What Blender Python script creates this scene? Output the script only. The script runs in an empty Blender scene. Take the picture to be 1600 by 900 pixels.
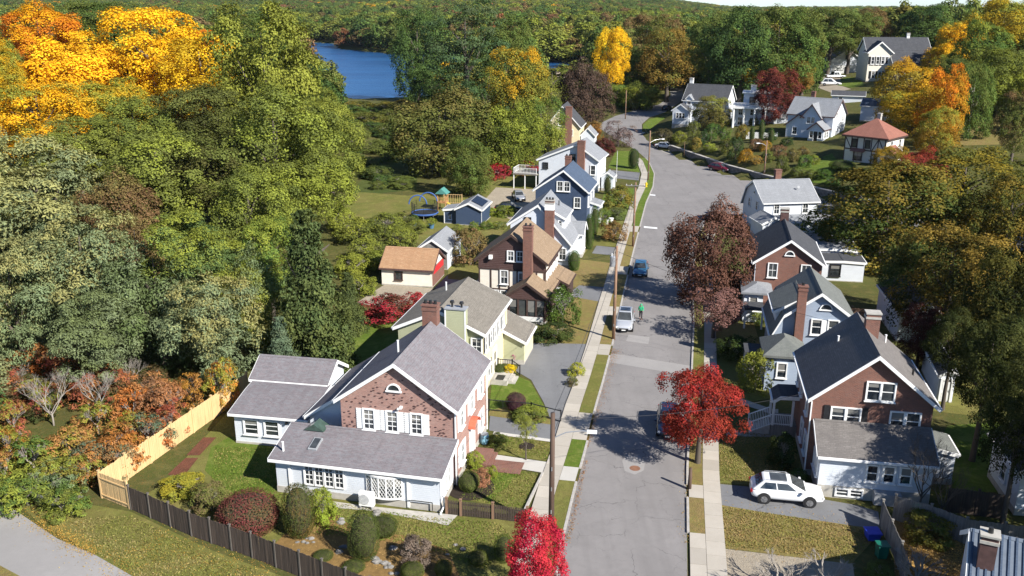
import bpy, math, random
import numpy as np
from mathutils import Vector, Matrix
from mathutils.geometry import tessellate_polygon
random.seed(7)
R = math.radians
SC = bpy.context.scene
COL = SC.collection

# ---------------------------------------------------------------- camera, sky, sun, exposure
FPX, CAM_H = 1400.0, 32.0                      # focal length in pixels of a 1600 wide picture, camera height
PITCH = math.atan(450.0 / FPX)
cam = bpy.data.cameras.new('camera')
cam.sensor_width = 36.0
cam.lens = FPX / 1600.0 * 36.0
cam.clip_start, cam.clip_end = 0.5, 9000.0
camo = bpy.data.objects.new('camera', cam)
camo.location = (0, 0, CAM_H)
camo.rotation_euler = (math.pi / 2 - PITCH, 0, 0)
COL.objects.link(camo)
SC.camera = camo

SUN_AZ, SUN_EL = R(-44.0), R(36.0)             # direction to the sun, measured from +X
world = bpy.data.worlds.new('World')
SC.world = world
world.use_nodes = True
wn = world.node_tree
sky = wn.nodes.new('ShaderNodeTexSky')
sky.sky_type = 'NISHITA'
sky.sun_disc = False
sky.sun_elevation = SUN_EL
sky.sun_rotation = math.pi / 2 - SUN_AZ
sky.air_density, sky.dust_density, sky.ozone_density = 0.7, 0.0, 6.0
wn.nodes['Background'].inputs[1].default_value = 0.08
wn.links.new(sky.outputs[0], wn.nodes['Background'].inputs[0])
sun = bpy.data.lights.new('sun', 'SUN')
sun.energy, sun.angle, sun.color = 4.9, R(0.5), (1.0, 0.955, 0.885)
suno = bpy.data.objects.new('sun', sun)
sd = Vector((math.cos(SUN_AZ) * math.cos(SUN_EL), math.sin(SUN_AZ) * math.cos(SUN_EL), math.sin(SUN_EL)))
suno.rotation_euler = sd.to_track_quat('Z', 'Y').to_euler()
suno.location = (60, -60, 80)
COL.objects.link(suno)
SC.view_settings.view_transform = 'Standard'
SC.view_settings.look = 'None'
SC.view_settings.exposure = 1.0
SC.view_settings.gamma = 1.0
SC.render.engine = 'CYCLES'
SC.cycles.max_bounces = 5
SC.cycles.diffuse_bounces = 2
SC.cycles.glossy_bounces = 2
SC.cycles.transmission_bounces = 3
SC.cycles.transparent_max_bounces = 4
SC.cycles.caustics_reflective = False
SC.cycles.caustics_refractive = False

# ---------------------------------------------------------------- terrain and pixel helpers
def smooth(t):
    t = min(1.0, max(0.0, t))
    return t * t * (3 - 2 * t)
WALL = [(84.0, 345.0), (55.0, 280.0), (42.0, 248.0), (34.5, 226.0), (35.0, 198.5), (42.0, 173.5), (46.5, 163.0), (50.5, 155.0), (56.0, 143.5), (66.0, 131.0), (95.0, 112.0), (170.0, 85.0)]
WALL_V = [Vector(p) for p in WALL]
def wall_side(x, y):
    "signed distance to the retaining wall line, positive uphill"
    p = Vector((x, y)); best, sgn = 1e9, 1
    for a, b in zip(WALL_V[:-1], WALL_V[1:]):
        d = b - a; t = max(0, min(1, (p - a).dot(d) / d.length_squared))
        q = a + d * t; r = (p - q).length
        if r < best:
            best = r; sgn = 1 if d.x * (p.y - a.y) - d.y * (p.x - a.x) > 0 else -1
    return best * sgn
LAKE_PX = [(425, 60), (468, 65), (530, 68), (536, 77), (600, 83), (640, 85), (760, 92), (830, 95), (872, 96), (893, 99), (882, 113), (850, 120),
           (780, 140), (700, 152), (620, 156), (555, 158), (500, 140), (430, 110), (400, 80)]
def pt0(px, py, z=0.0):
    dx, dy = (px - 800.0) / FPX, -(py - 450.0) / FPX
    s, c = math.sin(PITCH), math.cos(PITCH)
    d = (dx, c + dy * s, -s + dy * c)
    t = (z - CAM_H) / d[2]
    return d[0] * t, d[1] * t
LAKE_Z = -0.9
LAKE = [pt0(a, b, LAKE_Z) for a, b in LAKE_PX]
def inside(poly, x, y):
    r = False; j = len(poly) - 1
    for i in range(len(poly)):
        xi, yi = poly[i]; xj, yj = poly[j]
        if (yi > y) != (yj > y) and x < (xj - xi) * (y - yi) / (yj - yi) + xi: r = not r
        j = i
    return r
def hgt(x, y):
    h = 0.0
    if x > 20 and y > 70:
        s = wall_side(x, y)
        if s > 0:
            h = 1.3 * smooth(s / 0.5) + 2.1 * (1 - math.exp(-s / 6.0)) + 0.07 * min(s, 14.0) + 0.115 * max(0.0, min(s, 110.0) - 14.0)
            h *= smooth((440 - y) / 110.0)
    if x < -25 and 60 < y < 310: h += 10.0 * smooth((-x - 28) / 40.0) * smooth((y - 75) / 60.0) * smooth((310 - y) / 90.0)
    if y > 280 and inside(LAKE, x, y): h = -2.5
    if y > 800: h += 32.0 * smooth((y - 800) / 1900.0) * (1 - smooth((x / y - .10) / .15))
    if y > 560: h += smooth((y - 560) / 300.0) * (4.0 + 4.0 * math.sin(x * .0105 + 1.3 * math.sin(y * .0042)) * math.sin(y * .0083 + .7)) * (1 - .75 * smooth((x / y - .10) / .15))
    if y > 300 and x > 120: h += 9.0 * smooth((x - 120) / 200.0) * smooth((y - 300) / 150.0) * (1 - smooth((y - 520) / 350.0))
    return h
def pt(px, py, z=0.0):
    "pixel of the 1600x900 photograph -> point z above the terrain"
    h = 0.0
    for _ in range(8):
        x, y = pt0(px, py, h + z)
        h = 0.5 * h + 0.5 * hgt(x, y)
    return x, y, h
def depth(x, y, z):
    return y * math.cos(PITCH) - (z - CAM_H) * math.sin(PITCH)

# ---------------------------------------------------------------- objects
def thing(name, label, cat, loc=(0, 0, 0), rz=0.0, group=None):
    o = bpy.data.objects.new(name, None)
    COL.objects.link(o)
    o.empty_display_size = 0.3
    o.location = loc; o.rotation_euler = (0, 0, rz)
    o['label'] = label; o['category'] = cat
    if group: o['group'] = group
    return o
def tag(o, label, cat, group=None):
    o['label'] = label; o['category'] = cat
    if group: o['group'] = group
    return o
def copy_tree(o, parent=None):
    c = o.copy(); COL.objects.link(c)
    if parent is not None: c.parent = parent
    for ch in list(o.children): copy_tree(ch, c)
    return c
def link(name, me, parent=None, loc=None, rz=None):
    o = bpy.data.objects.new(name, me); COL.objects.link(o)
    if parent is not None: o.parent = parent
    if loc is not None: o.location = loc
    if rz is not None: o.rotation_euler = (0, 0, rz)
    return o

class MB:
    "collects shapes into ONE mesh; UVs in metres along each face"
    def __init__(self): self.v = []; self.f = []
    def face(self, pts):
        n = len(self.v); self.v += [tuple(p) for p in pts]; self.f.append(tuple(range(n, n + len(pts)))); return self
    def box(self, c, s, rz=0.0, rx=0.0, ry=0.0):
        n = len(self.v)
        m = Matrix.Rotation(rz, 3, 'Z') @ Matrix.Rotation(ry, 3, 'Y') @ Matrix.Rotation(rx, 3, 'X')
        for z in (-.5, .5):
            for x, y in ((-.5, -.5), (.5, -.5), (.5, .5), (-.5, .5)):
                p = m @ Vector((x * s[0], y * s[1], z * s[2])) + Vector(c); self.v.append(tuple(p))
        for q in ((0, 3, 2, 1), (4, 5, 6, 7), (0, 1, 5, 4), (1, 2, 6, 5), (2, 3, 7, 6), (3, 0, 4, 7)):
            self.f.append(tuple(n + i for i in q))
        return self
    def beam(self, a, b, w, h):
        a = Vector(a); b = Vector(b); d = (b - a)
        side = d.cross(Vector((0, 0, 1)))
        if side.length < 1e-5: side = Vector((1, 0, 0))
        side = side.normalized() * w / 2; up = side.cross(d).normalized() * h / 2
        n = len(self.v)
        for p in (a, b):
            for q in (-side - up, side - up, side + up, -side + up): self.v.append(tuple(p + q))
        for q in ((0, 1, 2, 3), (7, 6, 5, 4), (0, 4, 5, 1), (1, 5, 6, 2), (2, 6, 7, 3), (3, 7, 4, 0)):
            self.f.append(tuple(n + i for i in q))
        return self
    def tube(self, pts, rad, n=8, cap=True):
        pts = [Vector(p) for p in pts]; base = len(self.v)
        if not hasattr(rad, '__len__'): rad = [rad] * len(pts)
        ref = Vector((0.31, 0.95, 0.07))
        for i, p in enumerate(pts):
            d = (pts[min(i + 1, len(pts) - 1)] - pts[max(i - 1, 0)]).normalized()
            a = d.cross(ref)
            if a.length < 1e-3: a = d.cross(Vector((1, 0, 0)))
            a.normalize(); b = d.cross(a)
            for k in range(n):
                t = 2 * math.pi * k / n
                self.v.append(tuple(p + (a * math.cos(t) + b * math.sin(t)) * rad[i]))
        for i in range(len(pts) - 1):
            for k in range(n):
                q = base + i * n; self.f.append((q + k, q + (k + 1) % n, q + n + (k + 1) % n, q + n + k))
        if cap:
            self.f.append(tuple(base + k for k in range(n))[::-1])
            e = base + (len(pts) - 1) * n; self.f.append(tuple(e + k for k in range(n)))
        return self
    def extr(self, poly, axis, s0, s1, ends=True):
        "poly = [(u, z)] closed; swept along the axis ('x' or 'y') from s0 to s1"
        n = len(self.v); k = len(poly)
        for s in (s0, s1):
            for u, z in poly: self.v.append((u, s, z) if axis == 'y' else (s, u, z))
        for i in range(k):
            j = (i + 1) % k
            self.f.append((n + i, n + j, n + k + j, n + k + i) if axis == 'y' else (n + i, n + k + i, n + k + j, n + j))
        if ends:
            a = tuple(n + i for i in range(k)); b = tuple(n + k + i for i in range(k))
            self.f += [a[::-1], b] if axis == 'y' else [a, b[::-1]]
        return self
    def slab2d(self, poly, z0, z1):
        "polygon in plan [(x, y)] (counter-clockwise), from z0 to z1"
        n = len(self.v); k = len(poly)
        for z in (z0, z1):
            for x, y in poly: self.v.append((x, y, z))
        for i in range(k):
            j = (i + 1) % k; self.f.append((n + i, n + j, n + k + j, n + k + i))
        tris = tessellate_polygon([[Vector((x, y, 0)) for x, y in poly]])
        for t in tris:
            a, b, c = t
            (x1, y1), (x2, y2), (x3, y3) = poly[a], poly[b], poly[c]
            if (x2 - x1) * (y3 - y1) - (y2 - y1) * (x3 - x1) < 0: b, c = c, b
            self.f.append((n + k + a, n + k + b, n + k + c)); self.f.append((n + a, n + c, n + b))
        return self
    def mesh(self, name, mat, smooth_=False):
        me = bpy.data.meshes.new(name)
        me.from_pydata(self.v, [], self.f)
        nl = len(me.loops)
        if nl:
            P = np.array(self.v, np.float64)
            li = np.empty(nl, np.int32); me.loops.foreach_get('vertex_index', li)
            nf = len(me.polygons)
            nor = np.empty(nf * 3); me.polygons.foreach_get('normal', nor); nor = nor.reshape(-1, 3)
            tot = np.empty(nf, np.int32); me.polygons.foreach_get('loop_total', tot)
            N = np.repeat(nor, tot, axis=0); p = P[li]
            T = np.stack([-N[:, 1], N[:, 0], np.zeros(nl)], 1); L = np.linalg.norm(T, axis=1)
            flat = L < 0.05
            T[flat] = (1, 0, 0); L[flat] = 1; T /= L[:, None]
            B = np.cross(N, T)
            uv = np.stack([(p * T).sum(1), (p * B).sum(1)], 1)
            me.uv_layers.new(name='UVMap').data.foreach_set('uv', uv.astype(np.float32).ravel())
        if smooth_: me.polygons.foreach_set('use_smooth', [True] * len(me.polygons))
        if mat is not None: me.materials.append(mat)
        return me
    def build(self, name, mat, parent=None, loc=None, rz=None, smooth_=False):
        return link(name, self.mesh(name, mat, smooth_), parent, loc, rz)

# ---------------------------------------------------------------- materials
def mat_new(name):
    m = bpy.data.materials.new(name); m.use_nodes = True
    nt = m.node_tree; b = nt.nodes['Principled BSDF']
    return m, nt, b
def nd(nt, typ, **kw):
    n = nt.nodes.new(typ)
    for k, v in kw.items():
        if k.startswith('i_'):
            key = k[2:]
            n.inputs[int(key) if key.isdigit() else key.replace('_', ' ')].default_value = v
        else: setattr(n, k, v)
    return n
def c4(c): return (c[0], c[1], c[2], 1.0)
def mixc(nt, fac, a, b, mode='MIX'):
    n = nt.nodes.new('ShaderNodeMix'); n.data_type = 'RGBA'; n.blend_type = mode
    for s, v in ((0, fac), (6, a), (7, b)):
        if hasattr(v, 'is_linked') or isinstance(v, bpy.types.NodeSocket): nt.links.new(v, n.inputs[s])
        elif s == 0: n.inputs[0].default_value = v
        else: n.inputs[s].default_value = c4(v)
    return n.outputs[2]
def ramp(nt, fac, lo, hi, a=0.0, b=1.0):
    n = nt.nodes.new('ShaderNodeMapRange'); n.clamp = True
    nt.links.new(fac, n.inputs[0])
    for i, v in enumerate((lo, hi, a, b)): n.inputs[i + 1].default_value = v
    return n.outputs[0]
def noise(nt, vec, scale, detail=3.0, rough=0.55, dist=0.0):
    n = nd(nt, 'ShaderNodeTexNoise', i_Scale=scale, i_Detail=detail, i_Roughness=rough, i_Distortion=dist)
    if vec is not None: nt.links.new(vec, n.inputs['Vector'])
    return n.outputs['Fac']
def coords(nt, kind='Object'):
    return nt.nodes.new('ShaderNodeTexCoord').outputs[kind]
def worldpos(nt):
    return nt.nodes.new('ShaderNodeNewGeometry').outputs['Position']
def bump(nt, b, h, strength=0.3, dist=0.02):
    n = nd(nt, 'ShaderNodeBump', i_Strength=strength, i_Distance=dist)
    nt.links.new(h, n.inputs['Height']); nt.links.new(n.outputs[0], b.inputs['Normal'])
_mc = {}
def plain(name, col, rough=0.6, var=0.12, scale=3.0, metal=0.0, spec=0.4, coat=0.0):
    key = ('plain', name)
    if key in _mc: return _mc[key]
    m, nt, b = mat_new(name)
    v = worldpos(nt)
    f = noise(nt, v, scale, 4)
    c = mixc(nt, ramp(nt, f, 0.3, 0.7), [x * (1 - var) for x in col], [min(1, x * (1 + var)) for x in col])
    nt.links.new(c, b.inputs['Base Color'])
    b.inputs['Roughness'].default_value = rough; b.inputs['Metallic'].default_value = metal
    b.inputs['Specular IOR Level'].default_value = spec
    if coat: b.inputs['Coat Weight'].default_value = coat; b.inputs['Coat Roughness'].default_value = 0.08
    _mc[key] = m; return m
def siding(name, col, row=0.14, var=0.07):
    m, nt, b = mat_new(name)
    uv = coords(nt, 'UV')
    sep = nd(nt, 'ShaderNodeSeparateXYZ'); nt.links.new(uv, sep.inputs[0])
    d = nd(nt, 'ShaderNodeMath', operation='DIVIDE'); nt.links.new(sep.outputs[1], d.inputs[0]); d.inputs[1].default_value = row
    fr = nd(nt, 'ShaderNodeMath', operation='FRACT'); nt.links.new(d.outputs[0], fr.inputs[0])
    w = noise(nt, worldpos(nt), 0.9, 5, 0.6)
    mp = nd(nt, 'ShaderNodeMapping'); nt.links.new(uv, mp.inputs[0]); mp.inputs['Scale'].default_value = (0.35, 7.0, 1)
    w2 = noise(nt, mp.outputs[0], 1.0, 2)
    c = mixc(nt, ramp(nt, w, 0.3, 0.75), [x * (1 - var) for x in col], [min(.95, x * (1 + var * .6)) for x in col])
    c = mixc(nt, ramp(nt, w2, 0.35, 0.65, 0.0, 0.25), c, [x * 0.86 for x in col])
    nt.links.new(c, b.inputs['Base Color'])
    b.inputs['Roughness'].default_value = 0.55
    inv = nd(nt, 'ShaderNodeMath', operation='SUBTRACT'); inv.inputs[0].default_value = 1.0; nt.links.new(fr.outputs[0], inv.inputs[1])
    bump(nt, b, inv.outputs[0], 0.55, 0.022)
    return m
def brick_mat(name, c1, c2, mortar, rowh=0.075, w=0.22, dark=None, dark_amt=0.0):
    m, nt, b = mat_new(name)
    uv = coords(nt, 'UV')
    t = nd(nt, 'ShaderNodeTexBrick', i_Scale=1.0)
    t.inputs['Brick Width'].default_value = w; t.inputs['Row Height'].default_value = rowh
    t.inputs['Mortar Size'].default_value = 0.011; t.inputs['Bias'].default_value = -0.1
    t.inputs['Color1'].default_value = c4(c1); t.inputs['Color2'].default_value = c4(c2); t.inputs['Mortar'].default_value = c4(mortar)
    nt.links.new(uv, t.inputs['Vector'])
    w1 = noise(nt, worldpos(nt), 1.3, 5, 0.65)
    c = mixc(nt, ramp(nt, w1, 0.35, 0.7, 0.0, 0.45), t.outputs['Color'], [x * 0.7 for x in c1])
    mp = nd(nt, 'ShaderNodeMapping'); nt.links.new(uv, mp.inputs[0]); mp.inputs['Scale'].default_value = (1.0, 2.6, 1)
    vor = nd(nt, 'ShaderNodeTexVoronoi', i_Scale=4.5); nt.links.new(mp.outputs[0], vor.inputs['Vector'])
    sp = nd(nt, 'ShaderNodeSeparateColor'); nt.links.new(vor.outputs['Color'], sp.inputs[0])
    c = mixc(nt, ramp(nt, sp.outputs[0], 0.0, 1.0, 0.0, 0.5), c, [min(1, x * 1.35) for x in c2])
    nt.links.new(c, b.inputs['Base Color']); b.inputs['Roughness'].default_value = 0.85
    bump(nt, b, t.outputs['Fac'], -0.4, 0.01)
    return m
def shingle(name, cols, rowh=0.15, w=0.33, stain=None, weather=0.25):
    m, nt, b = mat_new(name)
    uv = coords(nt, 'UV')
    t = nd(nt, 'ShaderNodeTexBrick', i_Scale=1.0, offset=0.37)
    t.inputs['Brick Width'].default_value = w; t.inputs['Row Height'].default_value = rowh
    t.inputs['Mortar Size'].default_value = 0.008; t.inputs['Bias'].default_value = 0.0
    t.inputs['Color1'].default_value = c4(cols[0]); t.inputs['Color2'].default_value = c4(cols[1])
    t.inputs['Mortar'].default_value = c4([x * 0.55 for x in cols[0]])
    nt.links.new(uv, t.inputs['Vector'])
    mp = nd(nt, 'ShaderNodeMapping'); nt.links.new(uv, mp.inputs[0]); mp.inputs['Scale'].default_value = (1.0, 2.2, 1)
    vor = nd(nt, 'ShaderNodeTexVoronoi', i_Scale=5.0); nt.links.new(mp.outputs[0], vor.inputs['Vector'])
    sp = nd(nt, 'ShaderNodeSeparateColor'); nt.links.new(vor.outputs['Color'], sp.inputs[0])
    c = mixc(nt, ramp(nt, sp.outputs[1], 0.45, 0.75, 0.0, 0.6), t.outputs['Color'], cols[2])
    w1 = noise(nt, worldpos(nt), 0.7, 5, 0.6)
    c = mixc(nt, ramp(nt, w1, 0.4, 0.75, 0.0, weather), c, [x * 0.62 for x in cols[0]])
    ms = nd(nt, 'ShaderNodeMapping'); nt.links.new(uv, ms.inputs[0]); ms.inputs['Scale'].default_value = (1.3, 0.12, 1)
    st = noise(nt, ms.outputs[0], 1.0, 5, 0.7)
    c = mixc(nt, ramp(nt, st, 0.48, 0.72, 0.0, 0.4), c, [x * 0.6 for x in cols[0]])
    rw = nd(nt, 'ShaderNodeMapping'); nt.links.new(uv, rw.inputs[0]); rw.inputs['Scale'].default_value = (0.25, 6.6, 1)
    c = mixc(nt, ramp(nt, noise(nt, rw.outputs[0], 1.0, 3, 0.8), 0.42, 0.62, 0.0, 0.4), c, [x * 0.66 for x in cols[1]])
    if stain:
        w2 = noise(nt, worldpos(nt), 0.45, 3, 0.6)
        c = mixc(nt, ramp(nt, w2, 0.52, 0.72, 0.0, 0.6), c, stain)
    nt.links.new(c, b.inputs['Base Color']); b.inputs['Roughness'].default_value = 0.9
    b.inputs['Specular IOR Level'].default_value = 0.2
    bump(nt, b, t.outputs['Fac'], -0.5, 0.012)
    return m
def ground_mat(name, a, b_, c_, s1=0.25, s2=2.2, s3=14.0, leafs=None, thr=(0.45, 0.6)):
    m, nt, b = mat_new(name)
    v = worldpos(nt)
    n1 = noise(nt, v, s1, 5, 0.62, 0.4); n2 = noise(nt, v, s2, 5, 0.68); n3 = noise(nt, v, s3, 3, 0.7)
    c = mixc(nt, ramp(nt, n1, thr[0] - .08, thr[1] + .08), a, b_)
    c = mixc(nt, ramp(nt, n2, 0.42, 0.68, 0, 0.75), c, c_)
    c = mixc(nt, ramp(nt, n3, 0.4, 0.75, 0.0, 0.4), c, [x * 0.5 for x in a])
    n5 = noise(nt, v, 5.0, 4, 0.75, 0.6); n6 = noise(nt, v, 0.7, 4, 0.7, 0.8)
    c = mixc(nt, ramp(nt, n5, 0.44, 0.62, 0.0, 0.5), c, [x * 0.6 for x in b_])
    c = mixc(nt, ramp(nt, n6, 0.5, 0.66, 0.0, 0.55), c, [min(1, x * 1.35) for x in c_])
    if leafs is not None:
        vo = nd(nt, 'ShaderNodeTexVoronoi', i_Scale=5.5); nt.links.new(v, vo.inputs['Vector'])
        s4 = nd(nt, 'ShaderNodeSeparateColor'); nt.links.new(vo.outputs['Color'], s4.inputs[0])
        l1 = ramp(nt, vo.outputs['Distance'], 0.10, 0.30, 1.0, 0.0)
        l2 = ramp(nt, s4.outputs[0], 0.6, 0.65)
        mu = nd(nt, 'ShaderNodeMath', operation='MULTIPLY'); nt.links.new(l1, mu.inputs[0]); nt.links.new(l2, mu.inputs[1])
        c = mixc(nt, mu.outputs[0], c, leafs)
    nt.links.new(c, b.inputs['Base Color']); b.inputs['Roughness'].default_value = 0.95
    b.inputs['Specular IOR Level'].default_value = 0.1
    bump(nt, b, n3, 0.9, 0.08)
    return m
def asphalt_mat(name, col, cracks=True):
    m, nt, b = mat_new(name)
    v = worldpos(nt)
    n1 = noise(nt, v, 0.18, 5, 0.6); n2 = noise(nt, v, 2.0, 5, 0.7); n3 = noise(nt, v, 60, 2)
    c = mixc(nt, ramp(nt, n1, 0.3, 0.7), [x * 0.86 for x in col], [x * 1.1 for x in col])
    c = mixc(nt, ramp(nt, n2, 0.4, 0.7, 0, 0.35), c, [x * 0.78 for x in col])
    c = mixc(nt, ramp(nt, n3, 0.3, 0.7, 0, 0.25), c, [x * 1.3 for x in col])
    if cracks:
        dv = nd(nt, 'ShaderNodeVectorMath', operation='MULTIPLY_ADD')
        nz = nd(nt, 'ShaderNodeTexNoise', i_Scale=0.9, i_Detail=4.0); nt.links.new(v, nz.inputs['Vector'])
        nt.links.new(nz.outputs['Color'], dv.inputs[0]); dv.inputs[1].default_value = (1.6, 1.6, 0); nt.links.new(v, dv.inputs[2])
        vo = nd(nt, 'ShaderNodeTexVoronoi', feature='DISTANCE_TO_EDGE', i_Scale=0.20); nt.links.new(dv.outputs[0], vo.inputs['Vector'])
        k = ramp(nt, vo.outputs['Distance'], 0.001, 0.0065, 1.0, 0.0)
        br = noise(nt, v, 0.35, 2)
        mu = nd(nt, 'ShaderNodeMath', operation='MULTIPLY'); nt.links.new(k, mu.inputs[0]); nt.links.new(ramp(nt, br, 0.38, 0.55, 0.0, 0.7), mu.inputs[1])
        c = mixc(nt, mu.outputs[0], c, [x * 0.3 for x in col])
        vo2 = nd(nt, 'ShaderNodeTexVoronoi', feature='DISTANCE_TO_EDGE', i_Scale=0.62); nt.links.new(dv.outputs[0], vo2.inputs['Vector'])
        mu2 = nd(nt, 'ShaderNodeMath', operation='MULTIPLY'); nt.links.new(ramp(nt, vo2.outputs['Distance'], 0.002, 0.012, 1.0, 0.0), mu2.inputs[0]); nt.links.new(ramp(nt, noise(nt, v, 0.22, 3), 0.5, 0.62, 0.0, 0.6), mu2.inputs[1])
        c = mixc(nt, mu2.outputs[0], c, [x * 0.4 for x in col])
        mr = nd(nt, 'ShaderNodeMapping'); nt.links.new(v, mr.inputs[0]); mr.inputs['Rotation'].default_value = (0, 0, 0.175); mr.inputs['Scale'].default_value = (1.1, 0.045, 1)
        c = mixc(nt, ramp(nt, noise(nt, mr.outputs[0], 1.0, 4, 0.6), 0.46, 0.7, 0.0, 0.3), c, [x * 0.66 for x in col])
        wv = noise(nt, v, 0.55, 5, 0.7, 0.5)
        c = mixc(nt, ramp(nt, wv, 0.5, 0.7, 0.0, 0.22), c, [x * 0.62 for x in col])
    nt.links.new(c, b.inputs['Base Color']); b.inputs['Roughness'].default_value = 0.85
    b.inputs['Specular IOR Level'].default_value = 0.25
    bump(nt, b, n3, 0.3, 0.01)
    return m
def slab_mat(name, col):
    m, nt, b = mat_new(name)
    v = worldpos(nt)
    oi = nt.nodes.new('ShaderNodeObjectInfo')
    n1 = noise(nt, v, 0.8, 5, 0.65); n2 = noise(nt, v, 9, 4, 0.7)
    c = mixc(nt, oi.outputs['Random'], [x * 0.86 for x in col], [x * 1.08 for x in col])
    c = mixc(nt, ramp(nt, n1, 0.4, 0.75, 0, 0.4), c, [col[0] * .72, col[1] * .70, col[2] * .66])
    c = mixc(nt, ramp(nt, n2, 0.45, 0.75, 0, 0.3), c, [x * 0.75 for x in col])
    nt.links.new(c, b.inputs['Base Color']); b.inputs['Roughness'].default_value = 0.9
    return m
def wood_mat(name, col, var=0.35):
    m, nt, b = mat_new(name)
    v = coords(nt, 'Object')
    mp = nd(nt, 'ShaderNodeMapping'); nt.links.new(v, mp.inputs[0]); mp.inputs['Scale'].default_value = (7.0, 7.0, 0.5)
    n1 = noise(nt, mp.outputs[0], 1.0, 4, 0.6); n2 = noise(nt, worldpos(nt), 0.8, 4)
    c = mixc(nt, ramp(nt, n1, 0.3, 0.7), [x * (1 - var) for x in col], [x * (1 + var) for x in col])
    c = mixc(nt, ramp(nt, n2, 0.4, 0.7, 0, 0.4), c, [x * 0.75 for x in col])
    nt.links.new(c, b.inputs['Base Color']); b.inputs['Roughness'].default_value = 0.85
    return m
def leaf_mat(name, instancer=False):
    m, nt, b = mat_new(name)
    if instancer:
        a = nd(nt, 'ShaderNodeAttribute', attribute_type='INSTANCER', attribute_name='tree_colour')
        c1 = a.outputs['Color']
        a2 = nd(nt, 'ShaderNodeAttribute', attribute_type='INSTANCER', attribute_name='tip_colour')
    else:
        c1 = nt.nodes.new('ShaderNodeObjectInfo').outputs['Color']
        a2 = nd(nt, 'ShaderNodeAttribute', attribute_type='OBJECT', attribute_name='tip_colour')
    mv = nd(nt, 'ShaderNodeAttribute', attribute_name='hue_mix'); vv = nd(nt, 'ShaderNodeAttribute', attribute_name='leaf_value')
    c = mixc(nt, ramp(nt, mv.outputs['Fac'], 0.42, 0.86), c1, a2.outputs['Color'])
    sc = nd(nt, 'ShaderNodeVectorMath', operation='SCALE'); nt.links.new(c, sc.inputs[0]); gain = nd(nt, 'ShaderNodeMath', operation='MULTIPLY'); nt.links.new(vv.outputs['Fac'], gain.inputs[0]); gain.inputs[1].default_value = 1.2; nt.links.new(gain.outputs[0], sc.inputs['Scale'])
    c = sc.outputs[0]
    d = nd(nt, 'ShaderNodeBsdfDiffuse'); t = nd(nt, 'ShaderNodeBsdfTranslucent'); mx = nd(nt, 'ShaderNodeMixShader', i_0=0.28)
    nt.links.new(c, d.inputs[0])
    g = nd(nt, 'ShaderNodeMix', data_type='RGBA', blend_type='MULTIPLY'); g.inputs[0].default_value = 1.0
    nt.links.new(c, g.inputs[6]); g.inputs[7].default_value = (1.25, 1.15, 0.6, 1)
    nt.links.new(g.outputs[2], t.inputs[0])
    nt.links.new(d.outputs[0], mx.inputs[1]); nt.links.new(t.outputs[0], mx.inputs[2])
    out = [n for n in nt.nodes if n.type == 'OUTPUT_MATERIAL'][0]
    nt.links.new(mx.outputs[0], out.inputs[0]); nt.nodes.remove(b)
    return m
def glass_mat(name, col=(0.012, 0.016, 0.022), blinds=True):
    m, nt, b = mat_new(name)
    oi = nt.nodes.new('ShaderNodeObjectInfo')
    v = worldpos(nt); n = noise(nt, v, 1.7, 2)
    c = mixc(nt, ramp(nt, n, 0.4, 0.65, 0, 0.6), col, (0.07, 0.08, 0.085))
    c = mixc(nt, ramp(nt, oi.outputs['Random'], 0.5, 1.0, 0.0, 0.5), c, (0.10, 0.105, 0.10))
    uv = coords(nt, 'UV'); sp = nd(nt, 'ShaderNodeSeparateXYZ'); nt.links.new(uv, sp.inputs[0])
    th = ramp(nt, oi.outputs['Random'], 0.0, 1.0, 0.35, 1.7); gt = nd(nt, 'ShaderNodeMath', operation='GREATER_THAN'); nt.links.new(sp.outputs[1], gt.inputs[0]); nt.links.new(th, gt.inputs[1])
    if blinds: c = mixc(nt, gt.outputs[0], c, (0.20, 0.195, 0.18))
    nt.links.new(c, b.inputs['Base Color']); b.inputs['Roughness'].default_value = 0.06
    b.inputs['Specular IOR Level'].default_value = 0.8
    return m
def water_mat():
    m, nt, b = mat_new('lake water')
    v = worldpos(nt)
    mp = nd(nt, 'ShaderNodeMapping'); nt.links.new(v, mp.inputs[0]); mp.inputs['Scale'].default_value = (0.35, 0.9, 1)
    n1 = noise(nt, mp.outputs[0], 1.0, 4, 0.6); m2 = nd(nt, 'ShaderNodeMapping'); nt.links.new(v, m2.inputs[0]); m2.inputs['Scale'].default_value = (0.02, 0.07, 1); n2 = noise(nt, m2.outputs[0], 1.0, 5, 0.65)
    c = mixc(nt, ramp(nt, n2, 0.35, 0.7), (0.008, 0.048, 0.14), (0.020, 0.095, 0.235))
    nt.links.new(c, b.inputs['Base Color']); b.inputs['Roughness'].default_value = 0.28; b.inputs['Specular IOR Level'].default_value = 0.3
    bump(nt, b, n1, 0.7, 0.6)
    return m
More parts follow.
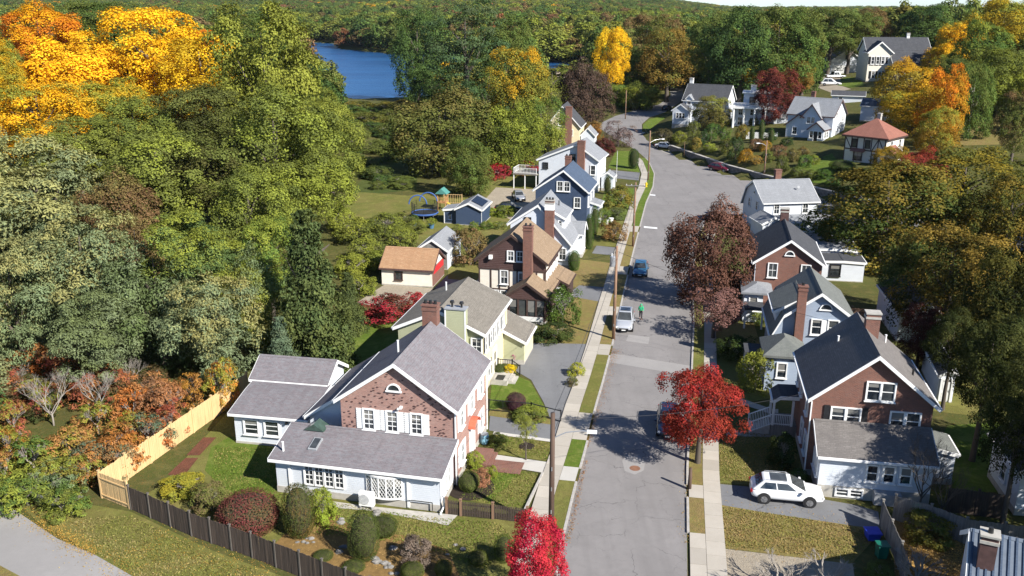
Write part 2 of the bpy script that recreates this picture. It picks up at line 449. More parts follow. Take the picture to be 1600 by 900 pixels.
M = dict(
    white=plain('white paint', (0.72, 0.72, 0.70), 0.5, 0.05),
    trim=plain('white trim', (0.76, 0.76, 0.74), 0.5, 0.04),
    black=plain('black paint', (0.02, 0.02, 0.022), 0.4, 0.2),
    dark_metal=plain('dark metal', (0.03, 0.03, 0.03), 0.4, 0.2, metal=0.3),
    steel=plain('galvanised steel', (0.45, 0.46, 0.47), 0.4, 0.15, metal=0.6),
    grey=plain('grey paint', (0.30, 0.31, 0.32), 0.5, 0.1),
    glass=glass_mat('window glass'),
    white_siding=siding('white siding', (0.64, 0.675, 0.72)),
    pale_siding=siding('pale blue white siding', (0.66, 0.70, 0.76)),
    greyblue_siding=siding('grey blue siding', (0.30, 0.36, 0.45)),
    navy_siding=siding('navy siding', (0.035, 0.06, 0.115)),
    olive_siding=siding('olive siding', (0.38, 0.39, 0.25)),
    cream_siding=siding('cream siding', (0.70, 0.62, 0.40)),
    brown_siding=siding('brown siding', (0.085, 0.045, 0.04), 0.2, 0.2),
    stucco=plain('cream stucco', (0.72, 0.66, 0.56), 0.9, 0.06),
    timber=plain('brown timber', (0.055, 0.032, 0.026), 0.8, 0.2),
    brick_pink=brick_mat('weathered pink brick', (0.235, 0.112, 0.088), (0.32, 0.18, 0.145), (0.36, 0.29, 0.25)),
    brick_red=brick_mat('red brick', (0.125, 0.046, 0.031), (0.175, 0.072, 0.048), (0.20, 0.15, 0.125)),
    brick_dark=plain('dark clinker brick', (0.085, 0.045, 0.04), 0.9, 0.3),
    concrete=plain('concrete', (0.38, 0.36, 0.32), 0.9, 0.15),
    sh_mauve=shingle('mauve grey shingles', [(0.165, 0.147, 0.156), (0.215, 0.19, 0.198), (0.20, 0.21, 0.222)]),
    sh_olive=shingle('olive grey shingles', [(0.17, 0.155, 0.13), (0.21, 0.19, 0.16), (0.24, 0.215, 0.18)]),
    sh_brown=shingle('tan brown shingles', [(0.25, 0.18, 0.115), (0.31, 0.225, 0.15), (0.22, 0.15, 0.09)]),
    sh_orange=shingle('orange tan shingles', [(0.34, 0.20, 0.11), (0.42, 0.26, 0.15), (0.30, 0.16, 0.085)]),
    sh_grey=shingle('pale grey shingles', [(0.23, 0.24, 0.255), (0.28, 0.29, 0.305), (0.20, 0.21, 0.225)]),
    sh_dark=shingle('charcoal shingles', [(0.055, 0.058, 0.065), (0.075, 0.078, 0.085), (0.09, 0.09, 0.095)]),
    sh_black=shingle('black brown shingles', [(0.15, 0.137, 0.128), (0.19, 0.175, 0.163), (0.125, 0.115, 0.11)]),
    sh_green=shingle('grey green shingles', [(0.13, 0.14, 0.13), (0.17, 0.18, 0.165), (0.15, 0.155, 0.15)]),
    sh_navy=shingle('blue grey shingles', [(0.06, 0.085, 0.13), (0.08, 0.11, 0.16), (0.07, 0.095, 0.14)]),
    sh_red=shingle('dull red shingles', [(0.26, 0.115, 0.085), (0.31, 0.14, 0.10), (0.24, 0.10, 0.08)]),
    asphalt=asphalt_mat('road asphalt', (0.212, 0.200, 0.193)),
    asphalt2=asphalt_mat('driveway asphalt', (0.165, 0.167, 0.172)),
    asphalt_light=asphalt_mat('pale patched asphalt', (0.27, 0.258, 0.247), False),
    slab=slab_mat('pavement concrete', (0.40, 0.365, 0.31)),
    slab_white=slab_mat('new concrete', (0.50, 0.48, 0.44)),
    granite=plain('granite kerb', (0.36, 0.34, 0.31), 0.85, 0.2, 4),
    stone=plain('grey field stone', (0.20, 0.19, 0.175), 0.9, 0.35, 2.5),
    lawn=ground_mat('mown lawn', (0.12, 0.145, 0.028), (0.215, 0.175, 0.062), (0.165, 0.16, 0.045)),
    lawn_green=ground_mat('green lawn', (0.085, 0.15, 0.016), (0.115, 0.165, 0.024), (0.15, 0.165, 0.04)),
    lawn_dry=ground_mat('dry lawn', (0.22, 0.175, 0.062), (0.26, 0.185, 0.08), (0.16, 0.155, 0.042), leafs=(0.33, 0.19, 0.06)),
    earth=ground_mat('woodland floor', (0.085, 0.085, 0.028), (0.085, 0.105, 0.024), (0.12, 0.10, 0.036), leafs=(0.22, 0.11, 0.03)),
    leafy=ground_mat('ground under fallen leaves', (0.24, 0.15, 0.055), (0.30, 0.19, 0.07), (0.16, 0.10, 0.04), leafs=(0.5, 0.32, 0.12)),
    gravel=ground_mat('sandy gravel', (0.36, 0.31, 0.235), (0.40, 0.34, 0.26), (0.30, 0.26, 0.2)),
    mulch=ground_mat('red mulch', (0.16, 0.065, 0.04), (0.20, 0.08, 0.05), (0.10, 0.05, 0.03), 1.0),
    dark_mulch=ground_mat('dark mulch', (0.035, 0.026, 0.02), (0.05, 0.04, 0.03), (0.03, 0.022, 0.018)),
    sand=plain('lake sand', (0.50, 0.40, 0.28), 0.95, 0.1),
    tan_wood=wood_mat('new tan fence wood', (0.62, 0.42, 0.20), 0.12),
    dark_wood=wood_mat('dark weathered wood', (0.068, 0.048, 0.036), 0.35),
    grey_wood=wood_mat('grey weathered wood', (0.20, 0.185, 0.165), 0.3),
    pole_wood=wood_mat('utility pole wood', (0.22, 0.13, 0.08), 0.25),
    dark_pole=wood_mat('dark pole wood', (0.085, 0.052, 0.036), 0.3),
    bark=wood_mat('tree bark', (0.085, 0.068, 0.052), 0.35),
    pale_bark=wood_mat('pale bark', (0.28, 0.25, 0.215), 0.25),
    play_wood=plain('cedar wood', (0.42, 0.22, 0.09), 0.8, 0.2),
    leaf=leaf_mat('tree leaves'),
    far_leaf=leaf_mat('distant leaves', True),
    water=water_mat(),
)
HAZE = 0.00003
# ---------------------------------------------------------------- the setting: ground, lake, roads, pavements
def axis(near0, near1, step, far0, far1, grow):
    a = list(np.arange(near0, near1 + .01, step)); s = step; v = a[-1]
    while v < far1: s *= grow; v += s; a.append(v)
    s = step; v = a[0]; lo = []
    while v > far0: s *= grow; v -= s; lo.append(v)
    return lo[::-1] + a
def build_ground():
    xs = axis(-100, 120, 2.5, -2600, 2600, 1.11); ys = axis(25, 330, 2.5, 5, 330, 1.2)
    s = 2.5; v = ys[-1]
    while v < 4200: s = min(s * 1.05, 120) if v > 760 else min(s * 1.05, 5.0); v += s; ys.append(v)
    V = [(x, y, hgt(x, y)) for y in ys for x in xs]; n = len(xs)
    F = [(j * n + i, j * n + i + 1, (j + 1) * n + i + 1, (j + 1) * n + i) for j in range(len(ys) - 1) for i in range(n - 1)]
    me = bpy.data.meshes.new('ground'); me.from_pydata(V, [], F); me.materials.append(M['earth'])
    me.polygons.foreach_set('use_smooth', [True] * len(F))
    o = link('ground', me); o['kind'] = 'structure'
build_ground()
def struct(name, mb, mat):
    o = mb.build(name, mat); o['kind'] = 'structure'; return o
def sheet(name, poly, z, mat, kind='structure'):
    mb = MB()
    if sum(poly[i - 1][0] * poly[i][1] - poly[i][0] * poly[i - 1][1] for i in range(len(poly))) < 0: poly = poly[::-1]
    for t in tessellate_polygon([[Vector((x, y, 0)) for x, y in poly]]):
        a, b, c = [poly[i] for i in t]
        if (b[0] - a[0]) * (c[1] - a[1]) - (b[1] - a[1]) * (c[0] - a[0]) < 0: b, c = c, b
        mb.face([(p[0], p[1], z) for p in (a, b, c)])
    return struct(name, mb, mat)
def PX(*l): return [pt0(a, b) for a, b in l]
o = sheet('lake', [(-190, 280), (150, 280), (150, 780), (-260, 780)], LAKE_Z, M['water'])
sheet('beach', [pt0(*p) for p in ((866, 118), (872, 108), (905, 104), (935, 108), (930, 122), (890, 126))], 0.012, M['sand'])

# road edges in the ground plane
L_EDGE = PX((862, 975), (870, 905), (878, 855), (900, 762), (918, 697), (931, 640), (944, 595), (956, 548), (972, 474), (989, 400), (1003, 345), (1010, 318), (1021, 292), (1023, 272), (1014, 252), (998, 238), (974, 222), (946, 207), (934, 198), (943, 190), (962, 181), (998, 171), (1030, 163), (1048, 150), (1046, 130))
R_EDGE = PX((1074, 975), (1074, 900), (1073, 815), (1072, 740), (1076, 650), (1080, 570), (1083, 500)) + [(19.6, 92.0), (23.0, 109.0), (26.2, 123.0), (29.5, 133.0), (36.0, 137.6), (44.0, 136.6), (52.0, 130.0), (62.0, 120.0), (92.0, 101.0)]
far_side = [(93.5, 109.5), (65.0, 129.0), (54.8, 142.0), (49.4, 153.8), (45.2, 162.4), (40.6, 173.2), (33.6, 198.2), (32.3, 216.0)] + PX((1003, 206), (1003, 194), (1014, 184), (1040, 175), (1065, 158), (1070, 130))
sheet('road', L_EDGE + far_side[::-1] + R_EDGE[::-1], 0.012, M['asphalt'])
sheet('road_patch', PX((955, 552), (1080, 572), (1079, 588), (951, 566)), 0.017, M['asphalt_light'])
sheet('road_patch', PX((982, 523), (1015, 527), (1013, 538), (978, 533)), 0.017, M['asphalt_light'])
sheet('road_patch', PX((972, 720), (980, 712), (998, 712), (1008, 722), (1006, 735), (992, 742), (976, 736)), 0.017, M['asphalt_light'])
sheet('stop_line', PX((1006, 353.5), (1027, 355.5), (1027, 358), (1006, 356)), 0.018, M['white'])
sheet('stop_line', PX((1014, 303.5), (1024, 304.3), (1024, 306), (1014, 305.2)), 0.018, M['white'])
sheet('cross_street_far_verge', [(32.6, 218), (33.7, 199.2)] + [(p[0] - .25, p[1] - .1) for p in WALL[4:9]] + [(65.2, 129.3), (54.9, 142.2), (49.5, 154.0), (45.3, 162.6), (40.7, 173.4), (33.4, 198.4)], 0.016, M['slab'])
sheet('hill_road', PX((1003, 212), (1003, 206), (1018, 209), (1050, 236), (1047, 238), (1016, 213)), 0.02, M['slab'])
sheet('road_island', PX((1005, 203), (1004, 196), (1014, 187), (1034, 182), (1048, 186), (1040, 197), (1020, 206)), 0.10, M['lawn_green'])
sheet('lower_road', PX((-260, 700), (-60, 752), (20, 795), (90, 842), (160, 872), (222, 910), (310, 1010), (-300, 1010)), 0.012, M['asphalt_light'])
sheet('lower_road_gutter', PX((-120, 826), (0, 884), (52, 912), (120, 960), (90, 965), (40, 925), (-20, 888), (-130, 836)), 0.03, M['lawn_dry'])

class Path:
    def __init__(self, pts):
        self.p = [Vector(p) for p in pts]; self.s = [0]
        for a, b in zip(self.p[:-1], self.p[1:]): self.s.append(self.s[-1] + (b - a).length)
    def at(self, s, off=0.0):
        s = min(max(s, 0), self.s[-1] - 1e-4)
        for i in range(len(self.p) - 1):
            if s <= self.s[i + 1]: break
        def tang(j):
            a = self.p[max(j - 1, 0)]; b = self.p[min(j + 1, len(self.p) - 1)]; return (b - a).normalized()
        t = (s - self.s[i]) / max(1e-6, self.s[i + 1] - self.s[i])
        q = self.p[i].lerp(self.p[i + 1], t); d = tang(i).lerp(tang(i + 1), t).normalized()
        return q + Vector((-d.y, d.x)) * off
    def near(self, y):
        return min(np.arange(0, self.s[-1], 0.25), key=lambda s: abs(self.at(s).y - y))
LP = Path(L_EDGE[:16]); RP = Path(R_EDGE[:11])
def strip(path, s0, s1, a, b, z0, z1, mb=None, step=2.0):
    mb = mb or MB(); n = max(1, int((s1 - s0) / step)); base = len(mb.v)
    for i in range(n + 1):
        s = s0 + (s1 - s0) * i / n; p = path.at(s, a); q = path.at(s, b)
        mb.v += [(p.x, p.y, z0), (p.x, p.y, z1), (q.x, q.y, z1), (q.x, q.y, z0)]
    sg = 1 if b > a else -1
    for i in range(n):
        k = base + 4 * i
        for e in range(3):
            f = (k + e, k + e + 1, k + e + 5, k + e + 4); mb.f.append(f if sg < 0 else f[::-1])
    for k in (base, base + 4 * n): mb.f.append((k, k + 1, k + 2, k + 3))
    return mb
def paving(path, s0, s1, a, b, name, mat, step, label=None):
    bed = strip(path, s0, s1, a, b, 0.0, 0.085)
    root = bed.build(name, M['earth']); root['kind'] = 'structure'
    s = s0
    while s < s1 - 0.3:
        e = min(s + step, s1); dz = random.uniform(0.108, 0.122)
        p = [path.at(s + .018, a), path.at(s + .018, b), path.at(e - .018, b), path.at(e - .018, a)]
        mb = MB(); mb.slab2d([(q.x, q.y) for q in (p if b < a else p[::-1])], 0.05, dz)
        mb.build('slab', mat, root); s = e
    return root
sL0, sL1 = 0.5, LP.s[-1] - 8
paving(LP, sL0, sL1, 1.30, 2.55, 'pavement', M['slab'], 1.5)
sR1 = RP.near(131.0)
paving(RP, 0.5, sR1, -1.15, -2.30, 'pavement', M['slab'], 1.5)
def kerb(path, segs, sg):
    mb = MB()
    for s0, s1 in segs: strip(path, s0, s1, 0.0, 0.16 * sg, 0.0, 0.13, mb)
    return struct('kerb', mb, M['granite'])
def ys(path, *l): return [path.near(v) for v in l]
# aprons (driveway crossings) interrupt the verge
apL = [(55.2, 57.2), (61.3, 66.0), (78.5, 81.3), (89.5, 92.5), (104.5, 108.0), (125.5, 129.0)]
apR = [(44.0, 49.0), (53.2, 54.9), (70.0, 72.5), (96, 99)]
def verges(path, aps, s_end, sg, a, b, mats):
    edges = [path.near(0)] if False else [0.5]
    for y0, y1 in aps: edges += [path.near(y0), path.near(y1)]
    edges.append(s_end)
    for i in range(0, len(edges) - 1):
        s0, s1 = edges[i], edges[i + 1]
        if s1 - s0 < .4: continue
        if i % 2 == 0:
            struct('verge', strip(path, s0, s1, 0.16 * sg, a * sg, 0.0, 0.115), mats[i // 2 % len(mats)])
        else:
            root = strip(path, s0, s1, 0.17 * sg, a * sg, 0.0, 0.085).build('apron', M['earth']); root['kind'] = 'structure'
            n = max(1, round((s1 - s0) / 1.6))
            for k in range(n):
                e0 = s0 + (s1 - s0) * k / n; e1 = s0 + (s1 - s0) * (k + 1) / n
                q = [path.at(e0 + .02, .17 * sg), path.at(e0 + .02, a * sg), path.at(e1 - .02, a * sg), path.at(e1 - .02, .17 * sg)]
                mb = MB(); mb.slab2d([(v.x, v.y) for v in (q if sg < 0 else q[::-1])], 0.05, 0.112)
                mb.build('slab', M['slab_white'] if i == 1 and sg > 0 else M['slab'], root)
    kerb(path, [(edges[i] + .01, edges[i + 1] - .01) for i in range(0, len(edges) - 1, 2)], sg)
verges(LP, apL, sL1, 1, 1.28, 0, [M['lawn'], M['lawn_green'], M['lawn'], M['lawn_dry'], M['lawn_dry'], M['lawn_dry'], M['lawn_green']])
verges(RP, apR, sR1, -1, 1.13, 0, [M['lawn_dry'], M['lawn_dry'], M['lawn_dry'], M['lawn'], M['lawn_dry']])
# lawns, drives and beds as thin sheets
def px_sheet(name, z, mat, *l): return sheet(name, PX(*l), z, mat)
px_sheet('lawn', 0.020, M['lawn'], (150, 790), (205, 800), (330, 860), (480, 915), (700, 985), (300, 1010), (215, 905), (150, 868), (60, 815), (30, 790))
px_sheet('lawn', 0.024, M['lawn'], (205, 790), (255, 755), (385, 612), (420, 640), (440, 745), (640, 800), (770, 812), (823, 800), (800, 975), (560, 905), (400, 850))
px_sheet('lawn', 0.030, M['lawn_green'], (330, 700), (360, 682), (425, 700), (440, 760), (400, 790), (345, 760), (320, 735))
px_sheet('mulch_bed', 0.034, M['mulch'], (262, 742), (290, 716), (310, 716), (286, 746))
px_sheet('mulch_bed', 0.034, M['mulch'], (291, 712), (318, 684), (338, 684), (312, 712))
px_sheet('rock_garden_bed', 0.034, M['leafy'], (430, 850), (470, 810), (520, 800), (560, 830), (640, 838), (700, 860), (720, 905), (640, 925), (520, 895))
px_sheet('concrete_footing', 0.05, M['concrete'], (505, 782), (560, 790), (715, 806), (700, 822), (590, 800), (510, 793))
px_sheet('lawn', 0.024, M['lawn'], (714, 778), (760, 728), (848, 742), (820, 800))
px_sheet('lawn', 0.030, M['lawn_green'], (742, 776), (768, 734), (808, 740), (792, 762), (765, 782))
px_sheet('garden_path', 0.06, M['slab_white'], (766, 726), (772, 711), (862, 724), (856, 741))
px_sheet('lawn', 0.024, M['lawn'], (760, 703), (772, 676), (866, 690), (862, 722), (772, 709))
px_sheet('driveway', 0.028, M['asphalt2'], (764, 673), (766, 646), (880, 658), (868, 690))
px_sheet('driveway_kerb', 0.05, M['slab_white'], (770, 679), (772, 675), (868, 688), (866, 692))
px_sheet('lawn', 0.024, M['lawn_green'], (764, 648), (768, 600), (800, 584), (828, 596), (850, 634), (856, 655))
px_sheet('planting_strip', 0.030, M['lawn_dry'], (764, 642), (790, 636), (850, 648), (868, 656), (862, 664), (764, 650))
px_sheet('driveway', 0.026, M['asphalt2'], (832, 536), (926, 538), (900, 600), (890, 660), (862, 660), (850, 630), (830, 594), (806, 580))
px_sheet('lawn', 0.022, M['lawn_dry'], (830, 536), (905, 462), (946, 470), (928, 538))
px_sheet('lawn', 0.022, M['lawn_dry'], (880, 450), (905, 405), (960, 412), (952, 448))
px_sheet('driveway', 0.025, M['asphalt2'], (885, 462), (905, 446), (955, 450), (950, 474))
px_sheet('driveway', 0.025, M['asphalt2'], (925, 396), (932, 384), (972, 388), (966, 400))
px_sheet('lawn', 0.022, M['lawn'], (905, 405), (940, 340), (985, 345), (968, 386), (925, 384))
px_sheet('lawn', 0.022, M['lawn_green'], (930, 345), (948, 290), (1002, 296), (985, 345))
px_sheet('driveway', 0.026, M['asphalt2'], (956, 266), (1000, 270), (998, 282), (952, 278))
px_sheet('lawn', 0.022, M['lawn_green'], (950, 262), (962, 236), (985, 236), (1008, 262), (1002, 270))
px_sheet('lawn', 0.022, M['lawn_green'], (440, 610), (520, 512), (600, 506), (640, 470), (640, 530), (560, 600), (480, 640))
px_sheet('gravel_yard', 0.022, M['gravel'], (556, 474), (602, 444), (690, 452), (660, 472), (600, 480))
px_sheet('driveway', 0.022, M['asphalt2'], (676, 452), (704, 426), (760, 430), (735, 470), (665, 480))
px_sheet('lawn', 0.020, M['lawn'], (536, 312), (560, 300), (640, 306), (700, 290), (800, 262), (850, 262), (830, 300), (790, 360), (720, 400), (690, 395), (640, 375), (545, 338))
px_sheet('lawn', 0.024, M['lawn'], (700, 392), (790, 356), (745, 440), (700, 436))
px_sheet('driveway', 0.026, M['gravel'], (752, 318), (775, 293), (838, 296), (850, 330), (800, 345))
px_sheet('meadow', 0.016, ground_mat('rough marsh grass', (0.05, 0.08, 0.02), (0.10, 0.11, 0.03), (0.07, 0.09, 0.022), 0.12), (505, 306), (520, 262), (540, 215), (560, 185), (570, 163), (600, 159), (640, 160), (650, 200), (655, 250), (650, 296), (590, 303))
# right of the street
px_sheet('lawn', 0.020, M['lawn_dry'], (1119, 786), (1200, 798), (1300, 815), (1378, 830), (1330, 882), (1126, 856))
px_sheet('driveway', 0.022, M['asphalt2'], (1119, 756), (1180, 762), (1340, 790), (1372, 800), (1376, 828), (1200, 802), (1119, 788))
px_sheet('gravel_drive', 0.022, M['gravel'], (1126, 857), (1332, 882), (1340, 930), (1130, 930))
px_sheet('lawn', 0.020, M['lawn'], (1119, 700), (1150, 668), (1240, 672), (1260, 765), (1119, 754))
px_sheet('lawn', 0.020, M['lawn'], (1108, 610), (1112, 545), (1190, 545), (1206, 622), (1150, 632))
px_sheet('garden_path', 0.05, M['slab'], (1110, 606), (1206, 640), (1206, 648), (1110, 616))
px_sheet('garden_path', 0.05, M['slab'], (1135, 672), (1200, 676), (1205, 662), (1200, 640), (1216, 640), (1216, 684), (1135, 682))
px_sheet('lawn', 0.020, M['lawn_dry'], (1110, 540), (1110, 505), (1178, 505), (1188, 540))
px_sheet('lawn', 0.020, M['lawn_green'], (1465, 700), (1480, 665), (1560, 660), (1640, 690), (1600, 770), (1480, 768))
px_sheet('leaf_strewn_yard', 0.018, M['leafy'], (1395, 812), (1530, 830), (1530, 960), (1400, 960))
px_sheet('lawn', 0.018, M['lawn'], (1440, 640), (1460, 596), (1600, 600), (1600, 660))
px_sheet('lawn', 0.018, M['lawn'], (1272, 382), (1276, 345), (1330, 352), (1400, 378), (1340, 400))
# hillside lawn and drive
def hill_sheet(name, mat, dz, *l):
    mb = MB(); P = [pt(a, b) for a, b in l]; cx = sum(p[0] for p in P) / len(P); cy = sum(p[1] for p in P) / len(P)
    for i in range(len(P)):
        a, b = P[i - 1], P[i]
        for k in range(6):
            t0, t1 = k / 6, (k + 1) / 6
            q = [(cx + (p[0] - cx) * t, cy + (p[1] - cy) * t) for p, t in ((a, t0), (a, t1), (b, t1), (b, t0))]
            if k == 0: q = q[1:]
            v = [(x, y, hgt(x, y) + dz) for x, y in q]
            n = (Vector(v[1]) - Vector(v[0])).cross(Vector(v[2]) - Vector(v[0])).z
            mb.face(v if n > 0 else v[::-1])
    return struct(name, mb, mat)
hill_sheet('hill_lawn', M['lawn_green'], 0.06, (1308, 134), (1318, 122), (1345, 122), (1350, 134), (1330, 138))
hill_sheet('hill_driveway', M['gravel'], 0.05, (1278, 138), (1288, 118), (1312, 118), (1316, 136), (1330, 140), (1300, 146))
hill_sheet('hill_lawn', M['lawn_green'], 0.05, (1248, 258), (1300, 240), (1315, 262), (1300, 288), (1270, 286))
hill_sheet('hill_lawn', M['lawn_dry'], 0.05, (1500, 205), (1600, 180), (1600, 225), (1500, 228))
# ---------------------------------------------------------------- houses
class Block:
    """One rectangular volume of a house in the house's own frame. profile = [(u, z)] of the roof's top across the
    gable; axis = direction of the ridge. Adds 'wall', 'roof', 'roof_trim', 'foundation' parts to the house."""
    def __init__(s, root, W, D, prof, axis='y', o=(0, 0), z=0.0, wall=None, roof=None, trim=None, ins=0.35, gable=None, gz=None, found=0.45,
                 gutter=True, th=0.2, wallname='wall', open_back=False):
        s.root, s.W, s.D, s.o, s.z, s.ins = root, W, D, o, z, ins
        trim = trim or M['trim']
        span, run = (W, D) if axis == 'y' else (D, W)
        def off(mb): mb.v = [(x + o[0], y + o[1], zz + z) for x, y, zz in mb.v]; return mb
        # roof slab
        top = list(prof); bot = [(u, zz - th) for u, zz in prof]
        mb = MB()
        for i in range(len(prof) - 1):
            a, b = prof[i], prof[i + 1]
            mb.extr([(a[0], a[1] - th), (b[0], b[1] - th), (b[0], b[1]), (a[0], a[1])], axis, 0, run)
        # overlap at ridge is avoided: each plane is its own prism meeting at the shared vertical seam
        s.roof = off(mb).build('roof', roof, root)
        # ridge cap
        for i in range(1, len(prof) - 1):
            if prof[i][1] >= max(p[1] for p in prof) - 1e-6:
                u, zz = prof[i]; mb = MB(); l = []
                for sg in (-1, 1):
                    nb = prof[i + sg]; k = 0.16 / max(0.2, abs(nb[0] - u)); l.append((u + (nb[0] - u) * k, zz + (nb[1] - zz) * k))
                mb.extr([(l[0][0], l[0][1] + .005), (l[1][0], l[1][1] + .005), (l[1][0], l[1][1] + .035), (u, zz + .045), (l[0][0], l[0][1] + .035)], axis, 0.02, run - 0.02)
                off(mb).build('ridge_cap', roof, s.roof)
        # rake boards and eaves
        mb = MB()
        for r0, r1 in ((-0.05, -0.004), (run + 0.004, run + 0.05)):
            for i in range(len(prof) - 1):
                a, b = prof[i], prof[i + 1]
                mb.extr([(a[0], a[1] - .30), (b[0], b[1] - .30), (b[0], b[1] - .015), (a[0], a[1] - .015)], axis, r0, r1)
        for u, zz, sg in ((prof[0][0], prof[0][1], -1), (prof[-1][0], prof[-1][1], 1)):
            if gutter:
                mb.extr([(u + sg * .004, zz - .22), (u + sg * .13, zz - .20), (u + sg * .13, zz - .06), (u + sg * .004, zz - .05)] if sg > 0 else
                        [(u - .13, zz - .20), (u - .004, zz - .22), (u - .004, zz - .05), (u - .13, zz - .06)], axis, 0.02, run - 0.02)
        off(mb).build('roof_trim', trim, root)
        # walls
        def zat(u):
            for (a, za), (b, zb) in zip(prof[:-1], prof[1:]):
                if a <= u <= b: return za + (zb - za) * (u - a) / max(1e-6, b - a)
            return prof[-1][1]
        lo, hi = ins, span - ins
        pts = [(lo, 0.0), (hi, 0.0), (hi, zat(hi) - th - .005)]
        for u, zz in prof[::-1]:
            if lo < u < hi: pts.append((u, zz - th - .005))
        pts.append((lo, zat(lo) - th - .005))
        mb = MB(); mb.extr(pts, axis, ins, run - ins)
        s.wall = off(mb).build(wallname, wall, root)
        if gable is not None:       # gable end of another material: a skin 3 cm proud of the wall above gz
            gp = [(lo + .0, gz), (hi - .0, gz), (hi, max(gz, zat(hi) - th - .01))] + [(u, zz - th - .01) for u, zz in prof[::-1] if lo < u < hi] + [(lo, max(gz, zat(lo) - th - .01))]
            mb = MB(); mb.extr(gp, axis, ins - .035, ins - .003); off(mb).build('gable', gable, root)
        if found:
            mb = MB()
            x0, x1, y0, y1 = ins, W - ins, ins, D - ins
            mb.box(((x0 + x1) / 2, (y0 + y1) / 2, found / 2 - .3), (x1 - x0 + .05, y1 - y0 + .05, found + .6)); off(mb).build('foundation', M['concrete'], root)
    def frame(s, side, ins=None):
        i = s.ins if ins is None else ins
        x0, y0 = s.o
        return {'front': ((x0 + i, y0 + i), 0.0), 'right': ((x0 + s.W - i, y0 + i), math.pi / 2),
                'back': ((x0 + s.W - i, y0 + s.D - i), math.pi), 'left': ((x0 + i, y0 + s.D - i), -math.pi / 2)}[side]
    def place(s, o, side, u, z, out=0.0):
        (x, y), a = s.frame(side)
        o.parent = s.root; o.rotation_euler = (0, 0, a)
        o.location = (x + math.cos(a) * u + math.sin(a) * out, y + math.sin(a) * u - math.cos(a) * out, s.z + z)
        return o
_wc = {}
def win(b, side, u, z, w=0.85, h=1.4, nx=1, ny=2, col='trim', shutter=None, sill=True, out=0.0, mat_pane='glass'):
    "u = centre along the wall, z = sill height. A window with frame, pane, sash bars and maybe two shutters"
    key = (round(w, 2), round(h, 2), nx, ny, col, sill)
    if key not in _wc:
        f = MB(); t = 0.09
        f.box((-w / 2 - t / 2, -.05, h / 2), (t, .12, h + 2 * t)); f.box((w / 2 + t / 2, -.05, h / 2), (t, .12, h + 2 * t))
        f.box((0, -.05, h + t / 2), (w, .115, t)); f.box((0, -.05, -t / 2), (w, .115, t))
        if sill: f.box((0, -.10, -t - .025), (w + 2 * t + .12, .20, .05))
        p = MB(); p.box((0, -.018, h / 2), (w - .002, .02, h - .002))
        g = MB()
        for i in range(1, nx): g.box((-w / 2 + w * i / nx, -.042, h / 2), (.035, .024, h))
        for j in range(1, ny): g.box((0, -.046, h * j / ny), (w - .004, .03, .05))
        for sx in (-1, 1): g.box((sx * (w / 2 - .02), -.048, h / 2), (.04, .03, h - .01))
        _wc[key] = (f.mesh('window', M[col]), p.mesh('pane', M['glass']), g.mesh('sash', M[col]) if g.v else None)
    me = _wc[key]
    o = link('window', me[0]); b.place(o, side, u, z, out)
    link('pane', me[1], o)
    if me[2]: link('sash', me[2], o)
    if shutter:
        k = ('sh', round(h, 2), shutter)
        if k not in _wc:
            m = MB(); m.box((0, -.03, h / 2), (.42, .05, h + .1))
            for j in range(9): m.box((0, -.06, .1 + (h - .2) * j / 8), (.34, .022, .05))
            _wc[k] = m.mesh('shutter', M[shutter])
        for sg in (-1, 1):
            c = link('shutter', _wc[k], o); c.location = (sg * (w / 2 + .33), 0, 0)
    return o
def door(b, side, u, z=0.3, w=0.95, h=2.1, col='trim', leafcol='white'):
    f = MB()
    for sg in (-1, 1): f.box((sg * (w / 2 + .07), -.05, h / 2), (.14, .14, h))
    f.box((0, -.05, h + .08), (w + .28, .14, .16))
    o = f.build('door', M[col]); b.place(o, side, u, z)
    l = MB(); l.box((0, -.02, h / 2), (w - .002, .04, h - .002))
    for j in range(2):
        for sg in (-1, 1): l.box((sg * w * .23, -.05, .45 + j * .95), (w * .34, .02, .7))
    l.build('door_leaf', M[leafcol], o)
    k = MB(); k.box((w * .4, -.08, 1.0), (.05, .08, .05)); k.build('handle', M['steel'], o)
    return o
def chimney(root, c, s, z0, z1, mat=None, cap='concrete', pots=2, white_top=0.0):
    o = MB().box((c[0], c[1], (z0 + z1) / 2), (s[0], s[1], z1 - z0)).build('chimney', mat or M['brick_red'], root)
    m = MB(); m.box((c[0], c[1], z1 - .28), (s[0] + .10, s[1] + .10, .16)); m.box((c[0], c[1], z1 + .05), (s[0] + .14, s[1] + .14, .10)); m.build('cap', M[cap], o)
    if white_top: MB().box((c[0], c[1], z1 - .42 - white_top / 2), (s[0] + .03, s[1] + .03, white_top)).build('whitewashed_top', M['white'], o)
    for i in range(pots):
        t = (i + .5) / pots - .5; ax = s[0] >= s[1]
        MB().tube([(c[0] + (t * s[0] if ax else 0), c[1] + (0 if ax else t * s[1]), z1 + .10), (c[0] + (t * s[0] if ax else 0), c[1] + (0 if ax else t * s[1]), z1 + .38)], [.13, .11], 8).build('chimney_pot', M['brick_red'] if mat is None else M['dark_metal'], o)
    return o
def vent(root, x, y, z, h=.6, mat='trim'):
    m = MB(); m.tube([(x, y, z - .3), (x, y, z + h)], .07, 8); m.tube([(x, y, z + h), (x, y, z + h + .05)], .09, 8)
    return m.build('vent_pipe', M[mat], root)
def downspout(root, x, y, z0, z1, mat='trim'):
    m = MB(); m.box((x, y, (z0 + z1) / 2), (.09, .09, z1 - z0)); return m.build('downspout', M[mat], root)
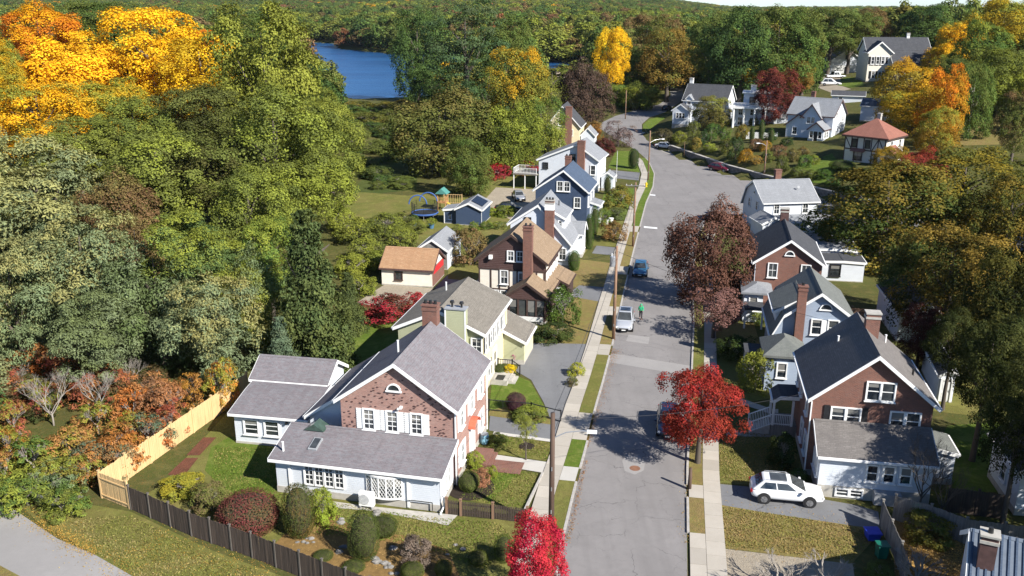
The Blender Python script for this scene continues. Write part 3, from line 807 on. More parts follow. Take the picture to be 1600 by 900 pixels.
def halfmoon(b, side, u, z, r, col='trim'):
    m = MB(); n = 10
    for i in range(n):
        a0, a1 = math.pi * i / n, math.pi * (i + 1) / n
        m.extr([(math.cos(a0) * (r - .1), math.sin(a0) * (r - .1)), (math.cos(a0) * r, math.sin(a0) * r), (math.cos(a1) * r, math.sin(a1) * r), (math.cos(a1) * (r - .1), math.sin(a1) * (r - .1))], 'y', -.10, .0)
    m.box((0, -.06, -.05), (2 * r + .1, .14, .10))
    o = m.build('window', M[col]); b.place(o, side, u, z)
    p = MB(); p.extr([(math.cos(math.pi * i / n) * (r - .1), math.sin(math.pi * i / n) * (r - .1)) for i in range(n + 1)], 'y', -.03, -.01); p.build('pane', M['glass'], o)
    return o
def hiproof(root, W, D, he, hr, roof, o=(0, 0), z=0.0, ridge=0.0, th=0.2):
    "hip roof over W x D; ridge = ridge length along the longer side"
    cx, cy = W / 2, D / 2
    a, b_ = ((cx - ridge / 2, cy), (cx + ridge / 2, cy)) if W >= D else ((cx, cy - ridge / 2), (cx, cy + ridge / 2))
    m = MB(); P = [(0, 0, he), (W, 0, he), (W, D, he), (0, D, he)]; A = (*a, hr); B = (*b_, hr)
    if ridge < .05: fs = [(P[0], P[1], A), (P[1], P[2], A), (P[2], P[3], A), (P[3], P[0], A)]
    elif W >= D: fs = [(P[0], P[1], B, A), (P[1], P[2], B), (P[2], P[3], A, B), (P[3], P[0], A)]
    else: fs = [(P[0], P[1], A), (P[1], P[2], B, A), (P[2], P[3], B), (P[3], P[0], A, B)]
    for f in fs: m.face(f)
    lo = [(x, y, zz - th) for x, y, zz in P]
    for i in range(4): m.face((lo[i], lo[(i + 1) % 4], P[(i + 1) % 4], P[i]))
    m.face(lo[::-1]); m.v = [(x + o[0], y + o[1], zz + z) for x, y, zz in m.v]
    return m.build('roof', roof, root)
def steps(root, c, w, n, rise=.17, run=.28, rz=0.0, mat='concrete', name='steps'):
    "flight climbing towards local +y, lowest tread nearest"
    m = MB()
    for i in range(n): m.box((0, i * run + run / 2, (i + 1) * rise / 2), (w, run - .002, (i + 1) * rise))
    o = m.build(name, M[mat], root, c, rz); return o
def railing(root, pts, h=.9, mat='white', name='railing', gap=.14, closed=False):
    m = MB()
    for a, b in zip(pts[:-1], pts[1:]):
        a = Vector(a); b = Vector(b); L = (b - a).length; n = max(2, int(L / gap))
        m.beam(a + Vector((0, 0, h)), b + Vector((0, 0, h)), .07, .06); m.beam(a + Vector((0, 0, .12)), b + Vector((0, 0, .12)), .05, .05)
        for i in range(1, n): q = a.lerp(b, i / n); m.box((q.x, q.y, q.z + h / 2), (.035, .035, h - .06))
        for q in (a, b): m.box((q.x, q.y, q.z + h / 2 + .05), (.10, .10, h + .1))
    return m.build(name, M[mat], root)
def gab(W, hl, hr, h2=None, a=.5): return [(0, hl), (W * a, hr), (W, hl if h2 is None else h2)]
Y = lambda d: R(d)

# --- brick and white house nearest on the left side of the street
hs = thing('brick_house', 'pink brick gable house with white shutters, mauve roof and a low white extension in front', 'house', (-12.3, 56.4, 0), Y(-12.6))
A = Block(hs, 8.9, 9.2, gab(8.9, 5.8, 8.9), wall=M['brick_pink'], roof=M['sh_mauve'])
for u in (2.05, 3.75, 5.5): win(A, 'front', u, 3.72, .74, 1.42, 2, 4, shutter='white')
halfmoon(A, 'front', 3.95, 6.75, .52)
m = MB(); rnd = random.Random(3)
for i in range(330):
    u = rnd.uniform(.2, 8.0); z = 3.5 + 5.2 * rnd.random() ** 1.3
    if z < 5.65 + 3.05 * (1 - abs(u - 4.1) / 4.1) - .35 and not (z < 5.4 and any(abs(u - w) < .95 for w in (2.05, 3.75, 5.5))) and not (abs(u - 3.95) < .7 and 6.5 < z < 7.4):
        m.box((.35 + u, .33, z), (.13, .045, .05))
o = m.build('proud_bricks', M['brick_dark'], hs); o['kind'] = 'stuff'
for u, z in ((1.6, 3.75), (4.2, 3.75), (6.9, 3.75), (1.6, 1.0), (6.9, 1.0)): win(A, 'right', u, z, .8, 1.45, 2, 2, shutter='white')
d = door(A, 'right', 4.2, .35, 1.0, 2.1, leafcol='white')
m = MB(); n = 8
for i in range(n):
    a0, a1 = math.pi * i / n, math.pi * (i + 1) / n
    m.extr([(math.cos(a0) * .78, math.sin(a0) * .5), (math.cos(a0) * .84, math.sin(a0) * .55), (math.cos(a1) * .84, math.sin(a1) * .55), (math.cos(a1) * .78, math.sin(a1) * .5)], 'y', -.5, -.02)
awn = plain('orange red awning', (0.62, 0.13, 0.07), 0.8)
o = m.build('awning', awn); A.place(o, 'right', 4.2, 2.65)
o = MB().box((0, -.75, .15), (2.4, 1.4, .3)).box((0, -1.62, .08), (2.0, .34, .16)).build('doorstep', M['brick_red']); A.place(o, 'right', 4.0, 0)
o = MB().box((0, -2.9, .05), (1.7, 2.2, .06)).build('brick_walk', M['brick_red']); A.place(o, 'right', 3.2, 0)
chimney(hs, (4.35, 8.75), (1.15, .8), 7.6, 10.1, M['brick_red'], 'brick_red', 3)
vent(hs, 3.6, 3.4, 8.35, .8)
downspout(hs, 8.62, .30, .1, 5.6); downspout(hs, 8.62, 8.95, .1, 5.6)
o = MB().box((0, -.16, 0), (.18, .3, .14)).box((-.14, -.3, -.05), (.12, .16, .12)).build('flood_light', M['white']); A.place(o, 'front', 4.45, 5.6)
# catslide wing on the left
B = Block(hs, 3.6, 9.0, [(0, 3.35), (3.55, 5.72), (3.6, 5.70)], o=(-3.25, 1.9), wall=M['pale_siding'], roof=M['sh_mauve'], ins=.3)
# shed-roofed white front extension
C = Block(hs, 12.2, 3.95, [(0, 2.7), (3.72, 3.6), (3.75, 3.6)], 'x', (-3.42, -3.45), wall=M['white_siding'], roof=M['sh_mauve'], ins=.34, found=.5)
for i in range(4): win(C, 'front', 2.42 + i * .72, .95, .58, 1.38, 2, 4, sill=False)
# bow window with diamond panes
bw = MB(); N_ = 5; rr = 2.25; half = .58
for i in range(N_ + 1):
    a = -half + 2 * half * i / N_; bw.box((math.sin(a) * rr, -(math.cos(a) * rr - rr * math.cos(half)) - .06, .72), (.09, .09, 1.5), rz=a)
cur = [(math.sin(-half + 2 * half * i / 10) * (rr + .12), -(math.cos(-half + 2 * half * i / 10) * (rr + .12) - rr * math.cos(half))) for i in range(11)] 
poly = [(1.35, .0)] + cur[::-1] + [(-1.35, .0)]
bw.slab2d(poly[::-1], -.10, .0); bw.slab2d(poly[::-1], 1.44, 1.56)
o = bw.build('bow_window', M['trim']); C.place(o, 'front', 7.75, .78)
gp = MB(); lat = MB()
for i in range(N_):
    a = -half + 2 * half * (i + .5) / N_; wseg = 2 * rr * math.sin(half / N_) - .1
    cx, cy = math.sin(a) * rr, -(math.cos(a) * rr - rr * math.cos(half)) - .05
    gp.box((cx, cy, .72), (wseg, .02, 1.42), rz=a)
    for k in range(-2, 5):
        for sg in (-1, 1):
            x0 = -wseg / 2; z0 = .02 + k * .34 if sg > 0 else .02 + (k + 1.5) * .34
            # diagonal lead bars clipped to the pane
            t0, t1 = 0.0, wseg; sl = 1.55 * sg
            za, zb = z0 + sl * t0, z0 + sl * t1
            lo_, hi_ = .02, 1.42
            def clip(za, zb, ta, tb):
                if za > zb: za, zb, ta, tb = zb, za, tb, ta
                if zb < lo_ or za > hi_: return None
                if za < lo_: ta = ta + (tb - ta) * (lo_ - za) / (zb - za); za = lo_
                if zb > hi_: tb = ta + (tb - ta) * (hi_ - za) / (zb - za); zb = hi_
                return za, zb, ta, tb
            r = clip(za, zb, t0, t1)
            if r:
                za, zb, ta, tb = r
                p = [Vector((math.cos(a) * (x0 + t) + math.sin(a) * .02 + cx, math.sin(a) * (x0 + t) - math.cos(a) * .02 + cy, z)) for z, t in ((za, ta), (zb, tb))]
                lat.beam(p[0], p[1], .022, .022)
gp.build('pane', M['glass'], o); lat.build('lead_lattice', M['trim'], o)
for u in (1.1, 8.8): pass
for u in (1.35, 9.75): MB().box((u - 3.42, .30 - 3.45, 1.25), (.16, .12, 2.3)).build('corner_board', M['trim'], hs)
for u in (.7, 1.3, 1.9): win(C, 'right', u + .2, 1.0, .42, 1.2, 1, 2)
sk = MB().box((0, 0, 0), (.62, 1.2, .12), rx=math.atan2(.9, 3.72)).build('skylight', M['grey'], hs, (-.75, -1.7, 3.18))
MB().box((0, 0, .075), (.46, 1.0, .02), rx=math.atan2(.9, 3.72)).build('pane', M['glass'], sk)
sk = MB().extr([(-.75, 0), (.75, 0), (0, .5)], 'y', -.6, .45).build('dormer_skylight', plain('green glass', (.05, .08, .065), .1, .2), hs, (-1.4, .1, 3.5))
vent(hs, -2.7, -2.6, 2.75, .8)
m = MB(); m.tube([(8.75, -3.15, 2.6), (8.75, -3.15, .5), (8.62, -3.6, .1)], .06, 6); m.build('downspout', M['trim'], hs)
m = MB(); m.tube([(8.0, -3.30, .72), (6.4, -3.30, .72)], .035, 6); m.tube([(8.0, -3.30, .72), (8.0, -3.30, .15)], .035, 6); m.build('pipe_run', M['dark_metal'], hs)
# left wing behind
t = thing('white_garage_wing', 'low white garage building with two stepped mauve roofs beside the tan fence', 'outbuilding', (-21.25, 60.9, 0), Y(-10.5))
D1 = Block(t, 6.4, 4.6, [(0, 2.62), (3.0, 3.25), (4.6, 3.45)], 'x', wall=M['white_siding'], roof=M['sh_mauve'], ins=.3, found=.2)
for u in (1.35, 3.0): win(D1, 'front', u, .95, 1.05, 1.1, 1, 3)
door(D1, 'front', 5.35, .1, .8, 1.95, leafcol='black')
D2 = Block(t, 6.6, 4.4, [(0, 3.5), (2.2, 4.7), (4.4, 3.4)], 'x', (-.35, 4.35), wall=M['white_siding'], roof=M['sh_mauve'], ins=.3, found=.2)
for u in (1.2, 1.7): win(D2, 'right', u, 1.5, .3, .9, 1, 2)
# small lamp on the white wing
MB().tube([(4.55, .2, 2.1), (4.55, .05, 2.1)], .1, 8).build('wall_lamp', M['dark_metal'], t)

# --- olive house
t = thing('olive_house', 'olive and cream sided two storey house with olive grey roof and a sided chimney box', 'house', (-10.1, 71.1, 0), Y(-12.7))
b = Block(t, 8.1, 9.6, gab(8.1, 5.7, 7.5), wall=M['olive_siding'], roof=M['sh_olive'])
sk_ = MB().box((7.78, 4.8, 2.9), (.05, 8.86, 5.35)).build('street_wall_siding', M['cream_siding'], t)
for u in (1.0, 2.6, 4.0, 5.4, 7.0): win(b, 'right', u, 3.75, .75, 1.3, 1, 2, out=.04, shutter='black')
for u in (1.8,): win(b, 'right', u, 1.0, .8, 1.4, 1, 2, out=.04, shutter='black')
door(b, 'right', 4.0, .6, .95, 2.1, leafcol='black')
win(b, 'front', 6.9, 3.75, .8, 1.35, 2, 2)
c_ = MB().box((5.65, -.05, 3.9), (1.7, .8, 7.8)).build('chimney_box', M['olive_siding'], t)
MB().box((5.65, -.05, 7.85), (1.85, .95, .1)).build('cap', M['grey'], c_)
for x, h_ in ((5.3, .35), (6.1, .3)): MB().tube([(x, 0, 7.9), (x, 0, 7.9 + h_), (x, 0, 7.92 + h_), (x, 0, 8.1 + h_)], [.09, .09, .2, .16], 8).build('flue_cap', M['dark_metal'], c_)
for sx in (-.84, .84): MB().box((5.65 + sx, -.455, 3.9), (.12, .03, 7.7)).build('corner_board', M['trim'], c_)
w = Block(t, 3.0, 4.6, [(0, 3.75), (.05, 3.75), (3.0, 2.35)], o=(7.0, 7.4), wall=M['olive_siding'], roof=M['sh_olive'], ins=.25)
MB().box((9.77, 9.7, 1.2), (.05, 3.9, 1.9)).build('street_wall_siding', M['cream_siding'], t)
vent(t, 2.6, 7.2, 6.9, .7)
steps(t, (9.9, 3.9, 0), 1.5, 3, rz=math.pi / 2); MB().box((8.55, 3.95, .25), (1.5, 2.6, .5)).build('landing', M['concrete'], t)
railing(t, [(7.9, 5.2, .5), (9.2, 5.2, .5), (9.9, 5.2, 0)], .9, 'dark_metal', gap=.2)
MB().box((8.6, 3.2, .53), (.7, 1.0, .03)).build('doormat', M['dark_metal'], t)
MB().tube([(-1.6, 2.4, .4), (-1.6, 5.4, .4)], .03, 6).build('hand_rail', M['steel'], t)

# --- half timbered brown house
t = thing('half_timbered_house', 'brown half timbered house with cream panels, tan roof and a tall brick chimney in front', 'house', (-4.0, 91.8, 0), Y(-13.2))
b = Block(t, 8.0, 7.9, gab(8.0, 5.7, 8.7), wall=M['stucco'], roof=M['sh_brown'], trim=M['timber'], gable=M['brown_siding'], gz=4.75)
m = MB()
def tim(m, u0, z0, u1, z1, w=.16):
    m.beam((u0, -.02, z0), (u1, -.02, z1), .06, w) if abs(z1 - z0) < .01 else m.box(((u0 + u1) / 2, -.02, (z0 + z1) / 2), (w, .06, abs(z1 - z0)))
for u in (.08, 1.35, 2.3, 3.35, 4.25, 5.3, 6.35, 7.2): tim(m, u, 2.55, u, 4.72)
for z in (2.45, 4.70): m.box((3.65, -.025, z), (7.3, .075, .2))
for u in (1.35, 3.35): pass
for u in (.08, 1.35, 2.3, 3.35, 7.2): tim(m, u, .3, u, 2.34)
o = m.build('timbers', M['timber']); b.place(o, 'front', 0, 0)
m = MB()
for u in (.08, 1.8, 3.6, 5.4, 7.1): tim(m, u, .3, u, 5.2)
for z in (2.45, 4.70): m.box((3.6, -.025, z), (7.2, .075, .2))
o = m.build('timbers', M['timber']); b.place(o, 'right', 0, 0)
win(b, 'front', 2.82, 3.15, .75, 1.4, 2, 2); win(b, 'front', 5.0 - .2, 3.0, .75, 1.4, 2, 2)
win(b, 'front', 3.55, 5.75, .62, 1.0, 2, 2, out=.04); win(b, 'front', 4.55, 5.75, .62, 1.0, 2, 2, out=.04)
for u in (1.85, 2.75, 3.75): win(b, 'front', u, .95, .62, 1.35, 1, 2)
for u in (1.0, 2.7, 4.5, 6.2): win(b, 'right', u, 3.2, .75, 1.3, 2, 2)
MB().box((1.75, .1, 6.05), (.35, .4, .4)).build('wall_vent_box', M['white'], t)
chimney(t, (5.85, -.05), (.95, .75), .2, 9.6, M['brick_red'], 'brick_red', 2)
p = Block(t, 4.5, 6.4, gab(4.5, 3.0, 4.55), o=(4.12, -3.2), wall=M['brown_siding'], roof=M['sh_brown'], trim=M['timber'], ins=.3, found=.3)
for i in range(4): win(p, 'front', .52 + i * .96, .85, .82, 1.75, 1, 1, col='timber', sill=False)
for i in range(3): win(p, 'right', .7 + i * 1.0, .85, .82, 1.75, 1, 1, col='timber', sill=False)
MB().box((6.4, -3.02, .55), (3.4, .06, .5)).build('lattice_skirt', M['white'], t)
s2 = Block(t, 2.2, 4.4, [(0, 3.6), (.05, 3.6), (2.2, 2.6)], o=(7.5, 3.2), wall=M['timber'], roof=M['sh_brown'], trim=M['timber'], ins=.2)
door(s2, 'front', .9, .3, .9, 2.0, col='timber', leafcol='white')

# --- white cape with a dormer
t = thing('white_cape_house', 'white house with pale grey roof, long dormer and white topped brick chimney', 'house', (-.6, 108.6, 0), Y(-12.3))
b = Block(t, 8.2, 9.4, [(0, 5.5), (3.85, 8.1), (8.2, 3.15)], wall=M['pale_siding'], roof=M['sh_grey'])
win(b, 'front', 2.2, 5.0, .7, 1.3, 1, 2, col='black'); win(b, 'front', 6.6, 1.2, .8, 1.4, 2, 2); win(b, 'front', 1.6, 1.2, .8, 1.4, 2, 2)
chimney(t, (5.35, .0), (1.1, .75), .2, 8.7, M['brick_red'], 'concrete', 3, white_top=.75)
dm = Block(t, 3.1, 5.6, [(0, 7.75), (.05, 7.75), (3.1, 6.1)], o=(4.0, 1.8), z=0, wall=M['white_siding'], roof=M['sh_grey'], ins=.25, found=0)
win(dm, 'front', 2.1, 5.0, .4, .7, 1, 2)
for u in (1.3, 3.8): win(dm, 'right', u, 4.55, .9, 1.1, 2, 2)
ex = Block(t, 5.3, 3.6, gab(3.6, 3.2, 4.5), 'x', (3.6, 5.6), wall=M['white_siding'], roof=M['sh_grey'], ins=.25)
win(ex, 'right', 1.5, 1.0, .8, 1.4, 2, 2); win(b, 'right', 2.2, 1.0, .9, 1.4, 2, 2)
vent(t, 5.6, 5.4, 7.0, .5, 'dark_metal')
# --- navy house
t = thing('navy_house', 'dark navy sided gable house with blue grey roof and white window frames', 'house', (3.1, 131.9, 0), Y(-13.7))
b = Block(t, 8.5, 8.4, gab(8.5, 5.0, 8.2, a=.54), wall=M['navy_siding'], roof=M['sh_navy'])
for u in (3.7, 4.75): win(b, 'front', u, 5.0, .8, 1.35, 2, 2)
win(b, 'front', 6.35, 2.6, .85, 1.45, 2, 2); win(b, 'front', 1.9, 2.2, .85, 1.45, 2, 2)
for u in (1.2, 3.6, 6.0): win(b, 'right', u, 2.6, .8, 1.4, 2, 2)
chimney(t, (4.0, 7.2), (.9, .7), 6.5, 9.0, M['brick_red'], 'brick_red', 2)
pr = Block(t, 1.8, 3.4, [(0, 3.0), (.05, 3.0), (1.8, 2.5)], o=(8.0, 3.2), wall=M['white_siding'], roof=M['sh_grey'], ins=.15)
win(pr, 'right', 1.5, .8, 1.6, 1.3, 3, 2)
# --- white house beyond with deck
t = thing('white_deck_house', 'big white house with pale grey roof, raised rear deck and tall brick chimney', 'house', (4.3, 156.6, 0), Y(-17))
b = Block(t, 11.2, 8.0, [(0, 5.4), (7.2, 8.4), (11.2, 5.7)], wall=M['white_siding'], roof=M['sh_grey'])
win(b, 'front', 1.2, 3.9, .8, .9, 1, 2, col='black'); win(b, 'front', 6.1, 5.3, .75, 1.2, 1, 2, col='black')
win(b, 'front', 9.7, 3.2, .8, 1.5, 1, 2); win(b, 'front', 3.4, 1.2, .8, 1.4, 2, 2)
for u in (1.3, 3.6, 6): win(b, 'right', u, 3.3, .8, 1.4, 1, 2); 
for u in (1.3, 6): win(b, 'right', u, .8, .8, 1.4, 1, 2)
chimney(t, (8.0, .0), (1.25, .8), .2, 8.9, M['brick_red'], 'brick_red', 0)
pr = Block(t, 2.4, 2.4, gab(2.4, 2.6, 3.4), 'y', (11.0, 2.4), wall=M['white_siding'], roof=M['sh_grey'], ins=.15)
dk = MB().box((0, 0, 0), (4.4, 3.4, .2)).build('deck', M['grey_wood'], t, (-2.0, 1.2, 2.7))
railing(dk, [(2.1, -1.6, .1), (-2.1, -1.6, .1), (-2.1, 1.6, .1), (2.1, 1.6, .1)], .95, 'white', gap=.25)
for x in (-2.05, 0, 2.05): MB().box((x, -1.55, -1.35), (.14, .14, 2.6)).build('deck_post', M['white'], dk)
# --- cream house at the bend
t = thing('cream_house', 'cream yellow gable house with dark grey roof and brick chimney near the bend', 'house', (7.6, 203.0, 0), Y(-11.6))
b = Block(t, 8.0, 9.0, gab(8.0, 4.9, 9.6, a=.45), wall=M['cream_siding'], roof=M['sh_dark'])
win(b, 'front', 2.9, 5.2, .8, 1.3, 2, 2); win(b, 'front', 5.3, 3.0, .8, 1.3, 2, 2); win(b, 'front', 1.8, 1.6, .8, 1.4, 2, 2); win(b, 'front', 3.4, 1.6, .8, 1.4, 2, 2)
chimney(t, (5.2, -.1), (1.4, .8), .2, 9.4, M['brick_red'], 'brick_red', 0)
w = Block(t, 5.4, 3.4, gab(5.4, 3.2, 5.2), 'y', (-1.6, -3.0), wall=M['cream_siding'], roof=M['sh_dark'], ins=.25)
for u in (1.6, 3.2): win(w, 'front', u, 1.0, .8, 1.4, 2, 2)
w = Block(t, 3.6, 5.0, gab(3.6, 3.0, 4.8), 'y', (7.6, .8), wall=M['white_siding'], roof=M['sh_grey'], ins=.25)
# --- outbuildings on the left
t = thing('tan_roof_garage', 'cream garage with orange tan shingle roof and a red sunlit gable end', 'garage', (-15.6, 100.7, 0), Y(-11))
b = Block(t, 6.6, 5.6, gab(5.6, 2.15, 4.0), 'x', wall=M['stucco'], roof=M['sh_orange'], trim=M['brick_dark'], ins=.22, found=.15)
MB().box((6.405, 2.8, 1.2), (.05, 5.1, 2.2)).build('red_gable_wall', M['brick_red'], t)
win(b, 'front', 2.1, .8, .8, .85, 1, 1, col='timber')
MB().box((6.46, 2.8, 1.85), (.04, 4.2, .75)).build('red_door_panel', plain('bright red paint', (.55, .03, .035), .5), t)
t = thing('grey_roof_garage', 'small garage with pale grey gable roof half hidden by a brown shrub', 'garage', (-12.0, 107.6, 0), Y(-11.5))
b = Block(t, 4.2, 6.9, gab(4.2, 2.5, 3.9), wall=M['stone'], roof=M['sh_grey'], ins=.2, found=.1)
MB().box((4.02, 3.4, 1.2), (.05, 6.4, 2.2)).build('white_side_wall', M['white_siding'], t)
t = thing('navy_shed', 'dark blue garden shed with a solar panel on its roof', 'shed', (-8.6, 130.3, 0), Y(-11.7))
b = Block(t, 4.3, 6.3, gab(4.3, 2.5, 3.5), wall=M['navy_siding'], roof=M['sh_grey'], ins=.2, found=.1)
b2 = Block(t, 2.1, 3.4, [(0, 2.2), (2.0, 2.45), (2.1, 2.46)], o=(-1.95, .6), wall=M['navy_siding'], roof=M['sh_grey'], ins=.15, found=.1)
win(b2, 'front', .9, .7, .5, .7, 2, 2, col='navy_siding')
pan = MB().box((0, 0, 0), (1.9, 3.8, .06), ry=math.atan2(1.0, 2.15)).build('solar_panel', plain('solar panel', (.012, .014, .02), .15), t, (3.15, 3.2, 3.12))
MB().box((4.05, .3, 1.2), (.14, .14, 2.3)).build('corner_board', M['trim'], t); MB().box((-1.75, .78, 1.0), (.12, .12, 2.1)).build('corner_board', M['trim'], t)

# --- right of the street
t = thing('red_brick_house', 'red brick gable house with black roof, white trim and a white extension towards us', 'house', (20.3, 56.1, 0), Y(-10.7))
b = Block(t, 8.5, 8.9, gab(8.5, 6.0, 9.5), wall=M['brick_red'], roof=M['sh_black'])
for u in (3.85, 4.78): win(b, 'front', u, 6.15, .82, 1.25, 1, 2)
for u in (1.75, 2.75): win(b, 'front', u, 4.15, .85, 1.2, 1, 2)
for u in (5.6, 6.6): win(b, 'front', u, 4.15, .85, 1.2, 1, 2)
m = MB()
for u in (.98, 3.5): m.box((u, -.05, 4.8), (.36, .06, 1.4))
o = m.build('shutter', M['black']); b.place(o, 'front', 0, 0)
for u in (1.2, 3.2, 6.4): win(b, 'left', u, 4.0, .8, 1.3, 1, 2)
for u in (5.2, 7.2): win(b, 'left', u, 1.3, .9, 1.5, 1, 2)
chimney(t, (4.7, 5.6), (.95, .75), 8.0, 10.6, M['brick_red'], 'concrete', 0)
vent(t, 2.6, 6.0, 8.0, .5); vent(t, 6.0, 6.6, 8.2, .4); vent(t, 7.3, 3.2, 7.1, .35, 'dark_metal')
downspout(t, .3, .28, .1, 5.7)
C = Block(t, 7.6, 3.2, [(0, 3.15), (2.9, 4.45), (2.95, 4.45)], 'x', (.55, -2.72), wall=M['white_siding'], roof=M['sh_black'], ins=.25, found=.9)
for u in (3.35, 4.4, 5.45): win(C, 'front', u, 1.55, .66, 1.1, 1, 2)
for u in (.7, 1.35, 2.0): win(C, 'left', u, 1.3, .42, 1.2, 1, 2)
for u in (1.6, 2.5): win(C, 'front', u, .25, .75, .45, 1, 2, sill=False)
bh = MB().box((5.2, -2.75, .5), (1.7, .8, .8)).build('cellar_door', M['grey'], t)
p = Block(t, 2.0, 2.3, [(0, 3.0), (.5, 3.4), (2.0, 3.45)], o=(-1.55, 6.0), wall=M['white_siding'], roof=M['sh_dark'], ins=1.0, found=0)
bpy.data.objects.remove(p.wall)
MB().box((-.6, 7.2, .45), (1.9, 2.3, .9)).build('porch_floor', M['grey_wood'], t)
m = MB()
for x, y in ((-1.45, 6.1), (-1.45, 8.2), (-.05, 6.1)): m.box((x, y, 1.95), (.16, .16, 2.1))
m.build('porch_post', M['white'], t)
railing(t, [(-1.45, 6.1, .9), (-.1, 6.1, .9)], .9, 'white', gap=.13); railing(t, [(-3.1, 6.1, .1), (-1.5, 6.1, .9)], .9, 'white', gap=.13); railing(t, [(-3.1, 7.5, .1), (-1.5, 7.5, .9)], .9, 'white', gap=.13)
steps(t, (-3.1, 6.8, 0), 1.3, 5, .18, .3, rz=-math.pi / 2)
sp = Block(t, 2.0, 3.0, [(0, 2.9), (.05, 2.9), (2.0, 2.5)], o=(8.3, .6), wall=M['white_siding'], roof=M['sh_green'], ins=.15)
# --- grey blue gambrel house
t = thing('grey_blue_house', 'grey blue gambrel house with charcoal roof, white trim and slim brick chimney', 'house', (22.9, 74.3, 0), Y(-10.5))
pr = [(0, 3.6), (1.0, 5.7), (4.0, 7.9), (7.0, 5.7), (8.6, 3.2)]
b = Block(t, 8.6, 8.2, pr, wall=M['greyblue_siding'], roof=M['sh_green'])
halfmoon(b, 'front', 4.15, 6.3, .55)
for u in (3.5, 4.9): win(b, 'front', u, 4.0, .8, 1.3, 1, 2, shutter=None)
MB().box((4.55, .32, 4.6), (.55, .05, 1.4)).build('mullion_board', M['trim'], t)
chimney(t, (2.35, .0), (.75, .6), .2, 8.4, M['brick_red'], 'brick_red', 1)
dmr = Block(t, 2.4, 5.2, [(0, 5.55), (2.35, 6.9), (2.4, 6.9)], o=(.25, 1.4), wall=M['white_siding'], roof=M['sh_green'], ins=.2, found=0)
win(dmr, 'front', .9, 4.2, .6, 1.0, 1, 2)
hb = MB().box((.95, -1.7, 1.55), (3.1, 4.0, 3.3)).build('front_bay', M['greyblue_siding'], t)
hiproof(t, 3.7, 4.4, 3.35, 4.5, M['sh_green'], (-.9, -4.0), ridge=1.0)
class _F: pass
fb = Block.__new__(Block); fb.root, fb.W, fb.D, fb.o, fb.z, fb.ins = t, 3.1, 4.0, (-.6, -3.7), 0, 0
win(fb, 'front', 1.35, 1.35, .72, 1.25, 1, 2); win(fb, 'left', 1.6, 1.35, .72, 1.25, 1, 2)
MB().box((2.5, -3.72, 1.6), (.5, .06, 2.9)).build('corner_board', M['trim'], t)
hd = MB().box((-1.1, -.3, 2.4), (2.2, 2.2, .3)).build('door_hood', M['sh_dark'], t)
MB().box((-2.0, -1.2, 1.2), (.18, .18, 2.3)).box((-2.0, .6, 1.2), (.18, .18, 2.3)).build('porch_post', M['white'], t)
# --- brick house behind it
t = thing('dark_roof_brick_house', 'red brick house with very dark blue roof, white bargeboards and half round attic window', 'house', (25.4, 90.8, 0), Y(-11.9))
b = Block(t, 7.4, 10.4, gab(7.4, 5.7, 8.3), wall=M['brick_red'], roof=M['sh_dark'])
MB().box((.33, 5.2, 2.7), (.06, 9.7, 5.3)).build('side_wall_siding', M['pale_siding'], t)
halfmoon(b, 'front', 3.35, 6.55, .5)
for u in (1.75, 5.1): win(b, 'front', u, 4.1, .85, 1.45, 2, 2)
for u in (1.5, 4.5, 7.5): win(b, 'left', u, 4.0, .8, 1.4, 1, 2, out=.05)
chimney(t, (3.7, 10.0), (.9, .8), 7.2, 9.4, M['brick_dark'], 'concrete', 0)
pb = MB().box((.2, -1.35, 1.6), (1.9, 2.9, 3.2)).build('corner_porch', M['white_siding'], t)
hiproof(t, 3.2, 3.9, 3.3, 3.9, M['sh_grey'], (-1.1, -3.2), ridge=.6)
fb = Block.__new__(Block); fb.root, fb.W, fb.D, fb.o, fb.z, fb.ins = t, 1.9, 2.9, (-.75, -2.8), 0, 0
win(fb, 'front', .95, 1.3, .75, 1.4, 1, 2)
MB().box((.2, -4.2, 2.2), (1.9, 2.0, .3)).build('door_hood', M['sh_dark'], t)
m = MB()
for x in (-.65, 1.05): m.box((x, -5.05, 1.1), (.18, .18, 2.1))
m.build('porch_post', M['white'], t)
for u in (1, 2): pass
# --- white house at the corner
t = thing('corner_white_house', 'white gambrel house with pale grey roof at the street corner', 'house', (35.6, 124.6, 0), Y(7.5))
pr = [(0, 4.6), (1.3, 5.3), (4.2, 7.1), (6.6, 5.8), (8.2, 3.0)]
b = Block(t, 8.6, 8.2, pr, 'x', wall=M['white_siding'], roof=M['sh_grey'], ins=.3)
for u in (1.9, 6.2): win(b, 'front', u, 2.95, .75, 1.3, 2, 2)
halfmoon(b, 'left', 4.0, 5.2, .4)
for u in (2.4, 5.2): win(b, 'left', u, 3.0, .7, 1.2, 1, 2)
chimney(t, (4.3, 5.6), (.9, .7), 5.5, 8.2, M['brick_red'], 'brick_red', 0)
w = Block(t, 8.4, 2.6, [(0, 2.2), (2.2, 2.75), (2.25, 2.75)], 'x', (.1, -2.0), wall=M['white_siding'], roof=M['sh_grey'], ins=.2)
for u in (5.2, 6.9): win(w, 'front', u, .8, .75, 1.0, 2, 2)
w = Block(t, 3.6, 4.6, gab(3.6, 2.6, 3.5), o=(-1.6, -4.0), wall=M['white_siding'], roof=M['sh_grey'], ins=.2)
win(w, 'front', 1.0, 1.0, .75, 1.1, 2, 2)
dn = MB().tube([(6, 2.4, 5.9), (6, 2.2, 6.3), (6, 2.0, 6.35)], [.03, .03, .2], 8).build('satellite_dish', M['grey'], t)
t = thing('white_flat_garage', 'white flat roofed garage with grey roof behind the dark roofed brick house', 'garage', (36.3, 106.0, 0), Y(-10))
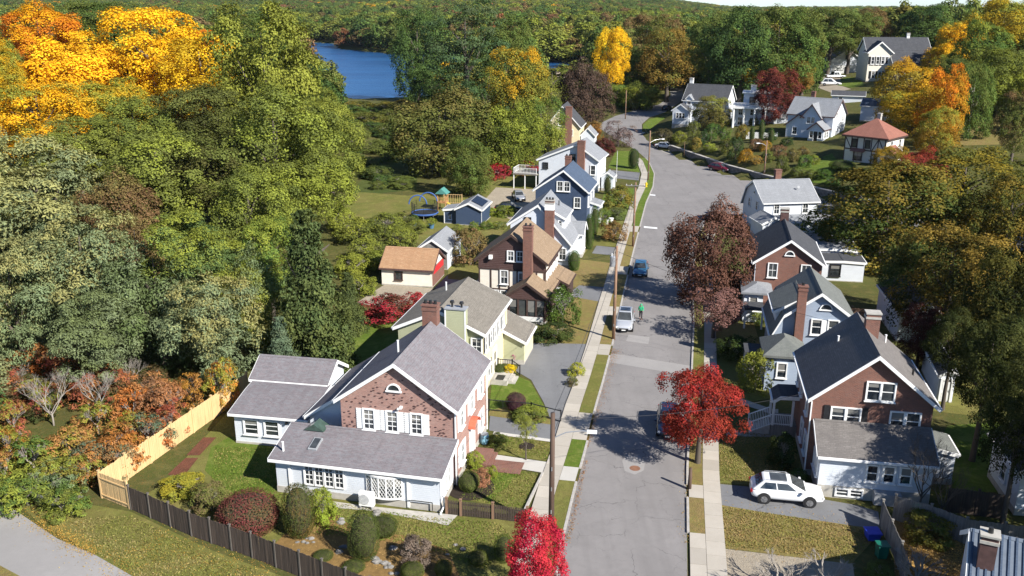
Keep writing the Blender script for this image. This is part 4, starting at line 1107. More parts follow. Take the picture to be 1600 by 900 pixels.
b = Block(t, 6.0, 7.6, [(0, 3.0), (3.0, 3.15), (6.0, 3.0)], wall=M['white_siding'], roof=M['sh_grey'], ins=.15, found=.15)
win(b, 'front', 1.9, .9, 1.2, 1.5, 1, 2, col='white')
w = Block(t, 5.0, 3.6, [(0, 2.5), (2.5, 2.6), (5.0, 2.5)], o=(1.2, -3.4), wall=M['white_siding'], roof=M['sh_dark'], ins=.12, found=.1)
win(w, 'front', 1.5, .7, 1.1, 1.3, 1, 2, col='black')
t = thing('dark_roof_outbuilding', 'long white outbuilding with dark gable roof under the trees', 'outbuilding', (37.6, 82.2, 0), Y(-9))
b = Block(t, 4.4, 9.2, gab(4.4, 3.1, 4.4), wall=M['white_siding'], roof=M['sh_dark'], ins=.2, found=.2)
door(b, 'left', 5.2, .1, 1.2, 2.1, leafcol='white')
t = thing('small_white_shed', 'small white shed deep in shade below the dark trees', 'shed', (35.4, 68.5, 0), Y(-14))
b = Block(t, 1.4, 7.0, [(0, 2.4), (.9, 3.0), (1.4, 2.7)], wall=M['pale_siding'], roof=M['sh_dark'], ins=.1, found=.1)
door(b, 'front', .6, .05, .7, 1.9, leafcol='white')
t = thing('edge_white_house', 'white house wall at the right edge behind the dark fence', 'house', (32.4, 50.9, 0), Y(-9))
b = Block(t, 6.4, 5.6, gab(6.4, 3.3, 5.6), wall=M['white_siding'], roof=M['sh_dark'], ins=.3)
win(b, 'left', 2.5, 1.2, .8, 1.2, 1, 2)
t = thing('ribbed_roof_house', 'house with pale ribbed metal roof and brick chimney at the bottom right corner', 'house', (21.0, 34.9, 0), Y(-25))
b = Block(t, 9.0, 8.8, gab(8.8, 4.2, 6.9), 'x', wall=M['white_siding'], roof=plain('pale blue grey ribbed metal', (.13, .155, .19), .45, .12), ins=.3)
m = MB(); sl = math.atan2(2.7, 4.4)
for i in range(28):
    for sg, u0, z0, u1, z1 in ((0, 0, 4.2, 4.4, 6.9),):
        m.beam((.16 + i * .32, u0 + .02, z0 + .035), (.16 + i * .32, u1 - .02, z1 + .03), .09, .06)
o = m.build('roof_ribs', M['sh_navy'], b.roof)
chimney(t, (.75, 3.0), (.75, .7), 4.0, 7.6, M['brick_dark'], 'concrete', 1)

# --- houses on the hill
def hill(name, label, px, py, rz, z=None, cat='house'):
    x, y, h = pt(px, py); return thing(name, label, cat, (x, y, h - .15 if z is None else z), Y(rz))
t = hill('hip_roof_house', 'half timbered house with dull red pyramid roof on the hillside', 1311, 252, -46)
zz = t.location.z; hs2 = t
b = Block(t, 8.6, 8.0, [(0, 5.0), (4.0, 5.05), (8.0, 5.0)], 'x', wall=M['stucco'], roof=M['sh_red'], trim=M['timber'], ins=.45)
bpy.data.objects.remove(b.roof.children[0]) if b.roof.children else None
bpy.data.objects.remove(b.roof)
hiproof(t, 8.6, 8.0, 5.05, 7.9, M['sh_red'], ridge=0.3, z=.05)
m = MB()
for u in (.08, 1.3, 2.4, 3.6, 5.0, 6.2, 7.5): m.box((u, -.02, 3.75), (.16, .06, 2.3))
for u in (.08, 2.0, 5.2, 7.5): m.box((u, -.02, 1.4), (.16, .06, 2.4))
m.box((3.8, -.025, 2.6), (7.6, .08, .2)); m.beam((1.3, -.02, 2.7), (.1, -.02, 4.7), .06, .14); m.beam((5.2, -.02, 2.7), (6.2, -.02, 4.7), .06, .14); m.beam((7.4, -.02, 2.7), (6.3, -.02, 4.7), .06, .14)
o = m.build('timbers', M['timber']); b.place(o, 'front', 0, 0)
for u in (1.85, 4.3): win(b, 'front', u, 3.1, .8, 1.3, 1, 2, col='timber')
win(b, 'front', 2.7, .8, 1.5, 1.4, 2, 1, col='timber'); win(b, 'front', 6.4, .8, 1.2, 1.3, 2, 1, col='timber')
m = MB().extr([(0, 2.35), (-.7, 2.2), (0, 2.75)], 'x', 0, 2.6); o = m.build('window_hood', M['sh_red']); b.place(o, 'front', 1.4, .1)
for u in (2.0, 5.4): win(b, 'right', u, 3.1, .8, 1.3, 1, 2)
w = Block(t, 3.6, 3.4, [(0, 2.6), (1.8, 3.9), (3.6, 2.4)], 'y', (7.2, -1.2), wall=M['stucco'], roof=M['sh_red'], trim=M['timber'], ins=.25)
win(w, 'front', 1.5, .8, 1.2, 1.2, 2, 1, col='timber')
chimney(t, (4.3, 5.0), (.6, .6), 6.5, 8.7, M['concrete'], 'concrete', 0)

t = hill('gabled_white_house', 'white house with slate grey roof, cross gables and an enclosed front porch on the hill', 1225, 214, -38)
b = Block(t, 10.0, 8.2, [(0, 5.0), (4.1, 8.2), (8.2, 5.0)], 'x', wall=M['white_siding'], roof=M['sh_grey'], trim=M['brick_dark'], ins=.3)
cg = Block(t, 4.4, 4.6, gab(4.4, 4.6, 7.4), 'y', (3.3, -.7), wall=M['white_siding'], roof=M['sh_grey'], trim=M['brick_dark'], ins=.3)
for u in (1.4, 2.3): win(cg, 'front', u, 3.5, .7, 1.2, 2, 2, shutter=None)
cl = Block(t, 4.0, 4.2, [(0, 2.8), (2.9, 5.2), (4.0, 4.6)], 'y', (.0, -.5), wall=M['white_siding'], roof=M['sh_grey'], trim=M['brick_dark'], ins=.3)
win(cl, 'front', 1.9, 1.0, .9, 1.4, 2, 2)
pr = Block(t, 3.6, 3.8, gab(3.6, 2.7, 4.2), 'y', (5.9, -3.4), wall=M['white_siding'], roof=M['sh_grey'], trim=M['brick_dark'], ins=.25)
win(pr, 'front', .7, 1.0, .7, 1.3, 1, 2); win(pr, 'front', 2.4, 1.0, .7, 1.3, 1, 2); door(pr, 'front', 1.55, .3, .8, 2.0, leafcol='black')
for u in (.9, 2.1): win(pr, 'right', u, 1.0, .8, 1.2, 1, 2)
for u, z in ((2.2, 1.0), (5.6, 3.6), (6.4, 3.6), (4.4, 2.6), (2.0, 4.6)): win(b, 'right', u, z, .6, 1.0, 2, 2)
halfmoon(b, 'right', 3.8, 6.4, .3)
chimney(t, (2.6, 7.6), (.8, .7), 5.0, 9.0, M['brick_red'], 'brick_red', 0)
t = hill('white_slate_house', 'tall white house with dark slate roof beside the road bend', 1063, 196, -28)
b = Block(t, 7.4, 10.6, [(0, 6.4), (3.7, 9.9), (7.4, 6.4)], 'x', wall=M['white_siding'], roof=M['sh_dark'], ins=.3) if False else Block(t, 11.0, 8.6, [(0, 6.2), (4.3, 9.8), (8.6, 6.2)], 'x', wall=M['pale_siding'], roof=M['sh_dark'], ins=.3)
for u in (6.2, 8.4): win(b, 'front', u, 3.9, .8, 1.3, 1, 2)
win(b, 'front', 8.6, 1.2, .8, 1.3, 1, 2)
win(b, 'right', 3.9, 6.4, .5, 1.2, 1, 2); win(b, 'right', 3.6, 3.6, .8, 1.3, 1, 2)
g = Block(t, 4.4, 4.6, [(0, 3.6), (3.9, 4.6), (4.4, 6.6)] if False else gab(4.4, 4.0, 5.6), 'y', (-1.6, -2.6), wall=M['white_siding'], roof=M['sh_dark'], ins=.25, found=.8)
for u in (1.2, 1.95, 2.7): win(g, 'front', u, 2.2, .6, 1.2, 1, 2)
win(g, 'right', 1.2, 2.2, .6, 1.2, 1, 2)
dg = Block(t, 2.0, 3.0, gab(2.0, 6.6, 7.6), 'y', (.8, -.1), wall=M['white_siding'], roof=M['sh_grey'], ins=.2, found=0)
win(dg, 'front', .8, 5.2, .9, 1.0, 2, 2)
chimney(t, (.7, 4.9), (.8, .8), 6.0, 11.0, M['white'], 'concrete', 0)
t = hill('column_house', 'white flat topped house with tall porch columns and balcony rail', 1142, 200, -16)
b = Block(t, 9.6, 7.4, [(0, 5.0), (3.7, 5.05), (7.4, 5.0)], 'x', (0, 1.6), wall=M['white_siding'], roof=M['white'], ins=.2)
MB().box((4.8, 1.0, 4.7), (9.6, 2.0, .35)).build('balcony_floor', M['white'], t)
up = Block(t, 7.4, 5.6, [(0, 7.9), (2.8, 8.0), (5.6, 7.9)], 'x', (1.9, 3.0), wall=M['white_siding'], roof=M['white'], ins=.3, found=0)
railing(t, [(.1, .1, 4.9), (9.5, .1, 4.9)], .9, 'white', gap=.3)
for x in (.3, 2.6, 4.9, 7.2, 9.3): MB().tube([(x, .3, 0), (x, .3, 4.5)], [.26, .22], 12).build('column', M['white'], t)
for u in (1.6, 4.2, 6.8): win(b, 'front', u, .7, 1.0, 1.7, 2, 2); win(b, 'front', u, 3.0, .9, 1.2, 2, 2)
win(up, 'front', 2.0, 5.4, 1.2, 1.4, 2, 2, col='black'); win(up, 'front', 4.6, 5.4, 1.2, 1.4, 2, 2, col='black')
chimney(t, (4.2, 6.6), (1.2, .8), 7.0, 9.2, M['white'], 'concrete', 0)
MB().box((11.3, 3.6, 2.4), (3.4, 6.0, 4.8)).build('side_wing', M['white_siding'], t)
t = hill('big_cream_house', 'long cream house with dark roof, black shutters and two storey porch on the hill', 1349, 128, -8); t.scale = (1.45, 1.45, 1.45)
b = Block(t, 13.0, 9.0, [(0, 6.2), (4.5, 9.0), (9.0, 6.2)], 'x', wall=M['stucco'], roof=M['sh_dark'], ins=.3)
gf = Block(t, 5.2, 4.2, gab(5.2, 6.2, 8.4), 'y', (-.3, -2.2), wall=M['stucco'], roof=M['sh_dark'], ins=.3)
for u in (.9, 1.9, 2.9, 3.7): win(gf, 'front', u, 3.9, .55, 1.4, 1, 2, shutter='black' if u in (.9, 2.9) else None)
for u in (1.3, 2.6): win(gf, 'front', u, 1.0, .6, 1.4, 1, 2, shutter='black')
lw = Block(t, 13.5, 6.0, [(0, 3.4), (5.7, 6.6), (5.75, 6.6)], 'x', (4.4, -5.6), wall=M['stucco'], roof=M['sh_dark'], ins=.3)
for i in range(5): win(lw, 'front', 1.4 + i * 1.15, .8, .95, 1.7, 1, 2)
x0, y0 = 5.2, -8.8
MB().box((x0 + 6, y0 + 1.5, -.55), (12, 3.0, .3)).build('porch_floor', M['white'], t); MB().box((x0 + 6, y0 + 1.5, .0), (12.4, 3.3, .14)).build('porch_roof', M['grey'], t)
m = MB()
for i in range(6): m.box((x0 + .2 + i * 2.3, y0 + .15, -1.8), (.2, .2, 3.6))
m.build('porch_post', M['white'], t)
railing(t, [(x0, y0 + .1, -3.6), (x0 + 12, y0 + .1, -3.6)], 1.0, 'white', gap=.3)
MB().box((x0 + 6, y0 + 2.9, -2.2), (12, .2, 4.2)).build('porch_back_wall', M['greyblue_siding'], t)
chimney(t, (9.0, 4.5), (.6, .6), 8.0, 9.8, M['white'], 'concrete', 0)
t = hill('white_double_garage', 'white gable garage with two wide doors behind the parked cars', 1294, 118, -6, cat='garage'); t.scale = (1.5, 1.5, 1.5)
b = Block(t, 8.2, 7.0, gab(8.2, 3.4, 6.2), wall=M['white_siding'], roof=M['sh_green'], ins=.3)
for u in (1.9, 5.4):
    o = MB().box((0, -.03, 1.2), (2.5, .06, 2.3)).build('garage_door', M['white']); b.place(o, 'front', u, .1)
    for k in range(3): MB().box((0, -.07, .65 + k * .55), (2.4, .02, .04)).build('panel_joint', M['grey'], o)
win(b, 'front', 3.8, 3.9, .8, 1.1, 1, 2, col='black')
door(b, 'front', 3.65, .1, .8, 2.0, leafcol='black')
t = hill('far_white_house', 'white house with pale grey roof glimpsed behind the garage', 1292, 106, -4); t.scale = (1.4, 1.4, 1.4)
b = Block(t, 9.0, 9.0, gab(9.0, 5.5, 8.5), 'x', wall=M['white_siding'], roof=M['sh_grey'], ins=.3)
win(b, 'front', 4, 3.2, .9, 1.3, 1, 2); win(b, 'right', 4, 3.2, .9, 1.3, 1, 2)
t = hill('grey_garden_shed', 'pale shed with blue grey roof between the red roofed house and the big cream house', 1341, 190, -30, cat='shed')
b = Block(t, 5.6, 5.4, gab(5.4, 3.6, 5.0), 'y' if False else 'x', wall=M['pale_siding'], roof=M['sh_navy'], ins=.2)
win(b, 'right', 2.4, 1.2, 1.4, 1.2, 2, 1)
t = hill('low_grey_roof_cabin', 'low cabin with flat dark grey roof near the parked white cars', 1297, 163, -20, cat='outbuilding')
b = Block(t, 8.0, 5.0, [(0, 2.4), (2.5, 3.3), (5.0, 2.4)], 'x', wall=M['white_siding'], roof=M['sh_dark'], ins=.25)
win(b, 'front', 2, .8, .9, 1.1, 1, 2)
# ---------------------------------------------------------------- foliage
def leaf_mesh(name, P, Nrm, size, aspect, val, mix, rs, mat, droop=0.0):
    "one small irregular diamond per leaf clump"
    n = len(P)
    Nrm = Nrm / np.maximum(1e-6, np.linalg.norm(Nrm, axis=1))[:, None]
    r = rs.normal(size=(n, 3)); r[:, 2] -= droop
    T = r - (r * Nrm).sum(1)[:, None] * Nrm; T /= np.maximum(1e-6, np.linalg.norm(T, axis=1))[:, None]
    B = np.cross(Nrm, T)
    a = size[:, None] * rs.uniform(.75, 1.3, (n, 1)) * .5; b = a / aspect
    j = lambda: rs.uniform(.75, 1.25, (n, 1))
    k = rs.uniform(-.3, .3, (n, 1))
    up = Nrm * a * .25
    V = np.stack([P - T * a * j(), P - B * b * j() + T * a * k + up, P + T * a * j(), P + B * b * j() + T * a * k + up], 1).reshape(-1, 3)
    me = bpy.data.meshes.new(name)
    me.vertices.add(4 * n); me.vertices.foreach_set('co', V.astype(np.float32).ravel())
    me.loops.add(4 * n); me.loops.foreach_set('vertex_index', np.arange(4 * n, dtype=np.int32))
    me.polygons.add(n); me.polygons.foreach_set('loop_start', np.arange(0, 4 * n, 4, dtype=np.int32))
    me.update(calc_edges=True)
    for nm, d in (('leaf_value', val), ('hue_mix', mix)):
        at = me.attributes.new(nm, 'FLOAT', 'POINT'); at.data.foreach_set('value', np.repeat(d, 4).astype(np.float32))
    me.materials.append(mat)
    return me
def dirs(rs, n):
    d = rs.normal(size=(n, 3)); return d / np.linalg.norm(d, axis=1)[:, None]
def crown_round(seed, nlobe, nsub, nleaf, leaf, mat, lobe=.42, sub=.17, flat=.8, zmin=-.75, aspect=1.4, gap=.0, name='crown', irregular=.22, droop=0.0, upb=.5):
    rs = np.random.RandomState(seed)
    D = []
    while len(D) < nlobe:                              # spread lobe directions evenly
        d = dirs(rs, 1)[0]
        if d[2] < zmin: continue
        if all(np.dot(d, e) < math.cos(1.55 / math.sqrt(nlobe)) for e in D) or rs.rand() < .08: D.append(d)
    D = np.array(D)
    rad = (1 - lobe * .9) * (1 + irregular * rs.uniform(-1, 1, nlobe))
    C1 = D * rad[:, None]
    P = []; N = []; v = []; m = []
    # inner leaves close the crown's middle
    k = int(nlobe * nsub * nleaf * .10)
    q = dirs(rs, k) * (rs.uniform(.1, .62, (k, 1))); P.append(q); N.append(dirs(rs, k)); v.append(rs.uniform(.8, 1.1, k)); m.append(rs.uniform(0, 1, k))
    for i in range(nlobe):
        lr = lobe * rs.uniform(.7, 1.15); lm = rs.uniform(0, 1); lv = rs.uniform(.88, 1.12)
        for s in range(nsub):
            d = dirs(rs, 1)[0] + D[i] * .75 + np.array([0, 0, .35]); d /= np.linalg.norm(d)
            c = C1[i] + d * lr * rs.uniform(.62, 1.0)
            if rs.rand() < gap: continue
            r = sub * rs.uniform(.65, 1.35); n = int(nleaf * (r / sub) ** 1.6 * rs.uniform(.8, 1.2)); sv = lv * rs.uniform(.86, 1.14); sm = np.clip(lm * .65 + .35 * rs.rand() + .25 * c[2], 0, 1)
            e = dirs(rs, n) + d * .55 + np.array([0, 0, upb * .7]); e /= np.linalg.norm(e, axis=1)[:, None]
            p = c + e * (r * rs.uniform(.55, 1.12, (n, 1))) * np.array([1, 1, flat])
            P.append(p); N.append(e * .75 + d * .35 + np.array([0, 0, upb]) + rs.normal(size=(n, 3)) * .42)
            v.append(sv * rs.uniform(.8, 1.2, n)); m.append(np.clip(sm + rs.normal(size=n) * .12, 0, 1))
    P = np.concatenate(P); N = np.concatenate(N); v = np.concatenate(v); m = np.concatenate(m)
    ext = np.percentile(np.abs(P[:, :2]), 98.5); P[:, :2] /= ext; zt, zb = np.percentile(P[:, 2], 99.3), np.percentile(P[:, 2], 1)
    P[:, 2] = (P[:, 2] - zb) / (zt - zb) * 2 - 1
    return leaf_mesh(name, P, N, np.full(len(P), leaf), aspect, v, m, rs, mat, droop)
def crown_spruce(seed, n, leaf, mat, whorls=17, name='crown', dense=1.0, plate=.12):
    rs = np.random.RandomState(seed); P = []; N = []; v = []; m = []
    for w in range(whorls):
        t = (w + rs.uniform(-.2, .2)) / whorls; z = -1 + 2 * t; rad = (1 - t) ** .8 * (.95 if w % 2 else .8) + .03
        nb = int(6 + 9 * (1 - t))
        for b in range(nb):
            a = rs.uniform(0, 6.283); L = rad * rs.uniform(.7, 1.12); k = max(8, int(n / whorls / nb * (.35 + 1.3 * (1 - t))))
            s = rs.uniform(.12, 1, k) ** .75; bv = rs.uniform(.8, 1.2); bm = rs.rand()
            wd = (.05 + .15 * s * (1.15 - s)) * dense
            lat = rs.normal(size=k) * wd; dz = -.22 * s * s * (1.2 - t) + .05 * s - np.abs(rs.normal(size=k)) * plate * .6
            x = np.cos(a) * s * L - np.sin(a) * lat; y = np.sin(a) * s * L + np.cos(a) * lat
            P.append(np.stack([x, y, z + dz], 1))
            N.append(np.stack([np.cos(a) * .5 + rs.normal(size=k) * .45, np.sin(a) * .5 + rs.normal(size=k) * .45, .8 + rs.normal(size=k) * .35], 1))
            v.append(bv * rs.uniform(.8, 1.2, k) * (.85 + .3 * s)); m.append(np.clip(bm * .6 + s * .4, 0, 1))
    P = np.concatenate(P); N = np.concatenate(N)
    return leaf_mesh(name, P, N, np.full(len(P), leaf), 2.2, np.concatenate(v), np.concatenate(m), rs, mat, .8)
def bush_clipped(seed, n, leaf, mat, box=2.6, name='leaves', rough=.05):
    rs = np.random.RandomState(seed); d = dirs(rs, n)
    r = 1 / (np.abs(d) ** box).sum(1) ** (1 / box)
    nz = sum(np.sin(d @ rs.normal(size=3) * f + rs.rand() * 6) for f in (3, 5, 8)) / 3
    P = d * (r * (1 + rough * nz) * rs.uniform(.9, 1.03, n))[:, None]
    v = rs.uniform(.75, 1.2, n) * (1 + .12 * nz)
    me = leaf_mesh(name, P, d * .8 + np.array([0, 0, .25]) + rs.normal(size=(n, 3)) * .4, np.full(n, leaf), 1.5, v, np.clip(.5 + .4 * nz + rs.normal(size=n) * .15, 0, 1), rs, mat)
    return me
def twig_mesh(seed, depth_=4, name='branches', spread=.55, up=.35, n0=5, rad=.035, mat=None, jit=.25, trunk=.35):
    "bare branching structure inside a unit crown: z 0..1, radius about .5"
    rnd = random.Random(seed); mb = MB()
    def grow(p, d, L, r, k):
        mid = p + d * L * .5 + Vector((rnd.uniform(-1, 1), rnd.uniform(-1, 1), rnd.uniform(-.5, 1))) * L * .08
        q = p + d * L; mb.tube([p, mid, q], [r, r * .82, r * .62], 5 if k > 1 else 4, cap=False)
        if k == 0: return
        for i in range(rnd.choice((2, 3, 3)) if k > 1 else 3):
            e = (d + Vector((rnd.uniform(-1, 1), rnd.uniform(-1, 1), rnd.uniform(-.4, 1) * up * 2)) * spread).normalized()
            grow(q - d * L * rnd.uniform(0, .35), e, L * rnd.uniform(.55, .8), r * .58, k - 1)
    for i in range(n0):
        a = 6.283 * i / n0 + rnd.uniform(-.4, .4); 
        grow(Vector((0, 0, trunk * rnd.uniform(.6, 1))) if trunk else Vector((0, 0, 0)), Vector((math.cos(a) * spread, math.sin(a) * spread, rnd.uniform(.6, 1.1))).normalized(), .27, rad * .6, depth_ - 1)
    if trunk: mb.tube([(0, 0, -.05), (.004, .003, trunk * .5), (0, 0, trunk * 1.02)], [rad * 1.25, rad * .95, rad * .7], 7)
    return mb.mesh(name, mat or M['pale_bark'], True)
def trunk_mesh(seed, name='trunk', mat=None, forks=6, reach=.46, r0=.030):
    "unit tree: height 1, crown radius 1 (xy scaled with the crown)"
    rnd = random.Random(seed); mb = MB()
    mb.tube([(0, 0, -.04), (0, 0, .02), (.01, .01, .2), (-.01, .01, .4), (.02, 0, .62), (.01, .02, .85)], [r0 * 3.4, r0 * 2.6, r0 * 2.2, r0 * 1.8, r0 * 1.1, r0 * .35], 8)
    for i in range(forks):
        a = 6.283 * i / forks + rnd.uniform(-.4, .4); z = rnd.uniform(.28, .6); L = reach * rnd.uniform(.7, 1.1)
        mb.tube([(0, 0, z), (math.cos(a) * L * .45, math.sin(a) * L * .45, z + .10), (math.cos(a) * L, math.sin(a) * L, z + rnd.uniform(.15, .3))], [r0 * .9, r0 * .5, r0 * .12], 5, cap=False)
    return mb.mesh(name, mat or M['bark'], True)
LM = M['leaf']
CROWN = dict(
    maple=[crown_round(s, 30, 9, 78, .046, LM, .40, .17) for s in (1, 2, 3, 4)],
    oak=[crown_round(s, 40, 8, 68, .044, LM, .34, .16, irregular=.3, zmin=-.85) for s in (11, 12, 13)],
    locust=[crown_round(s, 34, 8, 80, .060, LM, .38, .20, flat=.55, aspect=2.6, gap=.12, irregular=.34, droop=.9, upb=.7, zmin=-.9) for s in (21, 22, 23)],
    airy=[crown_round(s, 24, 6, 46, .06, LM, .42, .18, gap=.2, irregular=.34, zmin=-.8) for s in (31, 32)],
    upright=[crown_round(s, 34, 8, 74, .048, LM, .36, .17, aspect=1.7, upb=.35, irregular=.26, zmin=-.9) for s in (41, 42)],
    spruce=[crown_spruce(s, 22000, .06, LM) for s in (51, 52)],
    pine=[crown_round(s, 26, 7, 60, .055, LM, .34, .20, flat=.38, aspect=2.4, gap=.1, irregular=.4, zmin=-.95, upb=.8) for s in (61, 62)],
    sumac=[crown_round(s, 16, 6, 30, .15, LM, .45, .22, flat=.5, aspect=3.6, gap=.15, irregular=.4, zmin=-.3, droop=.8, upb=.6) for s in (71, 72, 73)],
    shrub=[crown_round(s, 18, 7, 34, .085, LM, .42, .20, irregular=.22, zmin=-.35) for s in (81, 82, 83)],
    clipped=[bush_clipped(s, 9000, .05, LM) for s in (91, 92)],
    ball=[bush_clipped(s, 8000, .055, LM, 2.0, rough=.07) for s in (95, 96)],
    mid=[crown_round(s, 22, 6, 20, .12, LM, .40, .20, irregular=.28) for s in (101, 102, 103)],
    midcon=[crown_spruce(105, 2600, .15, LM, 12)],
)
TRUNK = [trunk_mesh(s) for s in (1, 2, 3)]
PALE_TRUNK = [trunk_mesh(5, mat=M['pale_bark'])]
BARE = [twig_mesh(s, 5, n0=6) for s in (1, 2)]
FINE = [twig_mesh(s, 6, n0=6, rad=.014, trunk=.22, spread=.62) for s in (5, 6)]
_cnt = {}
def crown_of(kind):
    k = _cnt.get(kind, 0); _cnt[kind] = k + 1
    return CROWN[kind][k % len(CROWN[kind])]
rndT = random.Random(11)
def vary(c, a=.08): 
    f = rndT.uniform(1 - a, 1 + a); return tuple(max(0, x * f * rndT.uniform(1 - a * .5, 1 + a * .5)) for x in c)
def set_leaf(o, c1, c2):
    o.color = (*c1, 1); o['tip_colour'] = [float(x) for x in (c2 or c1)] + [1.0] if False else [float(x) for x in (c2 or c1)]
CAT = dict(spruce='conifer', pine='conifer', midcon='conifer', sumac='shrub', shrub='bush', clipped='bush', ball='bush')
NAME = dict(spruce='spruce_tree', pine='pine_tree', midcon='conifer_tree', locust='locust_tree', maple='maple_tree', oak='oak_tree', airy='young_tree', upright='tall_tree', sumac='sumac_shrub', mid='broadleaf_tree')
SEEN = []       # crowns placed by eye: pixel centre, half sizes, depth
TREES = []      # (x, y, radius) of what stands, used to fill the woods without overlaps
def tree_at(kind, x, y, h, Rr, Rz, c1, c2, label, group=None, name=None, trunk=None, tilt=0.0):
    g = hgt(x, y)
    t = thing(name or NAME[kind], label, CAT.get(kind, 'tree'), (x, y, g), rndT.uniform(0, 6.28), group)
    tr = link('trunk', trunk or rndT.choice(TRUNK), t); tr.scale = (Rr, Rr, h) if kind not in ('spruce', 'midcon') else (Rr * .8, Rr * .8, h)
    cr = link('crown', crown_of(kind), t); cr.scale = (Rr, Rr, Rz); cr.location = (0, 0, h - Rz)
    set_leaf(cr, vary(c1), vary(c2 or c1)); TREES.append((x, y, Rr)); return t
def ray_at(px, py, D):
    dx, dy = (px - 800.0) / FPX, -(py - 450.0) / FPX; s, c = math.sin(PITCH), math.cos(PITCH); t = D / (c + dy * s)
    return dx * t, D, CAM_H + (-s + dy * c) * t
def tree_px(kind, px, py, w, hh, h, c1, c2, label, group=None, **k):
    "crown centre (px, py), crown width and height in the photograph, height of the tree in metres"
    zc = h * .6
    D = k.pop('D', None)
    if D:       # distance known: the crown's own height above the ground follows
        x, y, z = ray_at(px, py, D); g = hgt(x, y); d = depth(x, y, z); m = d / FPX; Rr = w * m / 2; zc = z - g
        Rz = min(hh * m / 2, max(zc * .96, 1.8)); h = zc + Rz
    for _ in range(0 if D else 6):
        x, y, g = pt(px, py, zc); d = depth(x, y, g + zc); m = d / FPX
        Rr = w * m / 2; dep = math.atan2(CAM_H - g - zc, math.hypot(x, y))
        q = (hh * m / 2) ** 2 - (Rr * math.sin(dep)) ** 2
        Rz = math.sqrt(max(q, (.35 * Rr) ** 2)) / math.cos(dep)
        Rz = min(Rz, h * .49); zc = h - Rz
    SEEN.append((px, py, w / 2, hh / 2, depth(x, y, zc)))
    return tree_at(kind, x, y, h, Rr, Rz, c1, c2, label, group, **k)
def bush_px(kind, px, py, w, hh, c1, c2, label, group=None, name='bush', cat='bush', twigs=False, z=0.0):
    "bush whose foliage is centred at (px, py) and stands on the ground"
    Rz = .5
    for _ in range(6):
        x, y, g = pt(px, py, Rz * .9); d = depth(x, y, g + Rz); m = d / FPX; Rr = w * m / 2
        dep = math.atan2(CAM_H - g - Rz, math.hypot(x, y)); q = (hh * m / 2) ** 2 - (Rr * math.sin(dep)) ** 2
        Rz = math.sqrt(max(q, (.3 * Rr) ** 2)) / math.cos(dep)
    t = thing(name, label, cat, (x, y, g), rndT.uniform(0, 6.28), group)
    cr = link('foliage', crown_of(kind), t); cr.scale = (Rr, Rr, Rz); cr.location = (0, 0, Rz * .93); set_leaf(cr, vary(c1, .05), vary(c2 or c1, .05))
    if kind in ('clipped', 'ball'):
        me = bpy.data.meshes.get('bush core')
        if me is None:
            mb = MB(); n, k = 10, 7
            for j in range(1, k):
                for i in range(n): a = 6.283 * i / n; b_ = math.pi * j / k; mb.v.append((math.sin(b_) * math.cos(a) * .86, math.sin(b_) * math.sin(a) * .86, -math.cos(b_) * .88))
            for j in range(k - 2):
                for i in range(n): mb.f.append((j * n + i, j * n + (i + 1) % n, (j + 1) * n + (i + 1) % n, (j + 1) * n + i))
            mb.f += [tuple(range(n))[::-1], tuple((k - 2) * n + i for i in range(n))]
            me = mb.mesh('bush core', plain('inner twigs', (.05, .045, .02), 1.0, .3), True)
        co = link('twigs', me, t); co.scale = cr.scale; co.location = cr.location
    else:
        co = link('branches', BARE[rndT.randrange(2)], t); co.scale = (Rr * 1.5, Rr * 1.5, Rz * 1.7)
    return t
# leaf colours (albedo)
LOC = (.155, .19, .095); LOCY = (.26, .25, .095); OLV = (.115, .135, .034); OLVB = (.155, .125, .045); GRN = (.085, .135, .034); DGR = (.045, .078, .026)
YEL = (.60, .33, .014); GLD = (.68, .42, .02); ORG = (.50, .17, .018); RED = (.36, .028, .025); CRM = (.42, .02, .045); BRN = (.155, .095, .048); MAR = (.088, .040, .032); MARP = (.16, .085, .07)
YGR = (.205, .225, .038); SPR = (.065, .09, .034); PIN = (.065, .105, .045); PUR = (.075, .05, .04); BLU = (.10, .14, .085)
T = tree_px
# woods on the left: nearest rank
T('locust', 62, 318, 210, 200, 16, LOC, LOCY, 'large blue green locust tree at the left edge, upper of the three there', trunk=TRUNK[1])
T('locust', 130, 425, 180, 190, 14, LOC, LOCY, 'feathery pale green locust tree above the red sumac thicket')
T('locust', 20, 465, 140, 170, 12, LOC, LOCY, 'locust tree cut by the left edge just above the red sumacs')
T('locust', 150, 520, 130, 130, 9, LOC, (.13, .15, .06), 'low blue green locust crown hanging over the bare grey sumac stems')
T('locust', 245, 470, 170, 200, 12, (.095, .13, .05), LOC, 'broad blue green locust tree between the sumacs and the spruce')
T('locust', 330, 510, 150, 160, 9.5, LOC, LOCY, 'locust tree directly behind the end of the tan fence')
T('locust', 300, 390, 150, 120, 14, (.095, .14, .045), YGR, 'bright green locust crown behind the broad locust')
T('locust', 395, 470, 105, 170, 10, YGR, LOC, 'yellow green locust tree beside the dark spruce')
T('spruce', 482, 445, 185, 330, 15.5, SPR, (.085, .10, .03), 'tall dark drooping spruce in the back garden left of the olive house')
T('spruce', 545, 470, 76, 100, 6.6, SPR, (.085, .10, .03), 'lower dark spruce touching the right side of the tall spruce')
T('spruce', 440, 540, 80, 110, 6.2, BLU, (.12, .15, .09), 'small blue spruce behind the white garage wing')
T('maple', 190, 345, 120, 150, 13, BRN, OLVB, 'thin brown leaved maple between the big locusts')
T('maple', 245, 275, 170, 130, 14, OLV, YGR, 'olive maple with yellow tips behind the brown maple')
T('maple', 215, 410, 80, 150, 11, BRN, OLVB, 'narrow brown tree squeezed between two locust trees')
